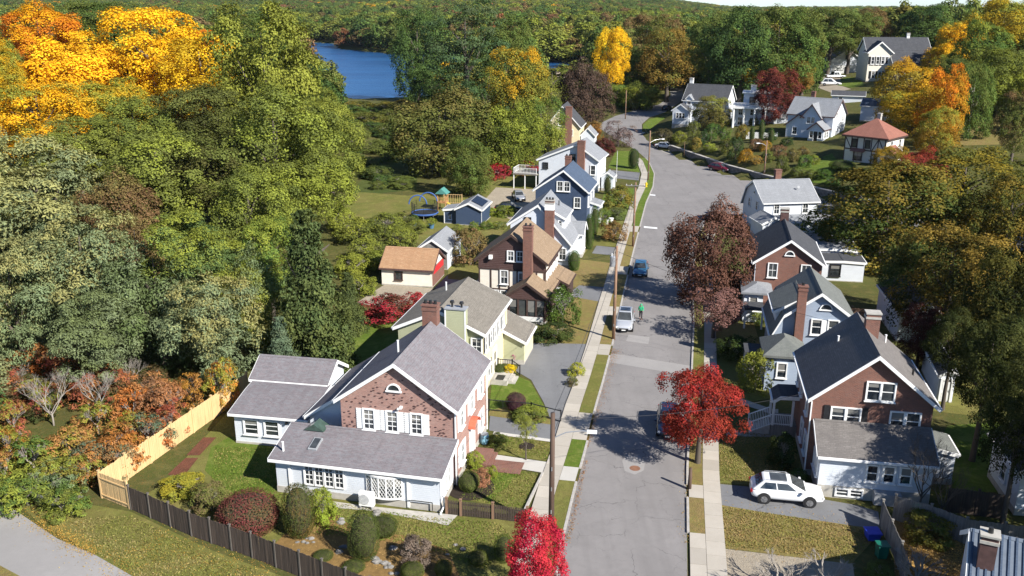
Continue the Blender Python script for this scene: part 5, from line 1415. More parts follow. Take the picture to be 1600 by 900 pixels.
T('oak', 330, 265, 170, 120, 15, (.065, .065, .02), OLV, 'dark olive oak above the bright green locust')
T('oak', 390, 330, 140, 130, 13, OLV, YGR, 'olive green tree to the upper left of the tall spruce')
T('oak', 420, 400, 110, 120, 11, GRN, YGR, 'mid green tree hugging the left flank of the tall spruce')
T('oak', 488, 185, 105, 90, 17, YGR, OLV, 'yellow green tree at the near left corner of the lake', D=150)
T('maple', 412, 120, 165, 215, 21, YGR, (.12, .13, .025), 'very tall yellow green tree in front of the lake', D=150)
T('oak', 430, 225, 180, 170, 18, OLV, YGR, 'olive green tree under the very tall yellow green tree', D=118)
T('oak', 515, 215, 110, 110, 15, OLV, YGR, 'olive tree with a branch reaching over the lake shore', D=140)
T('maple', 480, 290, 130, 110, 13, YGR, OLV, 'yellow green tree above the top of the spruce', D=115)
T('maple', 240, 88, 170, 140, 19, GLD, YEL, 'golden yellow maple, tallest of the golden group', D=180)
T('maple', 110, 120, 170, 135, 18, YEL, GLD, 'golden maple left of the tallest golden one', D=175)
T('maple', 315, 118, 140, 115, 18, GLD, (.42, .28, .02), 'golden maple right of the tallest golden one', D=172)
T('maple', 60, 55, 120, 95, 19, ORG, YEL, 'orange tipped maple at the top left corner', D=190)
T('maple', 60, 185, 150, 105, 17, YEL, YGR, 'golden green maple below the golden group at the left edge', D=130)
T('maple', 175, 165, 130, 80, 16.5, (.42, .27, .02), YGR, 'fading golden maple below the middle of the golden group', D=138)
T('oak', 120, 235, 150, 90, 15, YGR, OLV, 'yellow green oak under the golden maples', D=118)
T('oak', 210, 205, 130, 100, 15.5, OLV, YGR, 'olive oak wedged under the golden maples', D=125)
T('oak', 320, 190, 150, 105, 16.5, (.055, .06, .02), OLV, 'very dark oak right below the golden maples', D=130)
T('maple', 325, 68, 46, 40, 18, (.50, .12, .03), ORG, 'small orange red crown beside the golden group', D=185)
T('oak', 385, 130, 100, 120, 17, OLV, YGR, 'olive tree between the golden group and the very tall tree', D=160)
T('oak', 395, 60, 120, 70, 18, GRN, OLV, 'green oak behind the small orange red crown', D=200)
T('oak', 150, 35, 130, 60, 18, GRN, OLV, 'green oak between the orange and the golden crowns', D=210)
# middle: round the lake and behind the street
T('maple', 688, 205, 165, 185, 16, (.105, .115, .03), (.14, .12, .036), 'big round dark olive maple beyond the trampoline lawn')
T('oak', 735, 260, 85, 100, 10, OLV, GRN, 'smaller olive tree against the right flank of the round maple')
T('oak', 652, 88, 84, 160, 27, GRN, DGR, 'dark green tree at the right shore of the lake', D=300)
T('oak', 676, 138, 70, 90, 21, DGR, GRN, 'dark tree between lake and round maple', D=270)
T('oak', 790, 75, 90, 90, 27, GRN, OLV, 'green tree between the tall pine and the orange topped maple', D=270)
T('pine', 728, 75, 135, 150, 31, PIN, (.075, .10, .045), 'tall dark pine behind the round maple', D=240)
T('pine', 765, 150, 95, 110, 22, PIN, GRN, 'lower dark pine right of the round maple', D=225)
T('maple', 805, 130, 95, 105, 16, (.17, .17, .03), (.45, .25, .02), 'green maple with an orange top left of the cream house', D=200)
T('maple', 800, 215, 110, 120, 13, (.085, .105, .02), YGR, 'green maple in front of the orange topped one')
T('maple', 845, 195, 80, 120, 12, YGR, GRN, 'yellow green maple beside the cream house')
T('airy', 862, 135, 60, 60, 12, YGR, OLV, 'thin yellow green tree behind the cream house')
T('maple', 917, 148, 84, 98, 16.5, PUR, (.095, .07, .05), 'round dark purple brown maple at the road bend', D=225)
T('upright', 957, 88, 54, 84, 23, GLD, (.62, .42, .02), 'bright yellow upright tree beyond the road bend', D=290)
T('maple', 1045, 90, 95, 85, 22, (.20, .13, .03), OLV, 'orange olive tree behind the road bend', D=300)
T('oak', 1005, 110, 70, 70, 18, GRN, OLV, 'green tree right of the bright yellow tree', D=310)
T('oak', 1010, 60, 90, 70, 24, OLV, BRN, 'brownish green tree above the yellow one', D=330)
T('oak', 1110, 70, 90, 90, 24, OLV, GRN, 'olive tree behind the tall white house', D=270)
T('oak', 1160, 75, 110, 120, 26, DGR, GRN, 'dark green tree behind the column house', D=250)
T('oak', 1215, 70, 110, 110, 26, GRN, OLV, 'large green tree left of the white double garage', D=250)
T('oak', 1258, 85, 84, 110, 22, GRN, OLV, 'green tree beside the parked white cars', D=255)
T('maple', 1245, 115, 55, 50, 9, (.26, .14, .03), OLV, 'small orange olive tree above the dark red maple', D=248)
T('maple', 1215, 148, 74, 76, 9, (.11, .035, .03), (.15, .04, .03), 'dark red maple in front of the column house', D=205)
T('airy', 1178, 118, 48, 26, 7, GLD, YGR, 'little yellow tree behind the column house chimney', D=250)
T('oak', 1360, 45, 70, 60, 15, BRN, OLVB, 'brown tree behind the white double garage', D=330)
T('oak', 1330, 52, 80, 60, 16, OLV, GRN, 'olive tree behind the far white house', D=320)
T('oak', 1440, 45, 100, 70, 17, GRN, DGR, 'dark green tree above the big cream house', D=320)
T('oak', 1300, 45, 90, 60, 17, OLV, GRN, 'olive green tree at the hill crest', D=320)
T('maple', 1422, 136, 96, 78, 12, (.27, .21, .03), (.48, .27, .02), 'orange yellow maple in front of the big cream house porch', D=190)
T('maple', 1432, 176, 112, 84, 10.5, (.40, .26, .02), YGR, 'golden green maple behind the pyramid roof', D=178)
T('maple', 1475, 160, 75, 110, 11, (.34, .21, .02), ORG, 'golden maple right of the orange yellow one', D=165)
T('maple', 1465, 205, 70, 70, 9, (.30, .17, .03), YGR, 'orange tinted tree at the right of the pyramid roof', D=145)
T('maple', 1505, 65, 80, 80, 16, YEL, YGR, 'yellow maple near the top right corner', D=250)
T('maple', 1565, 45, 100, 85, 17, (.34, .24, .02), YGR, 'yellow green maple at the top right corner', D=250)
T('oak', 1555, 125, 110, 120, 14, YGR, OLV, 'yellow green oak at the right edge above the sunny wood floor', D=190)
T('oak', 1540, 85, 100, 100, 14, GRN, YGR, 'green oak between the two yellow maples at top right', D=225)
T('oak', 1595, 115, 90, 120, 14, OLV, YGR, 'olive oak cut by the right edge below the corner maple', D=205)
T('oak', 1492, 125, 80, 100, 14, DGR, OLV, 'dark green tree left of the tree with the pale trunk', D=205)
T('maple', 1478, 98, 74, 80, 14, YGR, YEL, 'yellow green maple at the end of the big cream house', D=245)
T('oak', 1560, 205, 90, 60, 9, OLV, BRN, 'low olive tree at the back of the sunny wood floor', D=185)
T('oak', 1595, 265, 80, 70, 9, OLV, YGR, 'olive tree at the right edge above the dark oaks', D=150)
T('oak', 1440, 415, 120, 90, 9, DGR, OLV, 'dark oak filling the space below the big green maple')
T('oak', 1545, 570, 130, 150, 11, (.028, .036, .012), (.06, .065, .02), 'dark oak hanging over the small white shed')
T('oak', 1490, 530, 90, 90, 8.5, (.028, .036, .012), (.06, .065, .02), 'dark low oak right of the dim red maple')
T('oak', 1520, 155, 70, 110, 13, GRN, OLV, 'thin green tree with a visible pale trunk in the right wood', trunk=PALE_TRUNK[0], D=170)
T('oak', 1590, 190, 70, 90, 11, OLV, BRN, 'brown green tree cut by the right edge', D=150)
T('maple', 1385, 335, 215, 210, 12.5, (.05, .068, .018), (.15, .115, .022), 'big dark green maple with orange tips behind the brick houses')
T('maple', 1440, 262, 75, 60, 11.2, (.20, .04, .03), (.28, .06, .03), 'scarlet crown among the green maples')
T('maple', 1500, 310, 190, 150, 13, (.085, .095, .024), (.18, .14, .02), 'broad olive gold maple right of the scarlet crown')
T('oak', 1575, 350, 130, 170, 12.5, (.075, .085, .022), (.2, .14, .025), 'olive oak at the right edge beside the broad maple')
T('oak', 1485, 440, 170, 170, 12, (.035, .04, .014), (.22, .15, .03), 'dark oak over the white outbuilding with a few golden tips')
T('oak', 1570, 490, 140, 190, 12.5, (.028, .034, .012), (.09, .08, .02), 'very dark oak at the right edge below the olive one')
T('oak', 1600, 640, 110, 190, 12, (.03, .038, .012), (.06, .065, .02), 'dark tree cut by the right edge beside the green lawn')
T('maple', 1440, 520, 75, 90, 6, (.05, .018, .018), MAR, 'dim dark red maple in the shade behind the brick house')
T('airy', 1330, 255, 60, 44, 6, YGR, (.2, .14, .03), 'small yellow green tree beside the half timbered hill house') if False else None
T('maple', 1395, 255, 70, 50, 8, (.16, .13, .025), (.24, .15, .02), 'olive and gold tree right of the half timbered hill house')
# beyond the right edge of the picture, where the shade on the red brick house comes from
tree_at('oak', 35.5, 44.5, 12.5, 5.0, 4.6, DGR, OLV, 'big tree just outside the right edge shading the white extension')
tree_at('oak', 44.5, 50.0, 13, 5.2, 4.8, DGR, OLV, 'tree outside the right edge shading the dark fence')
tree_at('oak', 33.2, 40.6, 10, 2.6, 3.4, DGR, OLV, 'unseen tree added outside the right edge to shade the bins')  # narrow tree added out of view, shaped so its shadow falls on the bins
# street trees
T('maple', 1108, 395, 130, 215, 11.5, (.095, .047, .034), (.16, .085, .058), 'large dark purple red maple overhanging the street')
T('airy', 1118, 478, 92, 66, 5.4, (.20, .11, .09), MARP, 'pale pinkish thinning crown under the dark purple red maple')
T('upright', 1096, 636, 128, 134, 7.6, (.20, .036, .022), (.32, .034, .03), 'bright red maple on the right verge over a parked dark car')
T('upright', 843, 872, 108, 130, 6.2, (.36, .02, .05), (.44, .035, .045), 'scarlet maple at the bottom edge beside the left pavement')
T('airy', 822, 668, 36, 40, 3.6, (.17, .17, .05), YGR, 'slender young tree in a dark mulch ring on the front lawn')
T('maple', 1110, 175, 62, 46, 7, (.13, .12, .04), YGR, 'spreading olive small tree in front of the tall white house')
T('airy', 966, 208, 48, 46, 6, (.13, .095, .09), (.18, .13, .12), 'hazy purple grey tree beside the road bend')
T('maple', 945, 230, 34, 32, 4, (.10, .02, .02), MAR, 'small dark red tree behind the big white deck house')
T('maple', 925, 205, 34, 30, 5, (.26, .12, .03), OLVB, 'small orange tree behind the deck house')
T('maple', 1000, 150, 60, 50, 8, YGR, OLV, 'yellow green tree on the outside of the road bend')
T('maple', 965, 150, 50, 50, 7, GRN, YGR, 'green tree below the bright yellow tree')
T('maple', 1010, 150, 36, 34, 6, (.30, .17, .03), YGR, 'orange tinted small tree on the outside of the bend')
# ---- more of the woods, out to where crowns become too small to tell apart
def far_cols(x, y):
    r = rndT.random(); d_ = depth(x, y, 12); px = 800 + FPX * x / d_
    if 135 < y < 300 and px < 375 and r < .62: return (GLD, YEL) if r < .25 else (YEL, (.42, .27, .02)) if r < .45 else ((.34, .24, .02), YGR)
    if y < 140 and x < 0: return rndT.choice(((LOC, LOCY), (GRN, OLV), (GRN, LOC), (OLV, YGR), (DGR, GRN)))
    if d_ > 430:
        q = math.sin(x * .021 + 2 * math.sin(y * .013)) + math.sin(y * .017 + x * .006); r = rndT.random()
        if r < .006: return (.30, .20, .04), YEL
        if r < .012: return (.26, .10, .05), BRN
        if r < .10: return BRN, OLVB
        if r < .22: return DGR, GRN
        return ((.13, .15, .04), YGR) if q + rndT.gauss(0, .5) > .5 else ((OLV, GRN) if q > -.5 else (GRN, OLV))
    if r < .42: return OLV, (.12, .12, .028)
    if r < .66: return GRN, OLV
    if r < .80: return (.15, .165, .04), YGR
    if r < .90: return DGR, GRN
    if r < .965: return BRN, OLVB
    if r < .995: return (.34, .18, .02), YEL
    return (.34, .09, .03), ORG
def words(c):
    if c[2] > .08: return 'grey green'
    if c[0] > .3 and c[1] > .16: return 'golden'
    if c[0] > .3: return 'orange red'
    if c[0] > c[1] * 1.2: return 'brown'
    if c[1] < .065: return 'dark green'
    if c[1] > .115: return 'pale olive'
    return 'olive' if c[0] > .08 else 'green'
ROADLINE = [(p[0], p[1]) for p in L_EDGE] 
def woods(x, y):
    if y > 290 and inside([(p[0], p[1]) for p in LAKE], x, y): return False
    px = 800 + FPX * x / depth(x, y, 0)
    if y < 160: 
        xb = -31 if y < 75 else (-26.5 if y < 100 else (-31 if y < 125 else -38))
        if x < xb: return True
        return x > (52 if y < 100 else 62) and (y < 118 or wall_side(x, y) > 45)
    if y < 305:
        if px < 515: return True
        if 640 < px < 850 and x < 2: return y > 175
        if px > 1480 or (px > 1110 and y > 262 and not (1250 < px < 1470 and y < 330)): return True
        return 860 < px < 1000 and y > 262 and px < 900
    if y < 480:
        if 440 < px < 650 and y < 330: return False
        if 860 < px < 935 and y > 385: return False
        if 985 < px < 1085 and y < 335: return False
        return True
    return True
def blocked(x, y, r):
    return any((x - a) ** 2 + (y - b) ** 2 < (r + .75 * c) ** 2 * .42 for a, b, c in TREES)
HOUSES = [(o.location.x, o.location.y) for o in bpy.data.objects if o.get('category') in ('house', 'garage', 'outbuilding', 'shed')]
cand = []
y = 50.0
while y < 1500:
    stp = 7.2 if y < 240 else min(13.5, 7.2 + (y - 240) * .03)
    x = -.66 * y - 25
    while x < .66 * y + 25:
        cand.append((x + rndT.uniform(-.4, .4) * stp, y + rndT.uniform(-.4, .4) * stp, stp)); x += stp
    y += stp
near, far = [], []
def to_px(x, y, z):
    d = depth(x, y, z); s, c = math.sin(PITCH), math.cos(PITCH)
    return 800 + FPX * x / d, 450 - FPX * (y * s + (z - CAM_H) * c) / d, d
# parts of the photograph where no unlisted nearer tree may stand: lake, houses on the hill, road bend, meadow, beach
CLEAR = [(100, [(-60, 540), (390, 540), (390, 860), (-60, 860)]), (432, [(466, 66), (530, 66), (545, 80), (640, 92), (640, 160), (556, 160), (548, 120), (510, 92)]), (420, [(845, 96), (905, 96), (905, 120), (850, 122)]),
         (330, [(1285, 60), (1360, 60), (1475, 72), (1462, 152), (1400, 190), (1345, 150), (1285, 150)]), (300, [(925, 112), (1070, 112), (1060, 215), (925, 215)]),
         (300, [(860, 150), (930, 150), (930, 260), (860, 260)]), (260, [(1050, 100), (1425, 120), (1425, 262), (1050, 262)]), (320, [(515, 160), (640, 160), (640, 345), (540, 345)]), (230, [(1490, 190), (1610, 175), (1610, 232), (1490, 235)])]
def hides(x, y, h, Rr):
    g = hgt(x, y); cx, cy, d = to_px(x, y, g + h * .6); rx = Rr * FPX / d; ry = h * .42 * FPX / d
    for lim, poly in CLEAR:
        if d < lim:
            for ux, uy in ((0, 0), (-.8, 0), (.8, 0), (0, -1), (0, 1), (-.6, -.7), (.6, -.7)):
                if inside(poly, cx + ux * rx, cy + uy * ry): return True
    for px, py, w, hh, dd in SEEN:
        if d < dd and ((cx - px) / (w + rx * .6)) ** 2 + ((cy - py) / (hh + ry * .6)) ** 2 < 1: return True
    return False
for x, y, s in cand:
    if not woods(x, y): continue
    if y < 320 and any((x - a) ** 2 + (y - b) ** 2 < 13 ** 2 for a, b in HOUSES): continue
    Rr = s * rndT.uniform(.55, .78)
    if blocked(x, y, Rr * .8): continue
    if y < 425 and hides(x, y, 13.5 if y < 320 else 16, Rr): continue
    (near if y < 320 else far).append((x, y, Rr))
def place_label(x, y, w):
    px = 800 + FPX * x / depth(x, y, 12)
    if y < 100 and x < 0: return '%s tree deep among the nearest locusts' % w
    if y < 160: return ('%s tree filling the wood behind the locusts' % w) if x < 0 else ('%s tree in the shaded wood on the right' % w)
    if x < 0 and px < 200: return '%s tree in the wood at the left edge behind the golden maples' % w
    if x < 0 and px < 560: return '%s tree in the wood left of the lake' % w
    if px < 900: return '%s tree in the wood between lake and street' % w
    if px < 1250: return '%s tree in the wood behind the hill houses' % w
    return '%s tree on the wooded hillside at upper right' % w
CAP = [p for p in near if p[1] < 190]; MIDL = [p for p in near if p[1] >= 190]
rndT.shuffle(MIDL); MIDL.sort(key=lambda p: p[1]); keep = max(0, 285 - len(CAP)); extra = MIDL[keep:]
print('CAP', len(CAP), 'MID', len(MIDL))
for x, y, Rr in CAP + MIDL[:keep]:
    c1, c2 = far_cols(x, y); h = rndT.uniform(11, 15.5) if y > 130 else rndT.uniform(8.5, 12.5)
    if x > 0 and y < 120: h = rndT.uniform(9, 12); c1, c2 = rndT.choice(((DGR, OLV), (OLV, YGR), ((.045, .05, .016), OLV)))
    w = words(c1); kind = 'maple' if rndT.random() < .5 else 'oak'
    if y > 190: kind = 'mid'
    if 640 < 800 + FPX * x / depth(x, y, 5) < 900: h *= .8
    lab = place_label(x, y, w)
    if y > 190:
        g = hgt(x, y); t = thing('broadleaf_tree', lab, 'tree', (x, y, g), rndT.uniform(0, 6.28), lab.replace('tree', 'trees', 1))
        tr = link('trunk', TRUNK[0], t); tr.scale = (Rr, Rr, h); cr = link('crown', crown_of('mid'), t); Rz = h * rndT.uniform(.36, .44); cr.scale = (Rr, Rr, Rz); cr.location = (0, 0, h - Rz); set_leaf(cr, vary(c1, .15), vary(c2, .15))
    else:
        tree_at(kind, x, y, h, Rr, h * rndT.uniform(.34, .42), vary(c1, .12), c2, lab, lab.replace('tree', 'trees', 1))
far.sort(key=lambda p: p[1])
n_ind = 0
for x, y, Rr in far[:n_ind]:
    c1, c2 = far_cols(x, y); h = rndT.uniform(11, 16) 
    if 850 < 800 + FPX * x / depth(x, y, 5) < 940: h = 9
    lab = '%s tree on the far side of the lake and street' % words(c1)
    t = thing('broadleaf_tree', lab, 'tree', (x, y, hgt(x, y)), rndT.uniform(0, 6.28), lab.replace('tree', 'trees', 1))
    cr = link('crown', crown_of('mid'), t); Rz = h * .45; cr.scale = (Rr, Rr, Rz); cr.location = (0, 0, h - Rz); set_leaf(cr, vary(c1, .15), vary(c2, .15))
# everything further: one far-off wood, instanced on points
FARC = [crown_round(s, 20, 6, 17, .135, M['far_leaf'], .42, .24, irregular=.25) for s in (201, 202, 203)]
def far_wood(pts):
    proto = bpy.data.collections.new('far crowns')
    for i, me in enumerate(FARC):
        o = bpy.data.objects.new('far_crown', me); proto.objects.link(o)
    me = bpy.data.meshes.new('far_wood')
    V, S, Ro, C1, C2 = [], [], [], [], []
    for x, y, Rr in pts:
        h = rndT.uniform(9, 14) if y > 1400 else rndT.uniform(9, 19) if y > 700 else rndT.uniform(11, 22) if y > 320 else rndT.uniform(11, 15); h = 8 if 840 < 800 + FPX * x / depth(x, y, 5) < 940 and y < 520 else h; c1, c2 = far_cols(x, y); c1 = vary(c1, .18); c2 = vary(c2, .18)
        V.append((x, y, hgt(x, y) + h * .56)); q = rndT.uniform(.82, 1.22); S.append((Rr * q, Rr * q * rndT.uniform(.9, 1.1), h * .46)); Ro.append((0, 0, rndT.uniform(0, 6.28))); C1.append(c1); C2.append(c2)
    me.from_pydata(V, [], [])
    for nm, dat in (('crown_scale', S), ('crown_turn', Ro), ('tree_colour', C1), ('tip_colour', C2)):
        a = me.attributes.new(nm, 'FLOAT_VECTOR', 'POINT'); a.data.foreach_set('vector', np.array(dat, np.float32).ravel())
    o = link('distant_wood', me); o['kind'] = 'stuff'; o['label'] = 'distant autumn wood stretching to the horizon'; o['category'] = 'wood'
    ng = bpy.data.node_groups.new('distant wood', 'GeometryNodeTree')
    ng.interface.new_socket('Geometry', in_out='INPUT', socket_type='NodeSocketGeometry'); ng.interface.new_socket('Geometry', in_out='OUTPUT', socket_type='NodeSocketGeometry')
    gi = ng.nodes.new('NodeGroupInput'); go = ng.nodes.new('NodeGroupOutput')
    mp = ng.nodes.new('GeometryNodeMeshToPoints'); ip = ng.nodes.new('GeometryNodeInstanceOnPoints'); ci = ng.nodes.new('GeometryNodeCollectionInfo')
    ci.inputs['Collection'].default_value = proto; ci.inputs['Separate Children'].default_value = True; ci.inputs['Reset Children'].default_value = True
    def na(nm):
        n = ng.nodes.new('GeometryNodeInputNamedAttribute'); n.data_type = 'FLOAT_VECTOR'; n.inputs['Name'].default_value = nm; return n.outputs['Attribute']
    L = ng.links.new
    L(gi.outputs[0], mp.inputs[0]); L(mp.outputs[0], ip.inputs['Points']); L(ci.outputs[0], ip.inputs['Instance'])
    ip.inputs['Pick Instance'].default_value = True
    L(na('crown_scale'), ip.inputs['Scale']); L(na('crown_turn'), ip.inputs['Rotation']); L(ip.outputs[0], go.inputs[0])
    md = o.modifiers.new('wood', 'NODES'); md.node_group = ng
far_pts = extra + far[n_ind:]
y = 1500.0
while y < 2900:
    stp = 12 + (y - 1500) * .010; x = -.62 * y
    while x < .62 * y:
        far_pts.append((x + rndT.uniform(-.4, .4) * stp, y + rndT.uniform(-.4, .4) * stp, stp * .62)); x += stp
    y += stp
far_wood(far_pts)
print('near', len(near), 'far', len(far_pts))
# ---------------------------------------------------------------- bushes, hedges and garden plants
Bp = bush_px
ygb = (.30, .25, .03); dkg = (.065, .088, .024); lime = (.19, .24, .03); brnb = (.13, .10, .05)
Bp('shrub', 287, 757, 76, 42, ygb, YGR, 'yellow leaved bush against the inside of the tan fence')
Bp('shrub', 327, 778, 56, 50, brnb, OLV, 'brown green bush beside the dark board fence')
Bp('ball', 388, 803, 96, 76, (.15, .045, .04), (.10, .07, .03), 'large rounded maroon bush leaning over the dark board fence')
Bp('clipped', 466, 800, 48, 84, (.072, .09, .024), (.13, .085, .03), 'tall clipped yew column beside the lime green bush')
Bp('shrub', 503, 792, 46, 58, lime, YGR, 'lime green bush in front of the white extension')
Bp('clipped', 568, 838, 48, 76, (.07, .092, .024), (.09, .10, .03), 'tall clipped yew in the middle of the front rock garden')
Bp('ball', 598, 823, 46, 36, (.045, .06, .016), dkg, 'low clipped dome tucked behind the middle yew')
Bp('shrub', 648, 860, 56, 50, (.17, .13, .10), (.12, .09, .07), 'thin twiggy brown shrub among the rocks', twigs=True)
Bp('ball', 505, 868, 32, 20, dkg, OLV, 'small low clipped mound beside the dark board fence')
Bp('ball', 553, 885, 36, 22, dkg, OLV, 'flat clipped mound at the end of the dark board fence')
Bp('ball', 644, 892, 38, 30, (.06, .08, .018), OLV, 'round green bush at the bottom edge below the twiggy shrub')
Bp('ball', 693, 889, 28, 30, (.075, .085, .018), OLV, 'small round bush at the bottom edge left of the scarlet maple')
Bp('ball', 747, 872, 32, 26, (.06, .07, .018), OLV, 'low bush beside the scarlet maple')
Bp('clipped', 787, 858, 30, 42, dkg, OLV, 'clipped upright bush just left of the scarlet maple')
Bp('shrub', 742, 719, 30, 26, lime, YGR, 'yellow green bush under the side windows of the pink brick house')
Bp('ball', 733, 753, 33, 34, dkg, OLV, 'dark clipped ball beside the picket gate')
Bp('shrub', 752, 746, 28, 28, (.32, .15, .085), (.26, .13, .07), 'coral brown bush next to the dark clipped ball')
Bp('shrub', 770, 738, 15, 22, YGR, lime, 'small yellow bush at the corner of the front walk')
Bp('ball', 780, 578, 24, 20, dkg, GRN, 'dark round bush by the olive house steps')
Bp('shrub', 776, 686, 34, 20, dkg, OLV, 'dark low shrub at the brick doorstep')
Bp('ball', 806, 628, 32, 30, (.075, .03, .045), (.10, .04, .05), 'purple barberry bush beside the black railing')
Bp('shrub', 830, 645, 60, 14, OLV, YGR, 'low planting along the black railing')
Bp('shrub', 901, 577, 27, 23, (.38, .34, .045), lime, 'yellow and green bush on the island of the wide driveway')
Bp('shrub', 894, 597, 20, 14, brnb, OLV, 'low brown plants under the yellow bush')
Bp('shrub', 879, 479, 54, 66, (.075, .115, .022), GRN, 'tall bright green shrub beside the brown porch')
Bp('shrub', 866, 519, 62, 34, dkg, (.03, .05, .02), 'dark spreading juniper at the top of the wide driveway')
Bp('shrub', 808, 488, 32, 16, CRM, RED, 'small crimson shrub under the brown porch windows')
Bp('shrub', 612, 483, 88, 52, (.30, .03, .04), (.10, .05, .03), 'big crimson burning bush behind the olive house')
Bp('shrub', 652, 474, 34, 34, CRM, RED, 'bright crimson bush touching the olive house roof')
Bp('shrub', 735, 388, 56, 60, BRN, OLVB, 'large brown shrub between the grey garage and the half timbered house')
Bp('shrub', 777, 268, 42, 25, (.24, .035, .05), RED, 'red bush left of the raised deck')
Bp('shrub', 821, 262, 44, 20, (.26, .03, .045), RED, 'red bush touching the raised deck')
Bp('clipped', 921, 364, 13, 56, (.055, .105, .02), GRN, 'tall green cypress column in front of the white cape', name='cypress', cat='tree')
Bp('clipped', 929, 346, 12, 48, (.05, .10, .02), GRN, 'tall green cypress column in front of the navy house', name='cypress', cat='tree')
Bp('clipped', 897, 408, 18, 32, (.06, .12, .022), GRN, 'green cone bush at the corner of the white cape')
Bp('shrub', 942, 340, 26, 30, (.09, .14, .04), YGR, 'loose green shrub beside the cypress columns')
Bp('shrub', 959, 362, 40, 34, (.24, .14, .05), (.17, .12, .04), 'rust brown bush in the front garden of the white cape')
Bp('shrub', 968, 310, 48, 40, (.20, .15, .03), OLV, 'golden olive shrub in front of the navy house')
Bp('shrub', 965, 333, 30, 18, (.12, .14, .06), OLV, 'grey green low shrub behind the rust brown bush')
Bp('clipped', 990, 249, 16, 32, (.035, .07, .02), DGR, 'dark green cone on the lawn of the white deck house')
Bp('clipped', 949, 290, 11, 30, (.05, .075, .02), OLV, 'narrow green cone beside the porch of the navy house')
Bp('clipped', 903, 208, 13, 24, (.04, .07, .02), DGR, 'small green cone in front of the cream house chimney')
for i, (x, y, w, h, c) in enumerate(((560, 362, 70, 42, (.10, .12, .03)), (600, 352, 70, 40, (.085, .10, .03)), (625, 372, 50, 34, OLV), (575, 392, 70, 40, (.08, .095, .03)), (552, 415, 60, 40, YGR), (595, 408, 50, 34, (.12, .14, .03)), (560, 445, 56, 36, (.14, .17, .03)), (625, 345, 50, 26, (.09, .10, .04)), (532, 345, 50, 40, YGR), (650, 355, 40, 22, OLV))):
    Bp('shrub', x, y, w, h, c, YGR, 'trailing green thicket on the bank behind the tan roofed garage', 'thicket on the bank', name='thicket', cat='thicket')
for i, (x, y, w, h, c) in enumerate(((770, 332, 30, 15, lime), (790, 330, 34, 18, (.13, .17, .03)), (760, 352, 24, 14, GRN), (740, 354, 18, 16, GRN), (780, 352, 26, 12, (.10, .13, .05)), (716, 356, 20, 12, (.14, .15, .06)))):
    Bp('shrub', x, y, w, h, c, YGR, 'leafy plant in the vegetable garden beside the navy shed', 'vegetable garden plants', name='garden_plant', cat='plant')
for i, (x, y, w, h, c) in enumerate(((530, 285, 60, 24, OLV), (560, 255, 60, 20, DGR), (590, 230, 60, 22, OLV), (540, 225, 50, 26, YGR), (610, 205, 50, 24, DGR), (575, 185, 60, 20, (.16, .14, .03)), (600, 168, 60, 12, (.22, .17, .03)), (560, 166, 50, 12, (.20, .17, .03)), (610, 180, 40, 20, OLV), (630, 162, 40, 12, (.2, .13, .03)), (590, 270, 50, 22, DGR), (555, 205, 40, 20, OLV))):
    Bp('shrub', x, y, w, h, c, OLV, 'rough marsh bush between the lawn and the lake', 'marsh bushes by the lake', name='marsh_bush')
for i in range(34):
    py = rndT.uniform(166, 292); Bp('shrub', rndT.uniform(532 - (py - 166) * .06, 636), py, rndT.uniform(24, 44), rndT.uniform(9, 16), *rndT.choice(((GRN, DGR), (OLV, YGR), (DGR, GRN), ((.12, .15, .035), OLV))), 'low green bush in the marsh between lawn and lake', 'low marsh bushes', name='marsh_bush')
Bp('shrub', 1182, 582, 54, 64, (.14, .15, .03), YGR, 'big olive yellow rhododendron in front of the grey blue house')
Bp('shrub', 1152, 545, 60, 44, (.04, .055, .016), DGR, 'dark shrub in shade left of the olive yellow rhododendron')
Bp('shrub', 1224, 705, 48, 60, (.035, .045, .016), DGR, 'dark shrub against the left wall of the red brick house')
Bp('shrub', 1247, 745, 30, 26, GRN, DGR, 'green shrub beside the bonnet of the white car')
Bp('shrub', 1185, 498, 26, 20, GRN, YGR, 'green shrub at the foot of the white corner porch')
Bp('shrub', 1448, 822, 84, 54, (.15, .125, .025), OLV, 'yellow brown shrub below the bare tree')
Bp('shrub', 1374, 893, 42, 32, (.10, .12, .04), OLV, 'grey green shrub at the bottom edge below the green bin')
Bp('ball', 1290, 352, 36, 17, GRN, DGR, 'clipped hedge right of the corner white house', name='hedge', cat='hedge')
HB = [(1038, 211, 36, 25, (.07, .065, .035)), (1062, 214, 24, 18, YGR), (1084, 203, 22, 26, OLV), (1086, 224, 22, 16, OLV), (1100, 215, 18, 24, DGR), (1112, 206, 18, 26, GRN), (1121, 203, 14, 18, DGR), (1132, 212, 24, 26, GRN), (1150, 232, 26, 34, DGR), (1136, 228, 22, 22, OLV), (1108, 230, 22, 14, YGR), (1088, 224, 16, 18, (.22, .17, .04)),
      (1166, 243, 24, 20, (.34, .2, .03)), (1160, 206, 22, 24, (.18, .15, .03)), (1182, 226, 24, 18, BRN), (1196, 228, 20, 16, (.3, .19, .03)), (1200, 244, 20, 18, OLV), (1217, 236, 26, 18, BRN), (1222, 256, 22, 26, OLV), (1240, 242, 24, 20, OLVB), (1258, 252, 22, 20, GRN), (1246, 268, 26, 16, OLV), (1272, 250, 20, 16, YGR), (1290, 272, 26, 14, GRN), (1230, 222, 22, 14, DGR), (1268, 272, 24, 14, OLV), (1182, 250, 20, 14, (.26, .16, .04)), (1205, 212, 20, 14, DGR), (1255, 236, 20, 14, OLVB), (1330, 272, 26, 16, OLV), (1300, 284, 24, 14, GRN), (1178, 190, 16, 12, OLV)]
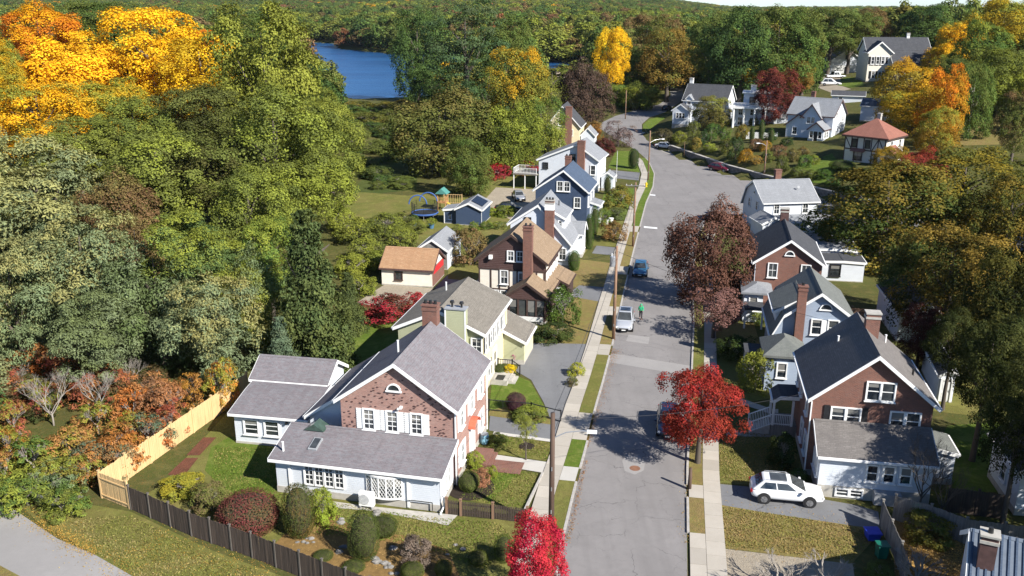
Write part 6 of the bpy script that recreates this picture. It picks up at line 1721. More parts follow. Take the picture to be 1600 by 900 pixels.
for x, y, w, h, c in HB:
    n = 'orange yellow' if c[0] > .21 else 'brown' if c[0] > c[1] * 1.1 else 'yellow green' if c[1] > .14 else 'dark green' if c[1] < .07 else 'green'
    Bp('shrub', x, y, w, h, c, vary(c, .25), '%s shrub on the terraced bank above the stone wall' % n, '%s shrubs on the terraced bank' % n)
Bp('ball', 1316, 259, 40, 18, (.06, .085, .02), GRN, 'wide clipped hedge in front of the half timbered hill house', name='hedge', cat='hedge')
for x, y, w, h in ((1175, 211, 8, 26), (1190, 205, 9, 34), (1205, 213, 9, 24)):
    Bp('clipped', x, y, w, h, (.045, .085, .02), GRN, 'slim green cypress in front of the column house', 'slim cypresses at the column house', name='cypress', cat='tree')
ORG0, RED0 = ORG, RED; ORG, RED = (.34, .165, .06), (.27, .075, .05)
SU = [(60, 608, 66, 44, RED, YGR), (135, 598, 60, 38, ORG, RED), (180, 580, 54, 34, RED, ORG), (40, 548, 70, 36, (.30, .10, .03), ORG), (88, 552, 62, 40, RED, ORG), (20, 640, 60, 50, RED, YGR), (150, 640, 70, 46, ORG, YGR), (205, 620, 64, 54, (.42, .14, .03), ORG), (262, 618, 70, 60, (.30, .13, .05), (.26, .14, .07)), (236, 660, 80, 50, (.34, .12, .04), BLU), (180, 690, 90, 54, ORG, (.34, .14, .03)), (110, 680, 76, 50, YGR, ORG), (50, 700, 84, 60, YGR, GRN), (100, 728, 84, 50, (.2, .15, .04), YGR), (40, 755, 90, 46, GRN, YGR), (110, 770, 64, 34, YGR, GRN), (95, 772, 60, 34, YGR, OLV), (345, 588, 52, 66, (.42, .16, .03), YGR), (262, 640, 60, 44, (.32, .12, .04), RED), (10, 590, 60, 40, ORG, RED), (190, 705, 54, 44, BLU, ORG), (5, 715, 50, 50, YGR, ORG), (300, 598, 50, 44, ORG, (.3, .16, .03)), (140, 700, 70, 44, (.30, .12, .03), BLU), (70, 735, 70, 44, LOC, YGR), (0, 760, 70, 50, YGR, GRN), (240, 600, 60, 44, (.16, .10, .06), ORG), (15, 680, 60, 50, (.34, .14, .03), YGR), (100, 745, 60, 40, GRN, LOC), (210, 655, 60, 44, ORG, YGR), (135, 722, 56, 38, YGR, ORG)]
for i, (x, y, w, h, c, c2) in enumerate(SU):
    n = 'scarlet' if c[0] > .25 and c[1] < .07 else 'orange' if c[0] > .25 else 'yellow green'
    z = 1.4 if y < 660 else .5
    t = Bp('sumac', x, y + 14, w, h + 16, c, c2, '%s sumac in the thicket left of the tan fence' % n, '%s sumacs left of the tan fence' % n, name='sumac_shrub', cat='shrub')
ORG, RED = ORG0, RED0
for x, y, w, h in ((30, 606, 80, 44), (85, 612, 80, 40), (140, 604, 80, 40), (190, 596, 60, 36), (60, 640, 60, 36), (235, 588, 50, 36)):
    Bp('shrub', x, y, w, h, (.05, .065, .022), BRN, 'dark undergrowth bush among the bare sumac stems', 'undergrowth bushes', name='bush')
def bare(px, py, h, r, label, name='bare_tree', k=0, mat=None, group=None):
    k = int(k)
    x, y, g = pt(px, py); t = thing(name, label, 'tree' if 'tree' in name else 'shrub', (x, y, g), rndT.uniform(0, 6), group)
    me = (BARE if name == 'bare_shrub' else FINE)[k]
    if mat is not None:
        me = bpy.data.meshes.get('branches %s %d' % (mat, k))
        if me is None: me = FINE[k].copy(); me.name = 'branches %s %d' % (mat, k); me.materials[0] = M[mat]
    o = link('branches', me, t); o.scale = (r * 2, r * 2, h); return t
bare(1436, 800, 6.6, 2.6, 'leafless tree in front of the white extension of the red brick house', k=0, mat='bark')
bare(1468, 812, 5.0, 1.9, 'leafless thin tree beside the yellow brown shrub', k=1, mat='bark')
for x, y, l, hh_ in ((22, 612, 'leftmost', 3.4), (84, 655, 'second', 5.4), (158, 640, 'fourth', 4.8), (208, 598, 'rightmost', 3.6)): bare(x, y + 10, hh_, hh_ * .5, 'bare pale sumac stems in the dark gap of the thicket, %s clump' % l, 'bare_sumac', l in ('second', 'leftmost'))
for x, y, l in ((1215, 930, 'leftmost'), (1290, 935, 'middle'), (1430, 930, 'right hand')): bare(x, y, 2.6, 2.0, 'bare twiggy shrub at the bottom edge, %s of three' % l, 'bare_shrub', x % 2)
bare(1432, 915, 2.2, 1.6, 'bare grey shrub over the fallen leaves at the bottom edge', 'bare_shrub', 1)

# ---------------------------------------------------------------- fences and walls
def fence(name, label, pts, h, mat, panel=2.4, board=.14, post=.12, gap=.012, post_h=None, rails=True, group=None, post_mat=None, pointed=False):
    "posts and panels of upright boards along a line on the ground"
    g0 = Vector(pts[0]); t = thing(name, label, 'fence', (g0.x, g0.y, hgt(g0.x, g0.y)), 0, group)
    pm = MB(); pm.box((0, 0, (post_h or h + .12) / 2), (post, post, post_h or h + .12)); pm.box((0, 0, (post_h or h + .12) + .02), (post + .05, post + .05, .04)); pme = pm.mesh('post', post_mat or mat)
    rr = random.Random(len(pts) * 7 + int(abs(g0.x) * 10))
    for a, b in zip(pts[:-1], pts[1:]):
        a = Vector(a); b = Vector(b); L = (b - a).length; n = max(1, round(L / panel)); ang = math.atan2((b - a).y, (b - a).x)
        for i in range(n):
            p = a.lerp(b, i / n); o = link('post', pme, t, (p.x - g0.x, p.y - g0.y, 0), ang)
            w = L / n - post; mb = MB(); k = max(1, int(w / board)); bw = w / k
            for j in range(k):
                hh = h * rr.uniform(.965, 1.0); x = post / 2 + (j + .5) * bw
                mb.box((x, rr.uniform(-.008, .008), hh / 2 + .03), (bw - gap, .022, hh), rx=rr.uniform(-.012, .012))
                if pointed: pass
            if rails:
                for z in (.3, h * .8): mb.box((L / n / 2, .035, z), (w, .045, .09))
            q = mb.build('panel', mat, t, (p.x - g0.x, p.y - g0.y, 0), ang); q['kind'] = 'stuff'
    link('post', pme, t, (pts[-1][0] - g0.x, pts[-1][1] - g0.y, 0), ang)
    return t
tan0, tan1, tan2 = pt0(203, 795), pt0(160, 778), pt0(388, 616)
fence('wooden_fence', 'new tan board fence running back from the dark fence to the white garage wing', [tan0, tan1, tan2], 1.95, M['tan_wood'], 2.4, .14)
fence('wooden_fence', 'old dark board fence along the bottom left of the brick house garden', [(tan0[0] + .12, tan0[1] - .08), pt0(300, 838), pt0(395, 872), pt0(470, 902), pt0(580, 945)], 1.7, M['dark_wood'], 2.0, .15, .10, post_mat=wood_mat('brown grey post wood', (.11, .095, .08), .3))
fence('picket_fence', 'dark picket fence and gate between the brick house and the left pavement', [pt0(698, 803), pt0(720, 806), pt0(770, 811), pt0(824, 818)], 1.05, M['dark_wood'], 2.1, .11, .14, gap=.04, post_mat=M['pole_wood'], post_h=1.2)
fence('wooden_fence', 'dark side fence behind the blue and green bins', [pt0(1375, 822), pt0(1404, 890), pt0(1412, 925)], 1.8, M['grey_wood'], 2.2, .14)
fence('wooden_fence', 'weathered fence behind the yellow brown shrub towards the right edge', [pt0(1395, 812), pt0(1450, 828), pt0(1505, 850), pt0(1625, 866)], 1.75, M['grey_wood'], 2.2, .14)
fence('wooden_fence', 'very dark fence below the sunny lawn at the right edge', [pt0(1478, 800), pt0(1570, 812)], 1.8, M['dark_wood'], 2.2, .14)
fence('wooden_fence', 'brown fence between the two brick houses on the right', [(33.0, 88.2), (37.2, 86.5)], 1.8, M['pole_wood'], 2.1, .14)
fence('picket_fence', 'white board fence in front of the column house', [pt(1166, 217)[:2], pt(1190, 216)[:2], pt(1214, 214)[:2]], 1.5, M['white'], 2.4, .2)
def rail_fence(name, label, pts, h, mat='dark_metal', gap=.3):
    g0 = Vector((*pts[0], 0)); t = thing(name, label, 'railing', g0)
    railing(t, [Vector((*p, 0)) - g0 for p in pts], h, mat, 'rails', gap); return t
rail_fence('metal_railing', 'black metal railing beside the purple barberry', [pt0(764, 642), pt0(830, 648), pt0(876, 660)], 1.0, gap=.9)
# kerb edge of the front lawn
mb = MB(); a, b_ = pt0(848, 742), pt0(820, 800); mb.beam((*a, .12), (*b_, .12), .14, .24); o = mb.build('lawn_edging', M['granite']); o['kind'] = 'structure'
# stone retaining wall round the hill
def stone_wall():
    P = Path(WALL[4:11]); t = thing('stone_wall', 'grey stone retaining wall curving round the foot of the hill', 'wall', (0, 0, 0))
    strip(P, 0.2, P.s[-1] - 30, -.1, .45, -.2, 1.32, step=1.2).build('core', M['stone'], t)
    strip(P, 0.2, P.s[-1] - 30, -.18, .5, 1.33, 1.45, step=1.2).build('coping', M['granite'], t)
    mb = MB(); rr = random.Random(4); s = .4
    while s < P.s[-1] - 31:
        z = .05
        while z < 1.2:
            hh = rr.uniform(.16, .3); w = rr.uniform(.3, .6); q = P.at(s + rr.uniform(-.15, .15), -.12); q2 = P.at(s + .3, -.12); d = q2 - q
            mb.box((q.x, q.y, z + hh / 2), (w, rr.uniform(.08, .2), hh - .03), rz=math.atan2(d.y, d.x)); z += hh
        s += .5
    o = mb.build('stones', M['stone'], t); o['kind'] = 'stuff'
stone_wall()
# rocks of the rock garden
rk = MB(); rr = random.Random(8)
for i in range(34):
    px, py = rr.choice(((590, 880), (620, 865), (575, 810), (480, 850), (520, 812), (690, 860), (730, 865), (610, 890), (545, 862))); x, y = pt0(px + rr.uniform(-22, 22), py + rr.uniform(-9, 9))
    s = rr.uniform(.12, .36); base = len(rk.v); 
    for j in range(3):
        for k in range(6): a = 6.283 * k / 6 + j * .3; q = (1.0, .9, .4)[j] * s * rr.uniform(.8, 1.2); rk.v.append((x + math.cos(a) * q, y + math.sin(a) * q * .8, (0.0, .35, .62)[j] * s * rr.uniform(.8, 1.2) + .02))
    for j in range(2):
        for k in range(6): rk.f.append((base + j * 6 + k, base + j * 6 + (k + 1) % 6, base + j * 6 + 6 + (k + 1) % 6, base + j * 6 + 6 + k))
    rk.f.append(tuple(base + 12 + k for k in range(6)))
o = rk.build('garden_rocks', M['stone']); o['kind'] = 'stuff'; tag(o, 'pale rocks lying between the clipped yews of the rock garden', 'rocks')

# ---------------------------------------------------------------- fallen leaves (one loose mass each)
def litter(name, label, spots, n, cols, size=.07):
    rs = np.random.RandomState(len(spots) * 13 + n); P = []
    for _ in range(n):
        a, b_, w = spots[rs.randint(len(spots))]; t = rs.rand(); q = Vector(a).lerp(Vector(b_), t); d = (Vector(b_) - Vector(a)).normalized()
        o = rs.normal() * w; P.append((q.x - d.y * o, q.y + d.x * o, .02 + rs.rand() * .02))
    P = np.array(P); P[:, 2] += .03
    me = leaf_mesh(name, P, np.array([0, 0, 1.]) + rs.normal(size=(n, 3)) * .3, np.full(n, size), 1.5, rs.uniform(.6, 1.2, n), rs.rand(n), rs, M['leaf'])
    o = link(name, me); o['kind'] = 'stuff'; o['label'] = label; o['category'] = 'fallen leaves'; set_leaf(o, *cols); return o
sp = [(pt0(*a), pt0(*b), w) for a, b, w in (((930, 655), (958, 560), .25), ((950, 560), (955, 545), .5), ((915, 700), (930, 650), .15), ((975, 470), (990, 410), .2), ((886, 850), (915, 720), .12))]
litter('fallen_leaves', 'rust coloured leaves drifted along the left kerb', sp, 2600, ((.26, .12, .05), (.36, .22, .09)))
sp = [(pt0(*a), pt0(*b), w) for a, b, w in (((30, 790), (215, 900), .7), ((60, 815), (150, 866), .35), ((215, 850), (420, 900), 1.2))]
litter('fallen_leaves', 'yellow leaves scattered along the lower road edge', sp, 3800, ((.42, .24, .05), (.5, .36, .1)))
sp = [(pt0(*a), pt0(*b), w) for a, b, w in (((1410, 840), (1530, 870), 1.0), ((1400, 880), (1520, 900), 1.2), ((1420, 830), (1500, 850), .6))]
litter('fallen_leaves', 'thick golden leaf litter in the yard at bottom right', sp, 7000, ((.42, .26, .08), (.5, .34, .14)), .09)
sp = [(pt0(*a), pt0(*b), w) for a, b, w in (((1130, 800), (1330, 830), 1.2), ((1130, 840), (1300, 860), .9), ((1076, 850), (1080, 720), .3))]
litter('fallen_leaves', 'scattered leaves on the dry lawn below the white car', sp, 1500, ((.36, .22, .08), (.4, .3, .1)))

def tufts(name, label, polys, n, c1, c2, size=.13):
    rs = np.random.RandomState(n); P = []
    boxes = [(min(p[0] for p in q), max(p[0] for p in q), min(p[1] for p in q), max(p[1] for p in q), q) for q in polys]
    ar = np.array([(b[1] - b[0]) * (b[3] - b[2]) for b in boxes]); ar /= ar.sum()
    while len(P) < n:
        b = boxes[rs.choice(len(boxes), p=ar)]; x, y = rs.uniform(b[0], b[1]), rs.uniform(b[2], b[3])
        if inside(b[4], x, y): P.append((x, y, .06))
    P = np.array(P); k = np.sin(P[:, 0] * .9 + np.sin(P[:, 1] * 1.3) * 2) * .25 + .5
    me = leaf_mesh(name, P, np.array([0, 0, .6]) + rs.normal(size=(n, 3)) * .6, np.full(n, size), 2.6, rs.uniform(.75, 1.2, n), np.clip(k + rs.normal(size=n) * .25, 0, 1), rs, M['leaf'])
    o = link(name, me); o['kind'] = 'stuff'; o['label'] = label; o['category'] = 'grass'; set_leaf(o, c1, c2); return o
pp = lambda *l: [pt0(a, b) for a, b in l]
tufts('grass_tufts', 'rough grass between the lower road and the dark board fence', [pp((100, 812), (205, 806), (330, 868), (480, 920), (640, 975), (330, 1000), (222, 905), (150, 866))], 9000, (.175, .18, .045), (.29, .235, .10))
tufts('grass_tufts', 'lawn grass in front of the white extension', [pp((335, 700), (425, 700), (440, 772), (640, 806), (780, 818), (800, 840), (760, 890), (640, 850), (430, 830), (330, 760)), pp((716, 778), (762, 730), (846, 742), (818, 798)), pp((764, 700), (776, 680), (862, 692), (856, 720))], 12000, (.125, .17, .03), (.25, .21, .075))
tufts('grass_tufts', 'dry grass beside the driveway of the white car', [pp((1122, 792), (1200, 802), (1300, 818), (1376, 832), (1330, 878), (1128, 853)), pp((1121, 702), (1150, 672), (1236, 676), (1255, 758), (1121, 752))], 9000, (.185, .175, .05), (.30, .22, .10))
# ---------------------------------------------------------------- vehicles
def paint(name, col, metal=.3): 
    m, nt, b = mat_new(name); n = noise(nt, worldpos(nt), 1.2, 3)
    nt.links.new(mixc(nt, ramp(nt, n, .3, .7), [x * .94 for x in col], [min(1, x * 1.04) for x in col]), b.inputs['Base Color'])
    b.inputs['Metallic'].default_value = metal; b.inputs['Roughness'].default_value = .32; b.inputs['Coat Weight'].default_value = .8; b.inputs['Coat Roughness'].default_value = .05
    return m
CG = glass_mat('car glass', (.008, .010, .013), False); TYRE = plain('tyre rubber', (.02, .02, .021), .8); RIM = plain('alloy rim', (.35, .35, .36), .35, .1, metal=.7); LAMP = plain('head lamp', (.6, .62, .64), .15); TAIL = plain('tail lamp', (.30, .015, .015), .2)
def car(name, label, x, y, z, rz, col, L=4.6, W=1.86, H=1.62, kind='suv', cat='car', group=None, sunroof=False):
    t = thing(name, label, cat, (x, y, z), rz, group)
    prof = {'suv': ([(0, .5, .92, .80), (.025, .34, 1.0, .93), (.12, .27, 1.06, .985), (.3, .25, 1.03, 1.0), (.5, .25, 1.0, 1.0), (.68, .25, .99, .995), (.80, .26, .96, .98), (.92, .29, .87, .94), (.975, .34, .76, .86), (1.0, .42, .66, .74)], (.025, .17, .53, .765)),
            'sedan': ([(0, .45, .82, .80), (.03, .32, .92, .93), (.12, .26, .96, .98), (.3, .24, .92, 1.0), (.5, .24, .88, 1.0), (.68, .24, .87, .99), (.80, .25, .84, .97), (.92, .28, .76, .93), (.975, .33, .68, .86), (1.0, .40, .60, .74)], (.10, .27, .58, .75)),
            'pickup': ([(0, .6, 1.0, .90), (.02, .5, 1.08, .96), (.12, .45, 1.1, .98), (.3, .42, 1.1, 1.0), (.5, .4, 1.08, 1.0), (.68, .4, 1.08, 1.0), (.80, .42, 1.06, .98), (.92, .45, 1.0, .95), (.975, .5, .9, .9), (1.0, .55, .8, .82)], (.36, .40, .62, .75))}[kind]
    st, (rb, rt, ft, fb) = prof; w2 = W / 2
    mb = MB()
    for fx, zb, zt, fw in st:
        w = w2 * fw; X = (fx - .5) * L
        ring = [(-w * .9, zb), (-w, zb + .30 * (zt - zb)), (-w * .985, zb + .72 * (zt - zb)), (-w * .90, zt), (-w * .45, zt + .035), (0, zt + .045), (w * .45, zt + .035), (w * .90, zt), (w * .985, zb + .72 * (zt - zb)), (w, zb + .30 * (zt - zb)), (w * .9, zb)]
        mb.v += [(X, a, b) for a, b in ring]
    k = 11
    for i in range(len(st) - 1):
        for j in range(k):
            mb.f.append((i * k + j, i * k + (j + 1) % k, (i + 1) * k + (j + 1) % k, (i + 1) * k + j)[::-1])
    mb.f.append(tuple(range(k))); mb.f.append(tuple((len(st) - 1) * k + j for j in range(k))[::-1])
    body = mb.build('body', col, t, smooth_=True)
    md = body.modifiers.new('smooth', 'SUBSURF'); md.levels = md.render_levels = 1
    zb = (1.0 if kind == 'suv' else .88 if kind == 'sedan' else 1.08)
    Xb, Xt, Xf, Xg = [(f - .5) * L for f in (rb, rt, ft, fb)]
    wb, wt = w2 * .90, w2 * .70
    B4 = [Vector((Xb, -wb, zb)), Vector((Xg, -wb, zb)), Vector((Xg, wb, zb)), Vector((Xb, wb, zb))]
    T4 = [Vector((Xt, -wt, H - .02)), Vector((Xf, -wt, H - .03)), Vector((Xf, wt, H - .03)), Vector((Xt, wt, H - .02))]
    cb = MB(); n0 = 0
    mid = [(Xt * .5 + Xf * .5, -wt, H + .015), (Xt * .5 + Xf * .5, wt, H + .015)]
    for f in ((B4[0], B4[1], T4[1], mid[0], T4[0]), (B4[2], B4[3], T4[3], mid[1], T4[2]), (B4[1], B4[2], T4[2], T4[1]), (B4[3], B4[0], T4[0], T4[3]), (T4[0], mid[0], mid[1], T4[3]), (mid[0], T4[1], T4[2], mid[1])): cb.face(f)
    cab = cb.build('cabin', col, t)
    bm_ = cab.modifiers.new('weld', 'WELD'); bv = cab.modifiers.new('bevel', 'BEVEL'); bv.width = .11; bv.segments = 4; bv.limit_method = 'ANGLE'
    def pane(nm, a, b, c, d, u0, u1, v0, v1, off=.014):
        q = lambda u, v: (a.lerp(b, u)).lerp(d.lerp(c, u), v)
        n = (b - a).cross(d - a).normalized(); m = MB(); ps = [q(u, v) + n * off for u, v in ((u0, v0), (u1, v0), (u1, v1), (u0, v1))]
        m.face(ps); ps2 = [p - n * (off + .01) for p in ps]
        for i in range(4): m.face((ps2[i], ps2[(i + 1) % 4], ps[(i + 1) % 4], ps[i]))
        m.build(nm, CG, t)
    pane('windshield', B4[1], B4[2], T4[2], T4[1], .06, .94, .10, .92)
    pane('rear_window', B4[3], B4[0], T4[0], T4[3], .08, .92, .30 if kind == 'suv' else .12, .90)
    for a, b, c, d, s in ((B4[0], B4[1], T4[1], T4[0], 0), (B4[2], B4[3], T4[3], T4[2], 1)):
        for u0, u1 in ((.10, .44), (.47, .83)) if kind != 'pickup' else ((.06, .48), (.52, .84)):
            if s: u0, u1 = 1 - u1, 1 - u0
            pane('side_window', a, b, c, d, u0, u1, .14, .86)
    if sunroof:
        m = MB(); m.box(((Xt + Xf) / 2 + .12, 0, H + .012), ((Xf - Xt) * .62, wt * 1.5, .02)); m.build('sunroof', CG, t)
    if kind == 'suv':
        for sg in (-1, 1): m = MB(); m.tube([(Xt + .1, sg * (wt - .06), H + .02), (Xt + .2, sg * (wt - .05), H + .06), (Xf - .25, sg * (wt - .05), H + .06), (Xf - .1, sg * (wt - .06), H + .01)], .018, 6); m.build('roof_rail', M['steel'], t)
    if kind == 'pickup':
        m = MB(); m.box(((-.5 + .19) * L, 0, 1.125), (.32 * L, W * .78, .04)); m.build('load_bed', M['black'], t)
        for sg in (-1, 1): m = MB(); m.box(((-.5 + .19) * L, sg * W * .44, 1.16), (.35 * L, .10, .14)); m.build('bed_side', col, t)
        m = MB(); m.box(((-.5 + .015) * L, 0, 1.14), (.07, W * .84, .16)); m.build('tailgate', col, t)
    r = .36 if kind != 'pickup' else .40
    wm = bpy.data.meshes.get('tyre %.2f' % r)
    if wm is None:
        m = MB(); m.tube([(0, -.115, 0), (0, -.10, 0), (0, .10, 0), (0, .115, 0)], [r * .9, r, r, r * .9], 22); wm = m.mesh('tyre %.2f' % r, TYRE, False)
        m = MB(); m.tube([(0, -.125, 0), (0, .125, 0)], [r * .62, r * .62], 18)
        for i in range(5): a = 6.283 * i / 5; m.beam((0, -.13, 0), (math.cos(a) * r * .6, -.13, math.sin(a) * r * .6), .06, .03); m.beam((0, .13, 0), (math.cos(a) * r * .6, .13, math.sin(a) * r * .6), .06, .03)
        rm = m.mesh('rim %.2f' % r, RIM)
        m = MB(); m.tube([(0, -.1, 0), (0, .1, 0)], [r * 1.2, r * 1.2], 22); am = m.mesh('wheel arch %.2f' % r, M['black'])
    else: rm = bpy.data.meshes['rim %.2f' % r]; am = bpy.data.meshes['wheel arch %.2f' % r]
    for fx in (.185, .80):
        for sg in (-1, 1):
            X = (fx - .5) * L
            a = link('wheel_arch', am, t, (X, sg * (w2 - .098), r + .03)); 
            o = link('wheel', wm, t, (X, sg * (w2 - .10), r)); link('rim', rm, o)
    zl = st[-2][2] - .02
    for sg in (-1, 1):
        m = MB(); m.box((L * .468, sg * w2 * .66, zl - .06), (.16, .40, .13), rz=-sg * .35); m.build('headlight', LAMP, t)
        m = MB(); m.box((-L * .488, sg * w2 * .74, zb - .14), (.10, .34, .17), rz=sg * .25); m.build('taillight', TAIL, t)
        m = MB(); m.box((Xg - .32, sg * (w2 + .06), zb + .05), (.14, .2, .13)); m.build('mirror', col, t)
    m = MB(); m.box((L * .497, 0, .50), (.05, W * .5, .16)); m.build('grille', M['black'], t)
    m = MB(); m.box((-L * .499, 0, .72), (.03, .5, .12)); m.build('number_plate', M['white'], t)
    m = MB(); m.box((L * .5 + .015, 0, .40), (.02, .4, .11)); m.build('number_plate', M['white'], t)
    return t
roadaz = math.atan2(37.4, 6.56)
x, y = pt0(979, 514); car('parked_suv', 'silver SUV parked by the left kerb facing us beside the person in green', x - .1, y + .8, .012, roadaz + math.pi, paint('silver paint', (.50, .52, .55)), 4.6, 1.86, 1.68, 'suv', sunroof=True)
x, y = pt0(1001, 431); car('parked_car', 'blue saloon parked by the left kerb facing us', x + .1, y + 1.2, .012, roadaz + math.pi, paint('blue paint', (.035, .13, .24)), 4.7, 1.84, 1.46, 'sedan')
x, y = pt0(1049, 684); car('parked_car', 'dark blue car half hidden under the bright red maple', x, y + 1.6, .012, roadaz + math.pi, paint('dark blue paint', (.012, .02, .05)), 4.5, 1.82, 1.6, 'suv')
x, y = pt0(1232, 789); car('parked_suv', 'white SUV with panoramic glass roof on the driveway of the red brick house', x, y + .75, .03, R(-10), paint('white paint car', (.74, .75, .76), .0), 4.75, 1.92, 1.60, 'suv', sunroof=True)
x, y, g = pt(1040, 233); car('parked_car', 'white saloon parked near the road bend', x, y + .6, .012, R(-36), paint('white paint car 2', (.72, .73, .74), .0), 4.8, 1.86, 1.5, 'sedan')
x, y, g = pt(1133, 267); car('parked_car', 'maroon car parked under the stone wall', x - 1.0, y, .012, R(-47), paint('maroon paint', (.16, .014, .03)), 4.7, 1.84, 1.62, 'suv')
x, y = pt0(815, 313); car('parked_car', 'silver car in the shade under the raised deck', x - .5, y + .5, .03, R(-80), paint('grey silver paint', (.34, .35, .37)), 4.4, 1.8, 1.5, 'sedan')
x, y = pt0(795, 324); car('parked_car', 'black car on the pale yard beside the white cape', x, y - 3.0, .03, R(-5), paint('black paint car', (.015, .016, .02)), 4.4, 1.8, 1.5, 'sedan')
x, y, g = pt(1298, 134); car('parked_suv', 'white SUV on the hill driveway beside the white pickup', x, y, g + .06, R(-15), paint('white paint car 3', (.70, .71, .72), 0), 6.2, 2.3, 2.1, 'suv')
x, y, g = pt(1304, 123); car('pickup_truck', 'silver pickup truck on the hill driveway in front of the double garage', x, y, g + .06, R(10), paint('silver paint 2', (.5, .52, .54)), 7.2, 2.4, 2.3, 'pickup', 'truck')
x, y = pt0(1052, 172); car('parked_car', 'dark car parked beside the tall white house', x - 2, y, .03, R(60), paint('dark paint', (.02, .02, .026)), 4.6, 1.84, 1.55, 'suv')

# ---------------------------------------------------------------- person
def person(x, y, rz):
    t = thing('person', 'person in a green hooded top and dark trousers walking past the silver SUV', 'person', (x, y, .012), rz)
    J = {'pel': (0, 0, .94, .125), 'wai': (0, .01, 1.08, .12), 'che': (0, .03, 1.28, .15), 'nek': (0, .05, 1.46, .06), 'hea': (0, .08, 1.58, .098), 'top': (0, .09, 1.69, .07),
         'shl': (-.19, .03, 1.40, .07), 'ell': (-.25, .10, 1.13, .05), 'hal': (-.20, .32, 1.03, .035), 'fil': (-.19, .40, 1.03, .02), 'shr': (.19, .03, 1.40, .07), 'elr': (.25, -.06, 1.13, .05), 'har': (.24, .10, .94, .035), 'fir': (.23, .17, .90, .02),
         'hpl': (-.10, 0, .88, .10), 'knl': (-.11, .16, .50, .065), 'anl': (-.11, .10, .09, .045), 'tol': (-.12, .26, .05, .04), 'hpr': (.10, 0, .88, .10), 'knr': (.11, -.02, .50, .065), 'anr': (.11, -.24, .12, .045), 'tor': (.12, -.10, .05, .04)}
    E = [('pel', 'wai'), ('wai', 'che'), ('che', 'nek'), ('nek', 'hea'), ('hea', 'top'), ('che', 'shl'), ('shl', 'ell'), ('ell', 'hal'), ('hal', 'fil'), ('che', 'shr'), ('shr', 'elr'), ('elr', 'har'), ('har', 'fir'), ('pel', 'hpl'), ('hpl', 'knl'), ('knl', 'anl'), ('anl', 'tol'), ('pel', 'hpr'), ('hpr', 'knr'), ('knr', 'anr'), ('anr', 'tor')]
    def skin(name, keys, mat, grow=1.0, root=0):
        ks = [k for k in J if k in keys]; me = bpy.data.meshes.new(name); me.from_pydata([J[k][:3] for k in ks], [(ks.index(a), ks.index(b)) for a, b in E if a in keys and b in keys], [])
        o = link(name, me, t); o.modifiers.new('skin', 'SKIN'); me.materials.append(mat)
        for i, k in enumerate(ks): r = J[k][3] * grow; me.skin_vertices[0].data[i].radius = (r, r)
        me.skin_vertices[0].data[root].use_root = True
        s = o.modifiers.new('sub', 'SUBSURF'); s.levels = s.render_levels = 2
        return o
    skin('body', set(J), plain('skin', (.42, .24, .17), .6))
    skin('hooded_top', {'pel', 'wai', 'che', 'nek', 'shl', 'ell', 'hal', 'shr', 'elr', 'har'}, plain('green cloth', (.02, .36, .16), .9), 1.22)
    skin('trousers', {'pel', 'hpl', 'knl', 'anl', 'hpr', 'knr', 'anr'}, plain('dark cloth', (.035, .03, .035), .9), 1.16)
    m = MB(); n, k = 12, 8
    for j in range(1, k):
        for i in range(n):
            a = 6.283 * i / n; b = math.pi * j / k; q = Vector((math.sin(b) * math.cos(a) * .125, math.sin(b) * math.sin(a) * .135 - .02, -math.cos(b) * .145))
            if q.y > .08: q.y = .08
            m.v.append(tuple(q + Vector((0, .07, 1.60))))
    for j in range(k - 2):
        for i in range(n): m.f.append((j * n + i, j * n + (i + 1) % n, (j + 1) * n + (i + 1) % n, (j + 1) * n + i))
    m.f.append(tuple((k - 2) * n + i for i in range(n)))
    m.build('hood', plain('green cloth', (.02, .36, .16), .9), t, smooth_=True)
x, y = pt0(1001, 499); person(x, y, R(165))

# ---------------------------------------------------------------- poles, lamps and wires
TOPS = {}
def pole(key, label, px, py, h, r=.15, arms=(), lamp=None, can=None, cat='utility pole', name='utility_pole', az=0.0):
    x, y, g = pt(px, py); t = thing(name, label, cat, (x, y, g), az)
    MB().tube([(0, 0, -.1), (0, 0, h * .5), (0.0, 0, h)], [r, r * .88, r * .72], 12).build('pole', M['dark_pole' if key in 'ae' else 'pole_wood'], t, smooth_=True)
    for z, w in arms:
        m = MB(); m.box((0, -.2, z), (w, .1, .12)); o = m.build('crossarm', M['grey_wood'], t)
        for u in (-.46, -.2, .2, .46): m = MB(); m.tube([(u * w, -.2, z + .06), (u * w, -.2, z + .2)], .035, 6); m.build('insulator', M['white'], o)
    if can:
        m = MB(); m.tube([(can[0], can[1], can[2]), (can[0], can[1], can[2] + .95), (can[0], can[1], can[2] + 1.02)], [.27, .27, .2], 14); o = m.build('transformer', M['steel'], t)
        m = MB(); m.tube([(can[0] - .1, can[1], can[2] + 1.0), (can[0] - .1, can[1], can[2] + 1.3)], .05, 6); m.build('bushing', M['white'], o)
    if lamp:
        z, L = lamp; m = MB(); m.tube([(0, 0, z), (L * .4, 0, z + .45), (L * .85, 0, z + .6), (L, 0, z + .58)], .035, 8); o = m.build('lamp_arm', M['steel'], t)
        m = MB(); m.box((L + .28, 0, z + .56), (.62, .26, .14)); m.build('lamp_head', M['white'], o)
    for z in (1.6, 3.2, 4.6) if h > 5 else (): MB().box((0, -r - .01, z), (.06, .04, .25)).build('step_plate', M['steel'], t)
    TOPS[key] = Vector((x, y, g + h)); return t
pole('a', 'tall brown utility pole with street lamp arm beside the scarlet maple', 861, 832, 8.3, .19, lamp=(6.6, 2.1), az=R(-6))
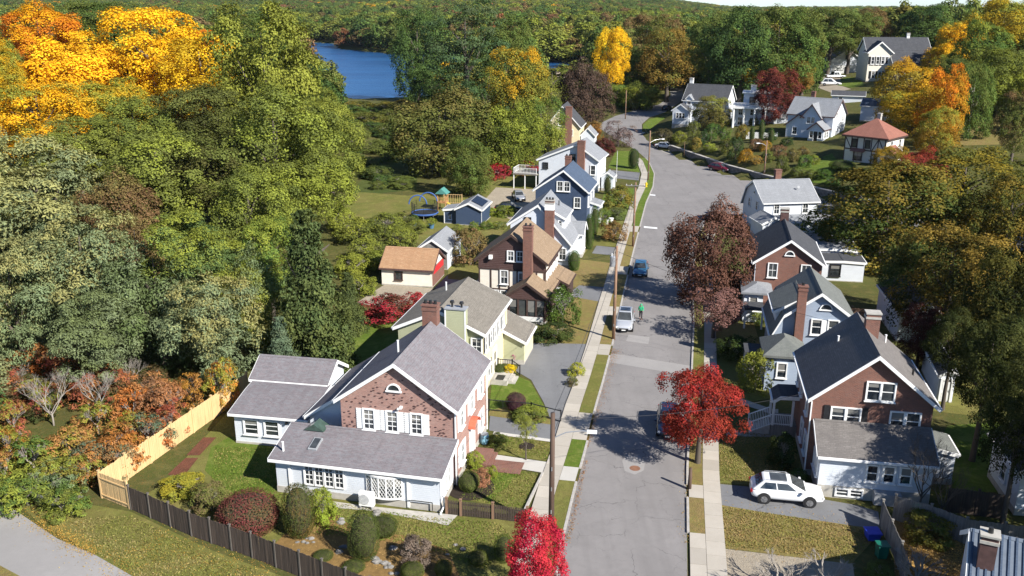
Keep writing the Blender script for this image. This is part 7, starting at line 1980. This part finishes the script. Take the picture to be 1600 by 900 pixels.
pole('b', 'orange brown utility pole with grey transformer beside the silver SUV', 958.5, 531, 9.6, .17, arms=(), can=(-.34, -.1, 7.6), az=R(-10))
pole('c', 'utility pole with cross arm beside the rust brown bush', 989, 386, 8.9, .16, arms=((8.5, 2.6),), az=R(-10))
pole('d', 'utility pole with lamp arm at the start of the road bend', 1012.5, 282, 9.2, .16, lamp=(7.0, 2.4), az=R(20))
pole('e', 'short dark wooden post at the right kerb in front of the red maple', 1077, 765, 1.65, .15, az=R(-10), cat='post', name='wooden_post')
pole('f', 'utility pole with lamp arm beside the stone wall on the right', 1193, 283, 7.2, .15, lamp=(6.2, -2.0), az=R(10))
pole('g', 'utility pole at the far end of the bend', 977, 186, 8.0, .15)
pole('h', 'thin signpost under the stone wall between the parked cars', 1069, 240, 3.0, .05, cat='signpost', name='signpost')
t = thing('flagpole', 'thin white flagpole on the lawn of the navy house', 'flagpole', (*pt0(963, 284), 0)); MB().tube([(0, 0, 0), (0, 0, 5.6)], [.05, .03], 8).build('pole', M['white'], t); MB().tube([(0, 0, 5.6), (0, 0, 5.75)], .07, 8).build('finial', M['steel'], t)
def wire(label, a, b, sag, r=.018, dz=0.0, off=(0, 0)):
    a = Vector(a) + Vector((off[0], off[1], dz)); b = Vector(b) + Vector((off[0], off[1], dz)); n = 14
    p = [a.lerp(b, i / n) - Vector((0, 0, sag * 4 * (i / n) * (1 - i / n))) for i in range(n + 1)]
    m = MB(); m.tube(p, r, 5); o = m.build('overhead_wire', M['black']); tag(o, label, 'wire', 'overhead wires along the street'); return o
ks = ['a', 'b', 'c', 'd', 'g']; PN = dict(a='dark lamp pole', b='transformer pole', c='cross arm pole', d='bend lamp pole', g='farthest pole')
for a, b in zip(ks[:-1], ks[1:]):
    for j, (dz, ox) in enumerate(((-.1, 0), (-1.2, .1))):
        wire('%s wire slung from the %s to the %s' % ('upper' if j == 0 else 'lower', PN[a], PN[b]), TOPS[a], TOPS[b], .6, .016, dz, (ox, 0))
wire('service wire crossing from the transformer pole to the red brick house', TOPS['b'] - Vector((0, 0, .5)), (28.0, 70.0, 6.2), .5, .014)
wire('service wire from the tall lamp pole across the street towards the red brick house', TOPS['a'] - Vector((0, 0, .4)), (21.0, 58.0, 5.6), .5, .014)
wire('service wire from the cross arm pole to the navy house', TOPS['c'] - Vector((0, 0, .4)), (9.6, 131.0, 5.0), .4, .014)
wire('service wire from the transformer pole to the half timbered house', TOPS['b'] - Vector((0, 0, .6)), (3.9, 93.2, 5.2), .4, .014)
wire('wire crossing the junction from the lamp pole to the hill', TOPS['d'] - Vector((0, 0, .3)), TOPS['f'], .8, .014)

# ---------------------------------------------------------------- small things
x, y = pt0(992, 732)
o = MB(); o.tube([(x, y, .012), (x, y, .030)], [.40, .38], 28); mh = o.build('manhole_cover', plain('rusty iron', (.20, .10, .06), .7, .3)); tag(mh, 'rusty round manhole cover in the middle of the near roadway', 'manhole cover')
m = MB(); m.tube([(x, y, .010), (x, y, .022)], [.62, .62], 28); m.build('collar', M['asphalt_light'], mh)
m = MB()
for i in range(5): m.box((x, y - .24 + i * .12, .032), (.5, .03, .008))
m.build('ribs', plain('rusty iron', (.20, .10, .06), .7, .3), mh)
t = thing('heat_pump', 'white outdoor air conditioning unit standing in front of the white extension', 'air conditioner', (*pt0(574, 794), .1), Y(-13))
MB().box((0, 0, .62), (1.0, .38, .95)).build('casing', M['trim'], t); m = MB(); m.tube([(-.14, -.2, .64), (-.14, -.215, .64)], [.36, .36], 20); o = m.build('fan_grille', M['grey'], t)
for i in range(7): MB().box((-.14, -.222, .36 + i * .093), (.6, .012, .02)).build('grille_bar', M['white'], o)
m = MB()
for u in (-.4, .4): m.box((u, 0, .07), (.08, .5, .14))
m.build('feet', M['steel'], t)
def bin_(name, label, px, py, col, w=.6, h=1.05, lidc=None, rz=0.0, cat='bin'):
    x, y = pt0(px, py); t = thing(name, label, cat, (x, y, .03), rz); n = 4
    m = MB(); a = w / 2 * .82; b_ = w / 2
    for z, q in ((.08, a), (h - .1, b_)): m.v += [(-q, -q, z), (q, -q, z), (q, q, z), (-q, q, z)]
    m.f += [(0, 3, 2, 1), (0, 1, 5, 4), (1, 2, 6, 5), (2, 3, 7, 6), (3, 0, 4, 7), (4, 5, 6, 7)]
    mt = plain(label[:24], col, .45); m.build('tub', mt, t)
    m = MB(); m.box((0, -.03, h - .05), (w + .08, w + .1, .09)); m.build('lid', plain('lid ' + label[:20], lidc or col, .4), t)
    m = MB(); m.tube([(-w * .35, w * .5 + .05, h - .1), (w * .35, w * .5 + .05, h - .1)], .025, 6); m.build('handle', mt, t)
    for sg in (-1, 1): m = MB(); m.tube([(sg * w * .36 - .03, w * .4, .1), (sg * w * .36 + .03, w * .4, .1)], .1, 10); m.build('wheel', M['black'], t)
bin_('recycling_bin', 'bright blue recycling bin beside the dark side fence', 1362, 843, (.02, .05, .45), .8, .65)
bin_('wheelie_bin', 'dark green bin at the bottom of the dark side fence', 1376, 872, (.01, .12, .08), .62, 1.0)
bin_('wheelie_bin', 'bright green bin under the bare tree', 1431, 808, (.01, .30, .16), .5, .8)
bin_('wheelie_bin', 'green bin by the white house at the road bend', 1048, 196, (.01, .2, .14), 1.2, 1.3)
t = thing('blue_barrel', 'pale blue barrel beside the front doorstep', 'barrel', (*pt0(757, 692), 0)); MB().tube([(0, 0, 0), (0, 0, .3), (0, 0, .75)], [.3, .36, .3], 14).build('drum', plain('pale blue plastic', (.22, .42, .52), .5), t); MB().tube([(0, 0, .75), (0, 0, .79)], .31, 14).build('lid', M['grey'], t)
def pot(label, px, py, s, potc, leafc, c2=None):
    x, y = pt0(px, py); t = thing('potted_plant', label, 'potted plant', (x, y, .03))
    m = MB(); m.tube([(0, 0, 0), (0, 0, s * .55), (0, 0, s * .6)], [s * .3, s * .42, s * .45], 12); m.build('pot', plain('pot ' + label[:16], potc, .8), t)
    c = link('foliage', crown_of('shrub'), t); c.scale = (s * .7, s * .7, s * .5); c.location = (0, 0, s * .95); set_leaf(c, leafc, c2 or leafc)
pot('yellow chrysanthemums in a pot by the olive house steps', 797, 588, .75, (.5, .42, .33), (.55, .42, .02))
pot('pink chrysanthemums in a pot at the end of the olive house landing', 806, 566, .7, (.4, .3, .25), (.42, .12, .25))
pot('leafy plant in a blue tub left of the navy shed, nearer the trampoline', 647, 352, 1.1, (.06, .15, .25), (.10, .14, .04), GRN)
pot('leafy plant in a pale tub closest to the navy shed', 674, 357, 1.1, (.5, .48, .45), (.14, .18, .03), YGR)
# trampoline with arched net
t = thing('trampoline', 'blue edged trampoline with safety net and arched top hoops on the back lawn', 'trampoline', (*pt0(664, 340), 0))
blue = plain('blue padding', (.04, .095, .27), .6); net = plain('black net', (.02, .022, .025), .9)
m = MB(); n = 28; rT = 2.0
m.tube([(math.cos(6.2832 * i / n) * rT, math.sin(6.2832 * i / n) * rT, .8) for i in range(n + 1)], .14, 6); m.build('pad_ring', blue, t)
m = MB(); m.tube([(0, 0, .78), (0, 0, .80)], [rT - .1, rT - .1], n); m.build('bed', net, t)
for i in range(8):
    a = 6.2832 * i / 8; c, s = math.cos(a), math.sin(a); MB().tube([(c * rT, s * rT, 0), (c * rT, s * rT, .75)], .04, 6).build('leg', M['steel'], t); MB().tube([(c * rT, s * rT, .85), (c * rT, s * rT, 2.5)], .035, 6).build('net_pole', M['black'], t)
m = MB()
for i in range(64): a = 6.2832 * i / 64; m.tube([(math.cos(a) * (rT - .05), math.sin(a) * (rT - .05), .9), (math.cos(a) * (rT - .05), math.sin(a) * (rT - .05), 2.45)], .012, 4)
for z in (1.1, 1.35, 1.6, 1.85, 2.1, 2.4): m.tube([(math.cos(6.2832 * i / n) * (rT - .05), math.sin(6.2832 * i / n) * (rT - .05), z) for i in range(n + 1)], .012, 4)
o = m.build('safety_net', net, t); o['kind'] = 'stuff'
for k, (oy, sx) in enumerate(((.9, .5), (-1.2, -.9))): m = MB(); m.tube([(sx + math.cos(math.pi * i / 14) * 1.35, oy, 2.4 + math.sin(math.pi * i / 14) * 1.35) for i in range(15)], .10, 6); m.build('arch', blue, t)
# play tower
t = thing('play_tower', 'wooden climbing tower with green roof behind the navy shed', 'playset', (*pt0(692, 328), 0), Y(-12))
m = MB()
for sx in (-.65, .65):
    for sy in (-.65, .65): MB().box((sx, sy, 1.45), (.12, .12, 2.9)).build('post', M['play_wood'], t)
MB().box((0, 0, 1.3), (1.5, 1.5, .1)).build('platform', M['play_wood'], t)
m = MB(); m.extr([(-1.0, 2.75), (1.0, 2.75), (0, 3.6)], 'y', -.95, .95); m.build('roof', plain('green canvas', (.07, .22, .19), .7), t)
railing(t, [(-.65, -.65, 1.35), (.65, -.65, 1.35), (.65, .65, 1.35)], .7, 'play_wood', gap=.2)
m = MB(); m.beam((.7, 0, 1.3), (2.6, 0, .15), .5, .06); m.build('slide', plain('yellow slide', (.55, .38, .06), .4), t)
t = thing('garden_gate_frame', 'yellowish wooden garden frame between the play tower and the navy shed', 'trellis', (*pt0(708, 318), 0), Y(-8))
railing(t, [(-1.5, 0, 0), (0, 0, 0), (1.5, 0, 0)], 1.5, 'tan_wood', gap=.35)
t = thing('fire_hydrant', 'small yellow fire hydrant on the green verge near the bend', 'hydrant', (*pt0(1009.5, 293), .11)); hy = plain('yellow hydrant paint', (.60, .42, .02), .5)
MB().tube([(0, 0, 0), (0, 0, .06), (0, 0, .061), (0, 0, .62), (0, 0, .78), (0, 0, .86)], [.24, .24, .17, .17, .15, .05], 12).build('barrel', hy, t); MB().tube([(-.28, 0, .5), (.28, 0, .5)], .09, 10).build('nozzle', hy, t)
# crash barrier by the lower road
t = thing('guard_rail', 'short galvanised guard rail in the bushes beside the lower road', 'guard rail', (*pt0(62, 788), 0))
p0 = Vector((*pt0(25, 768), 0)) - t.location; p1 = Vector((*pt0(85, 800), 0)) - t.location; p2 = Vector((*pt0(98, 799), 0)) - t.location
m = MB(); q = [p0, p1, p2]
for a, b in zip(q[:-1], q[1:]):
    for z, o_ in ((.48, .0), (.60, -.05), (.72, .0)): m.beam(a + Vector((0, o_, z)), b + Vector((0, o_, z)), .05, .12)
m.build('beam', M['steel'], t)
for f in (.1, .5, .9): a = p0.lerp(p1, f); MB().box((a.x, a.y + .1, .35), (.14, .14, .75)).build('post', M['grey_wood'], t)
# mulch ring and birdbath
m = MB(); x, y = pt0(823, 698); m.tube([(x, y, .03), (x, y, .09)], [.62, .5], 18); o = m.build('mulch_ring', M['dark_mulch']); o['kind'] = 'structure'
m = MB(); x, y = pt0(735, 762); m.tube([(x, y, .03), (x, y, .07)], [1.7, 1.5], 20); o = m.build('mulch_ring', M['dark_mulch']); o['kind'] = 'structure'
t = thing('planter_ornament', 'pale stone planters in the front garden of the white cape', 'planter', (*pt0(948, 350), 0))
for i, (dx, dy) in enumerate(((0, 0), (-1.0, .8), (.8, 1.3))): MB().tube([(dx, dy, 0), (dx, dy, .5), (dx, dy, .6)], [.25, .35, .4], 10).build('tub', M['trim'], t)
# ---------------------------------------------------------------- the air between here and the horizon
hm, hn, hb = mat_new('pale air'); hn.nodes.remove(hb)
pv = hn.nodes.new('ShaderNodeVolumePrincipled'); pv.inputs['Color'].default_value = (.80, .88, 1.0, 1); pv.inputs['Density'].default_value = HAZE
pv.inputs['Anisotropy'].default_value = 0.2
hn.links.new(pv.outputs[0], [n for n in hn.nodes if n.type == 'OUTPUT_MATERIAL'][0].inputs['Volume'])
hz = MB().box((0, 2100, 32), (7000, 4700, 72)).build('haze', hm); hz['kind'] = 'stuff'

# ---------------------------------------------------------------- labels: small sets of look-alikes are told apart by their order across the picture
ORD = 'first second third fourth fifth sixth seventh eighth ninth tenth eleventh twelfth thirteenth fourteenth fifteenth sixteenth seventeenth eighteenth nineteenth twentieth'.split()
sets_ = {}
for o in bpy.data.objects:
    if o.parent is None and o.get('label'): sets_.setdefault(o['label'], []).append(o)
for lab, l in sets_.items():
    if 1 < len(l) <= 20 and len(lab.split()) <= 12:
        l.sort(key=lambda o: to_px(*o.location)[0])
        for i, o in enumerate(l): o['label'] = '%s, %s from the left' % (lab, ORD[i])
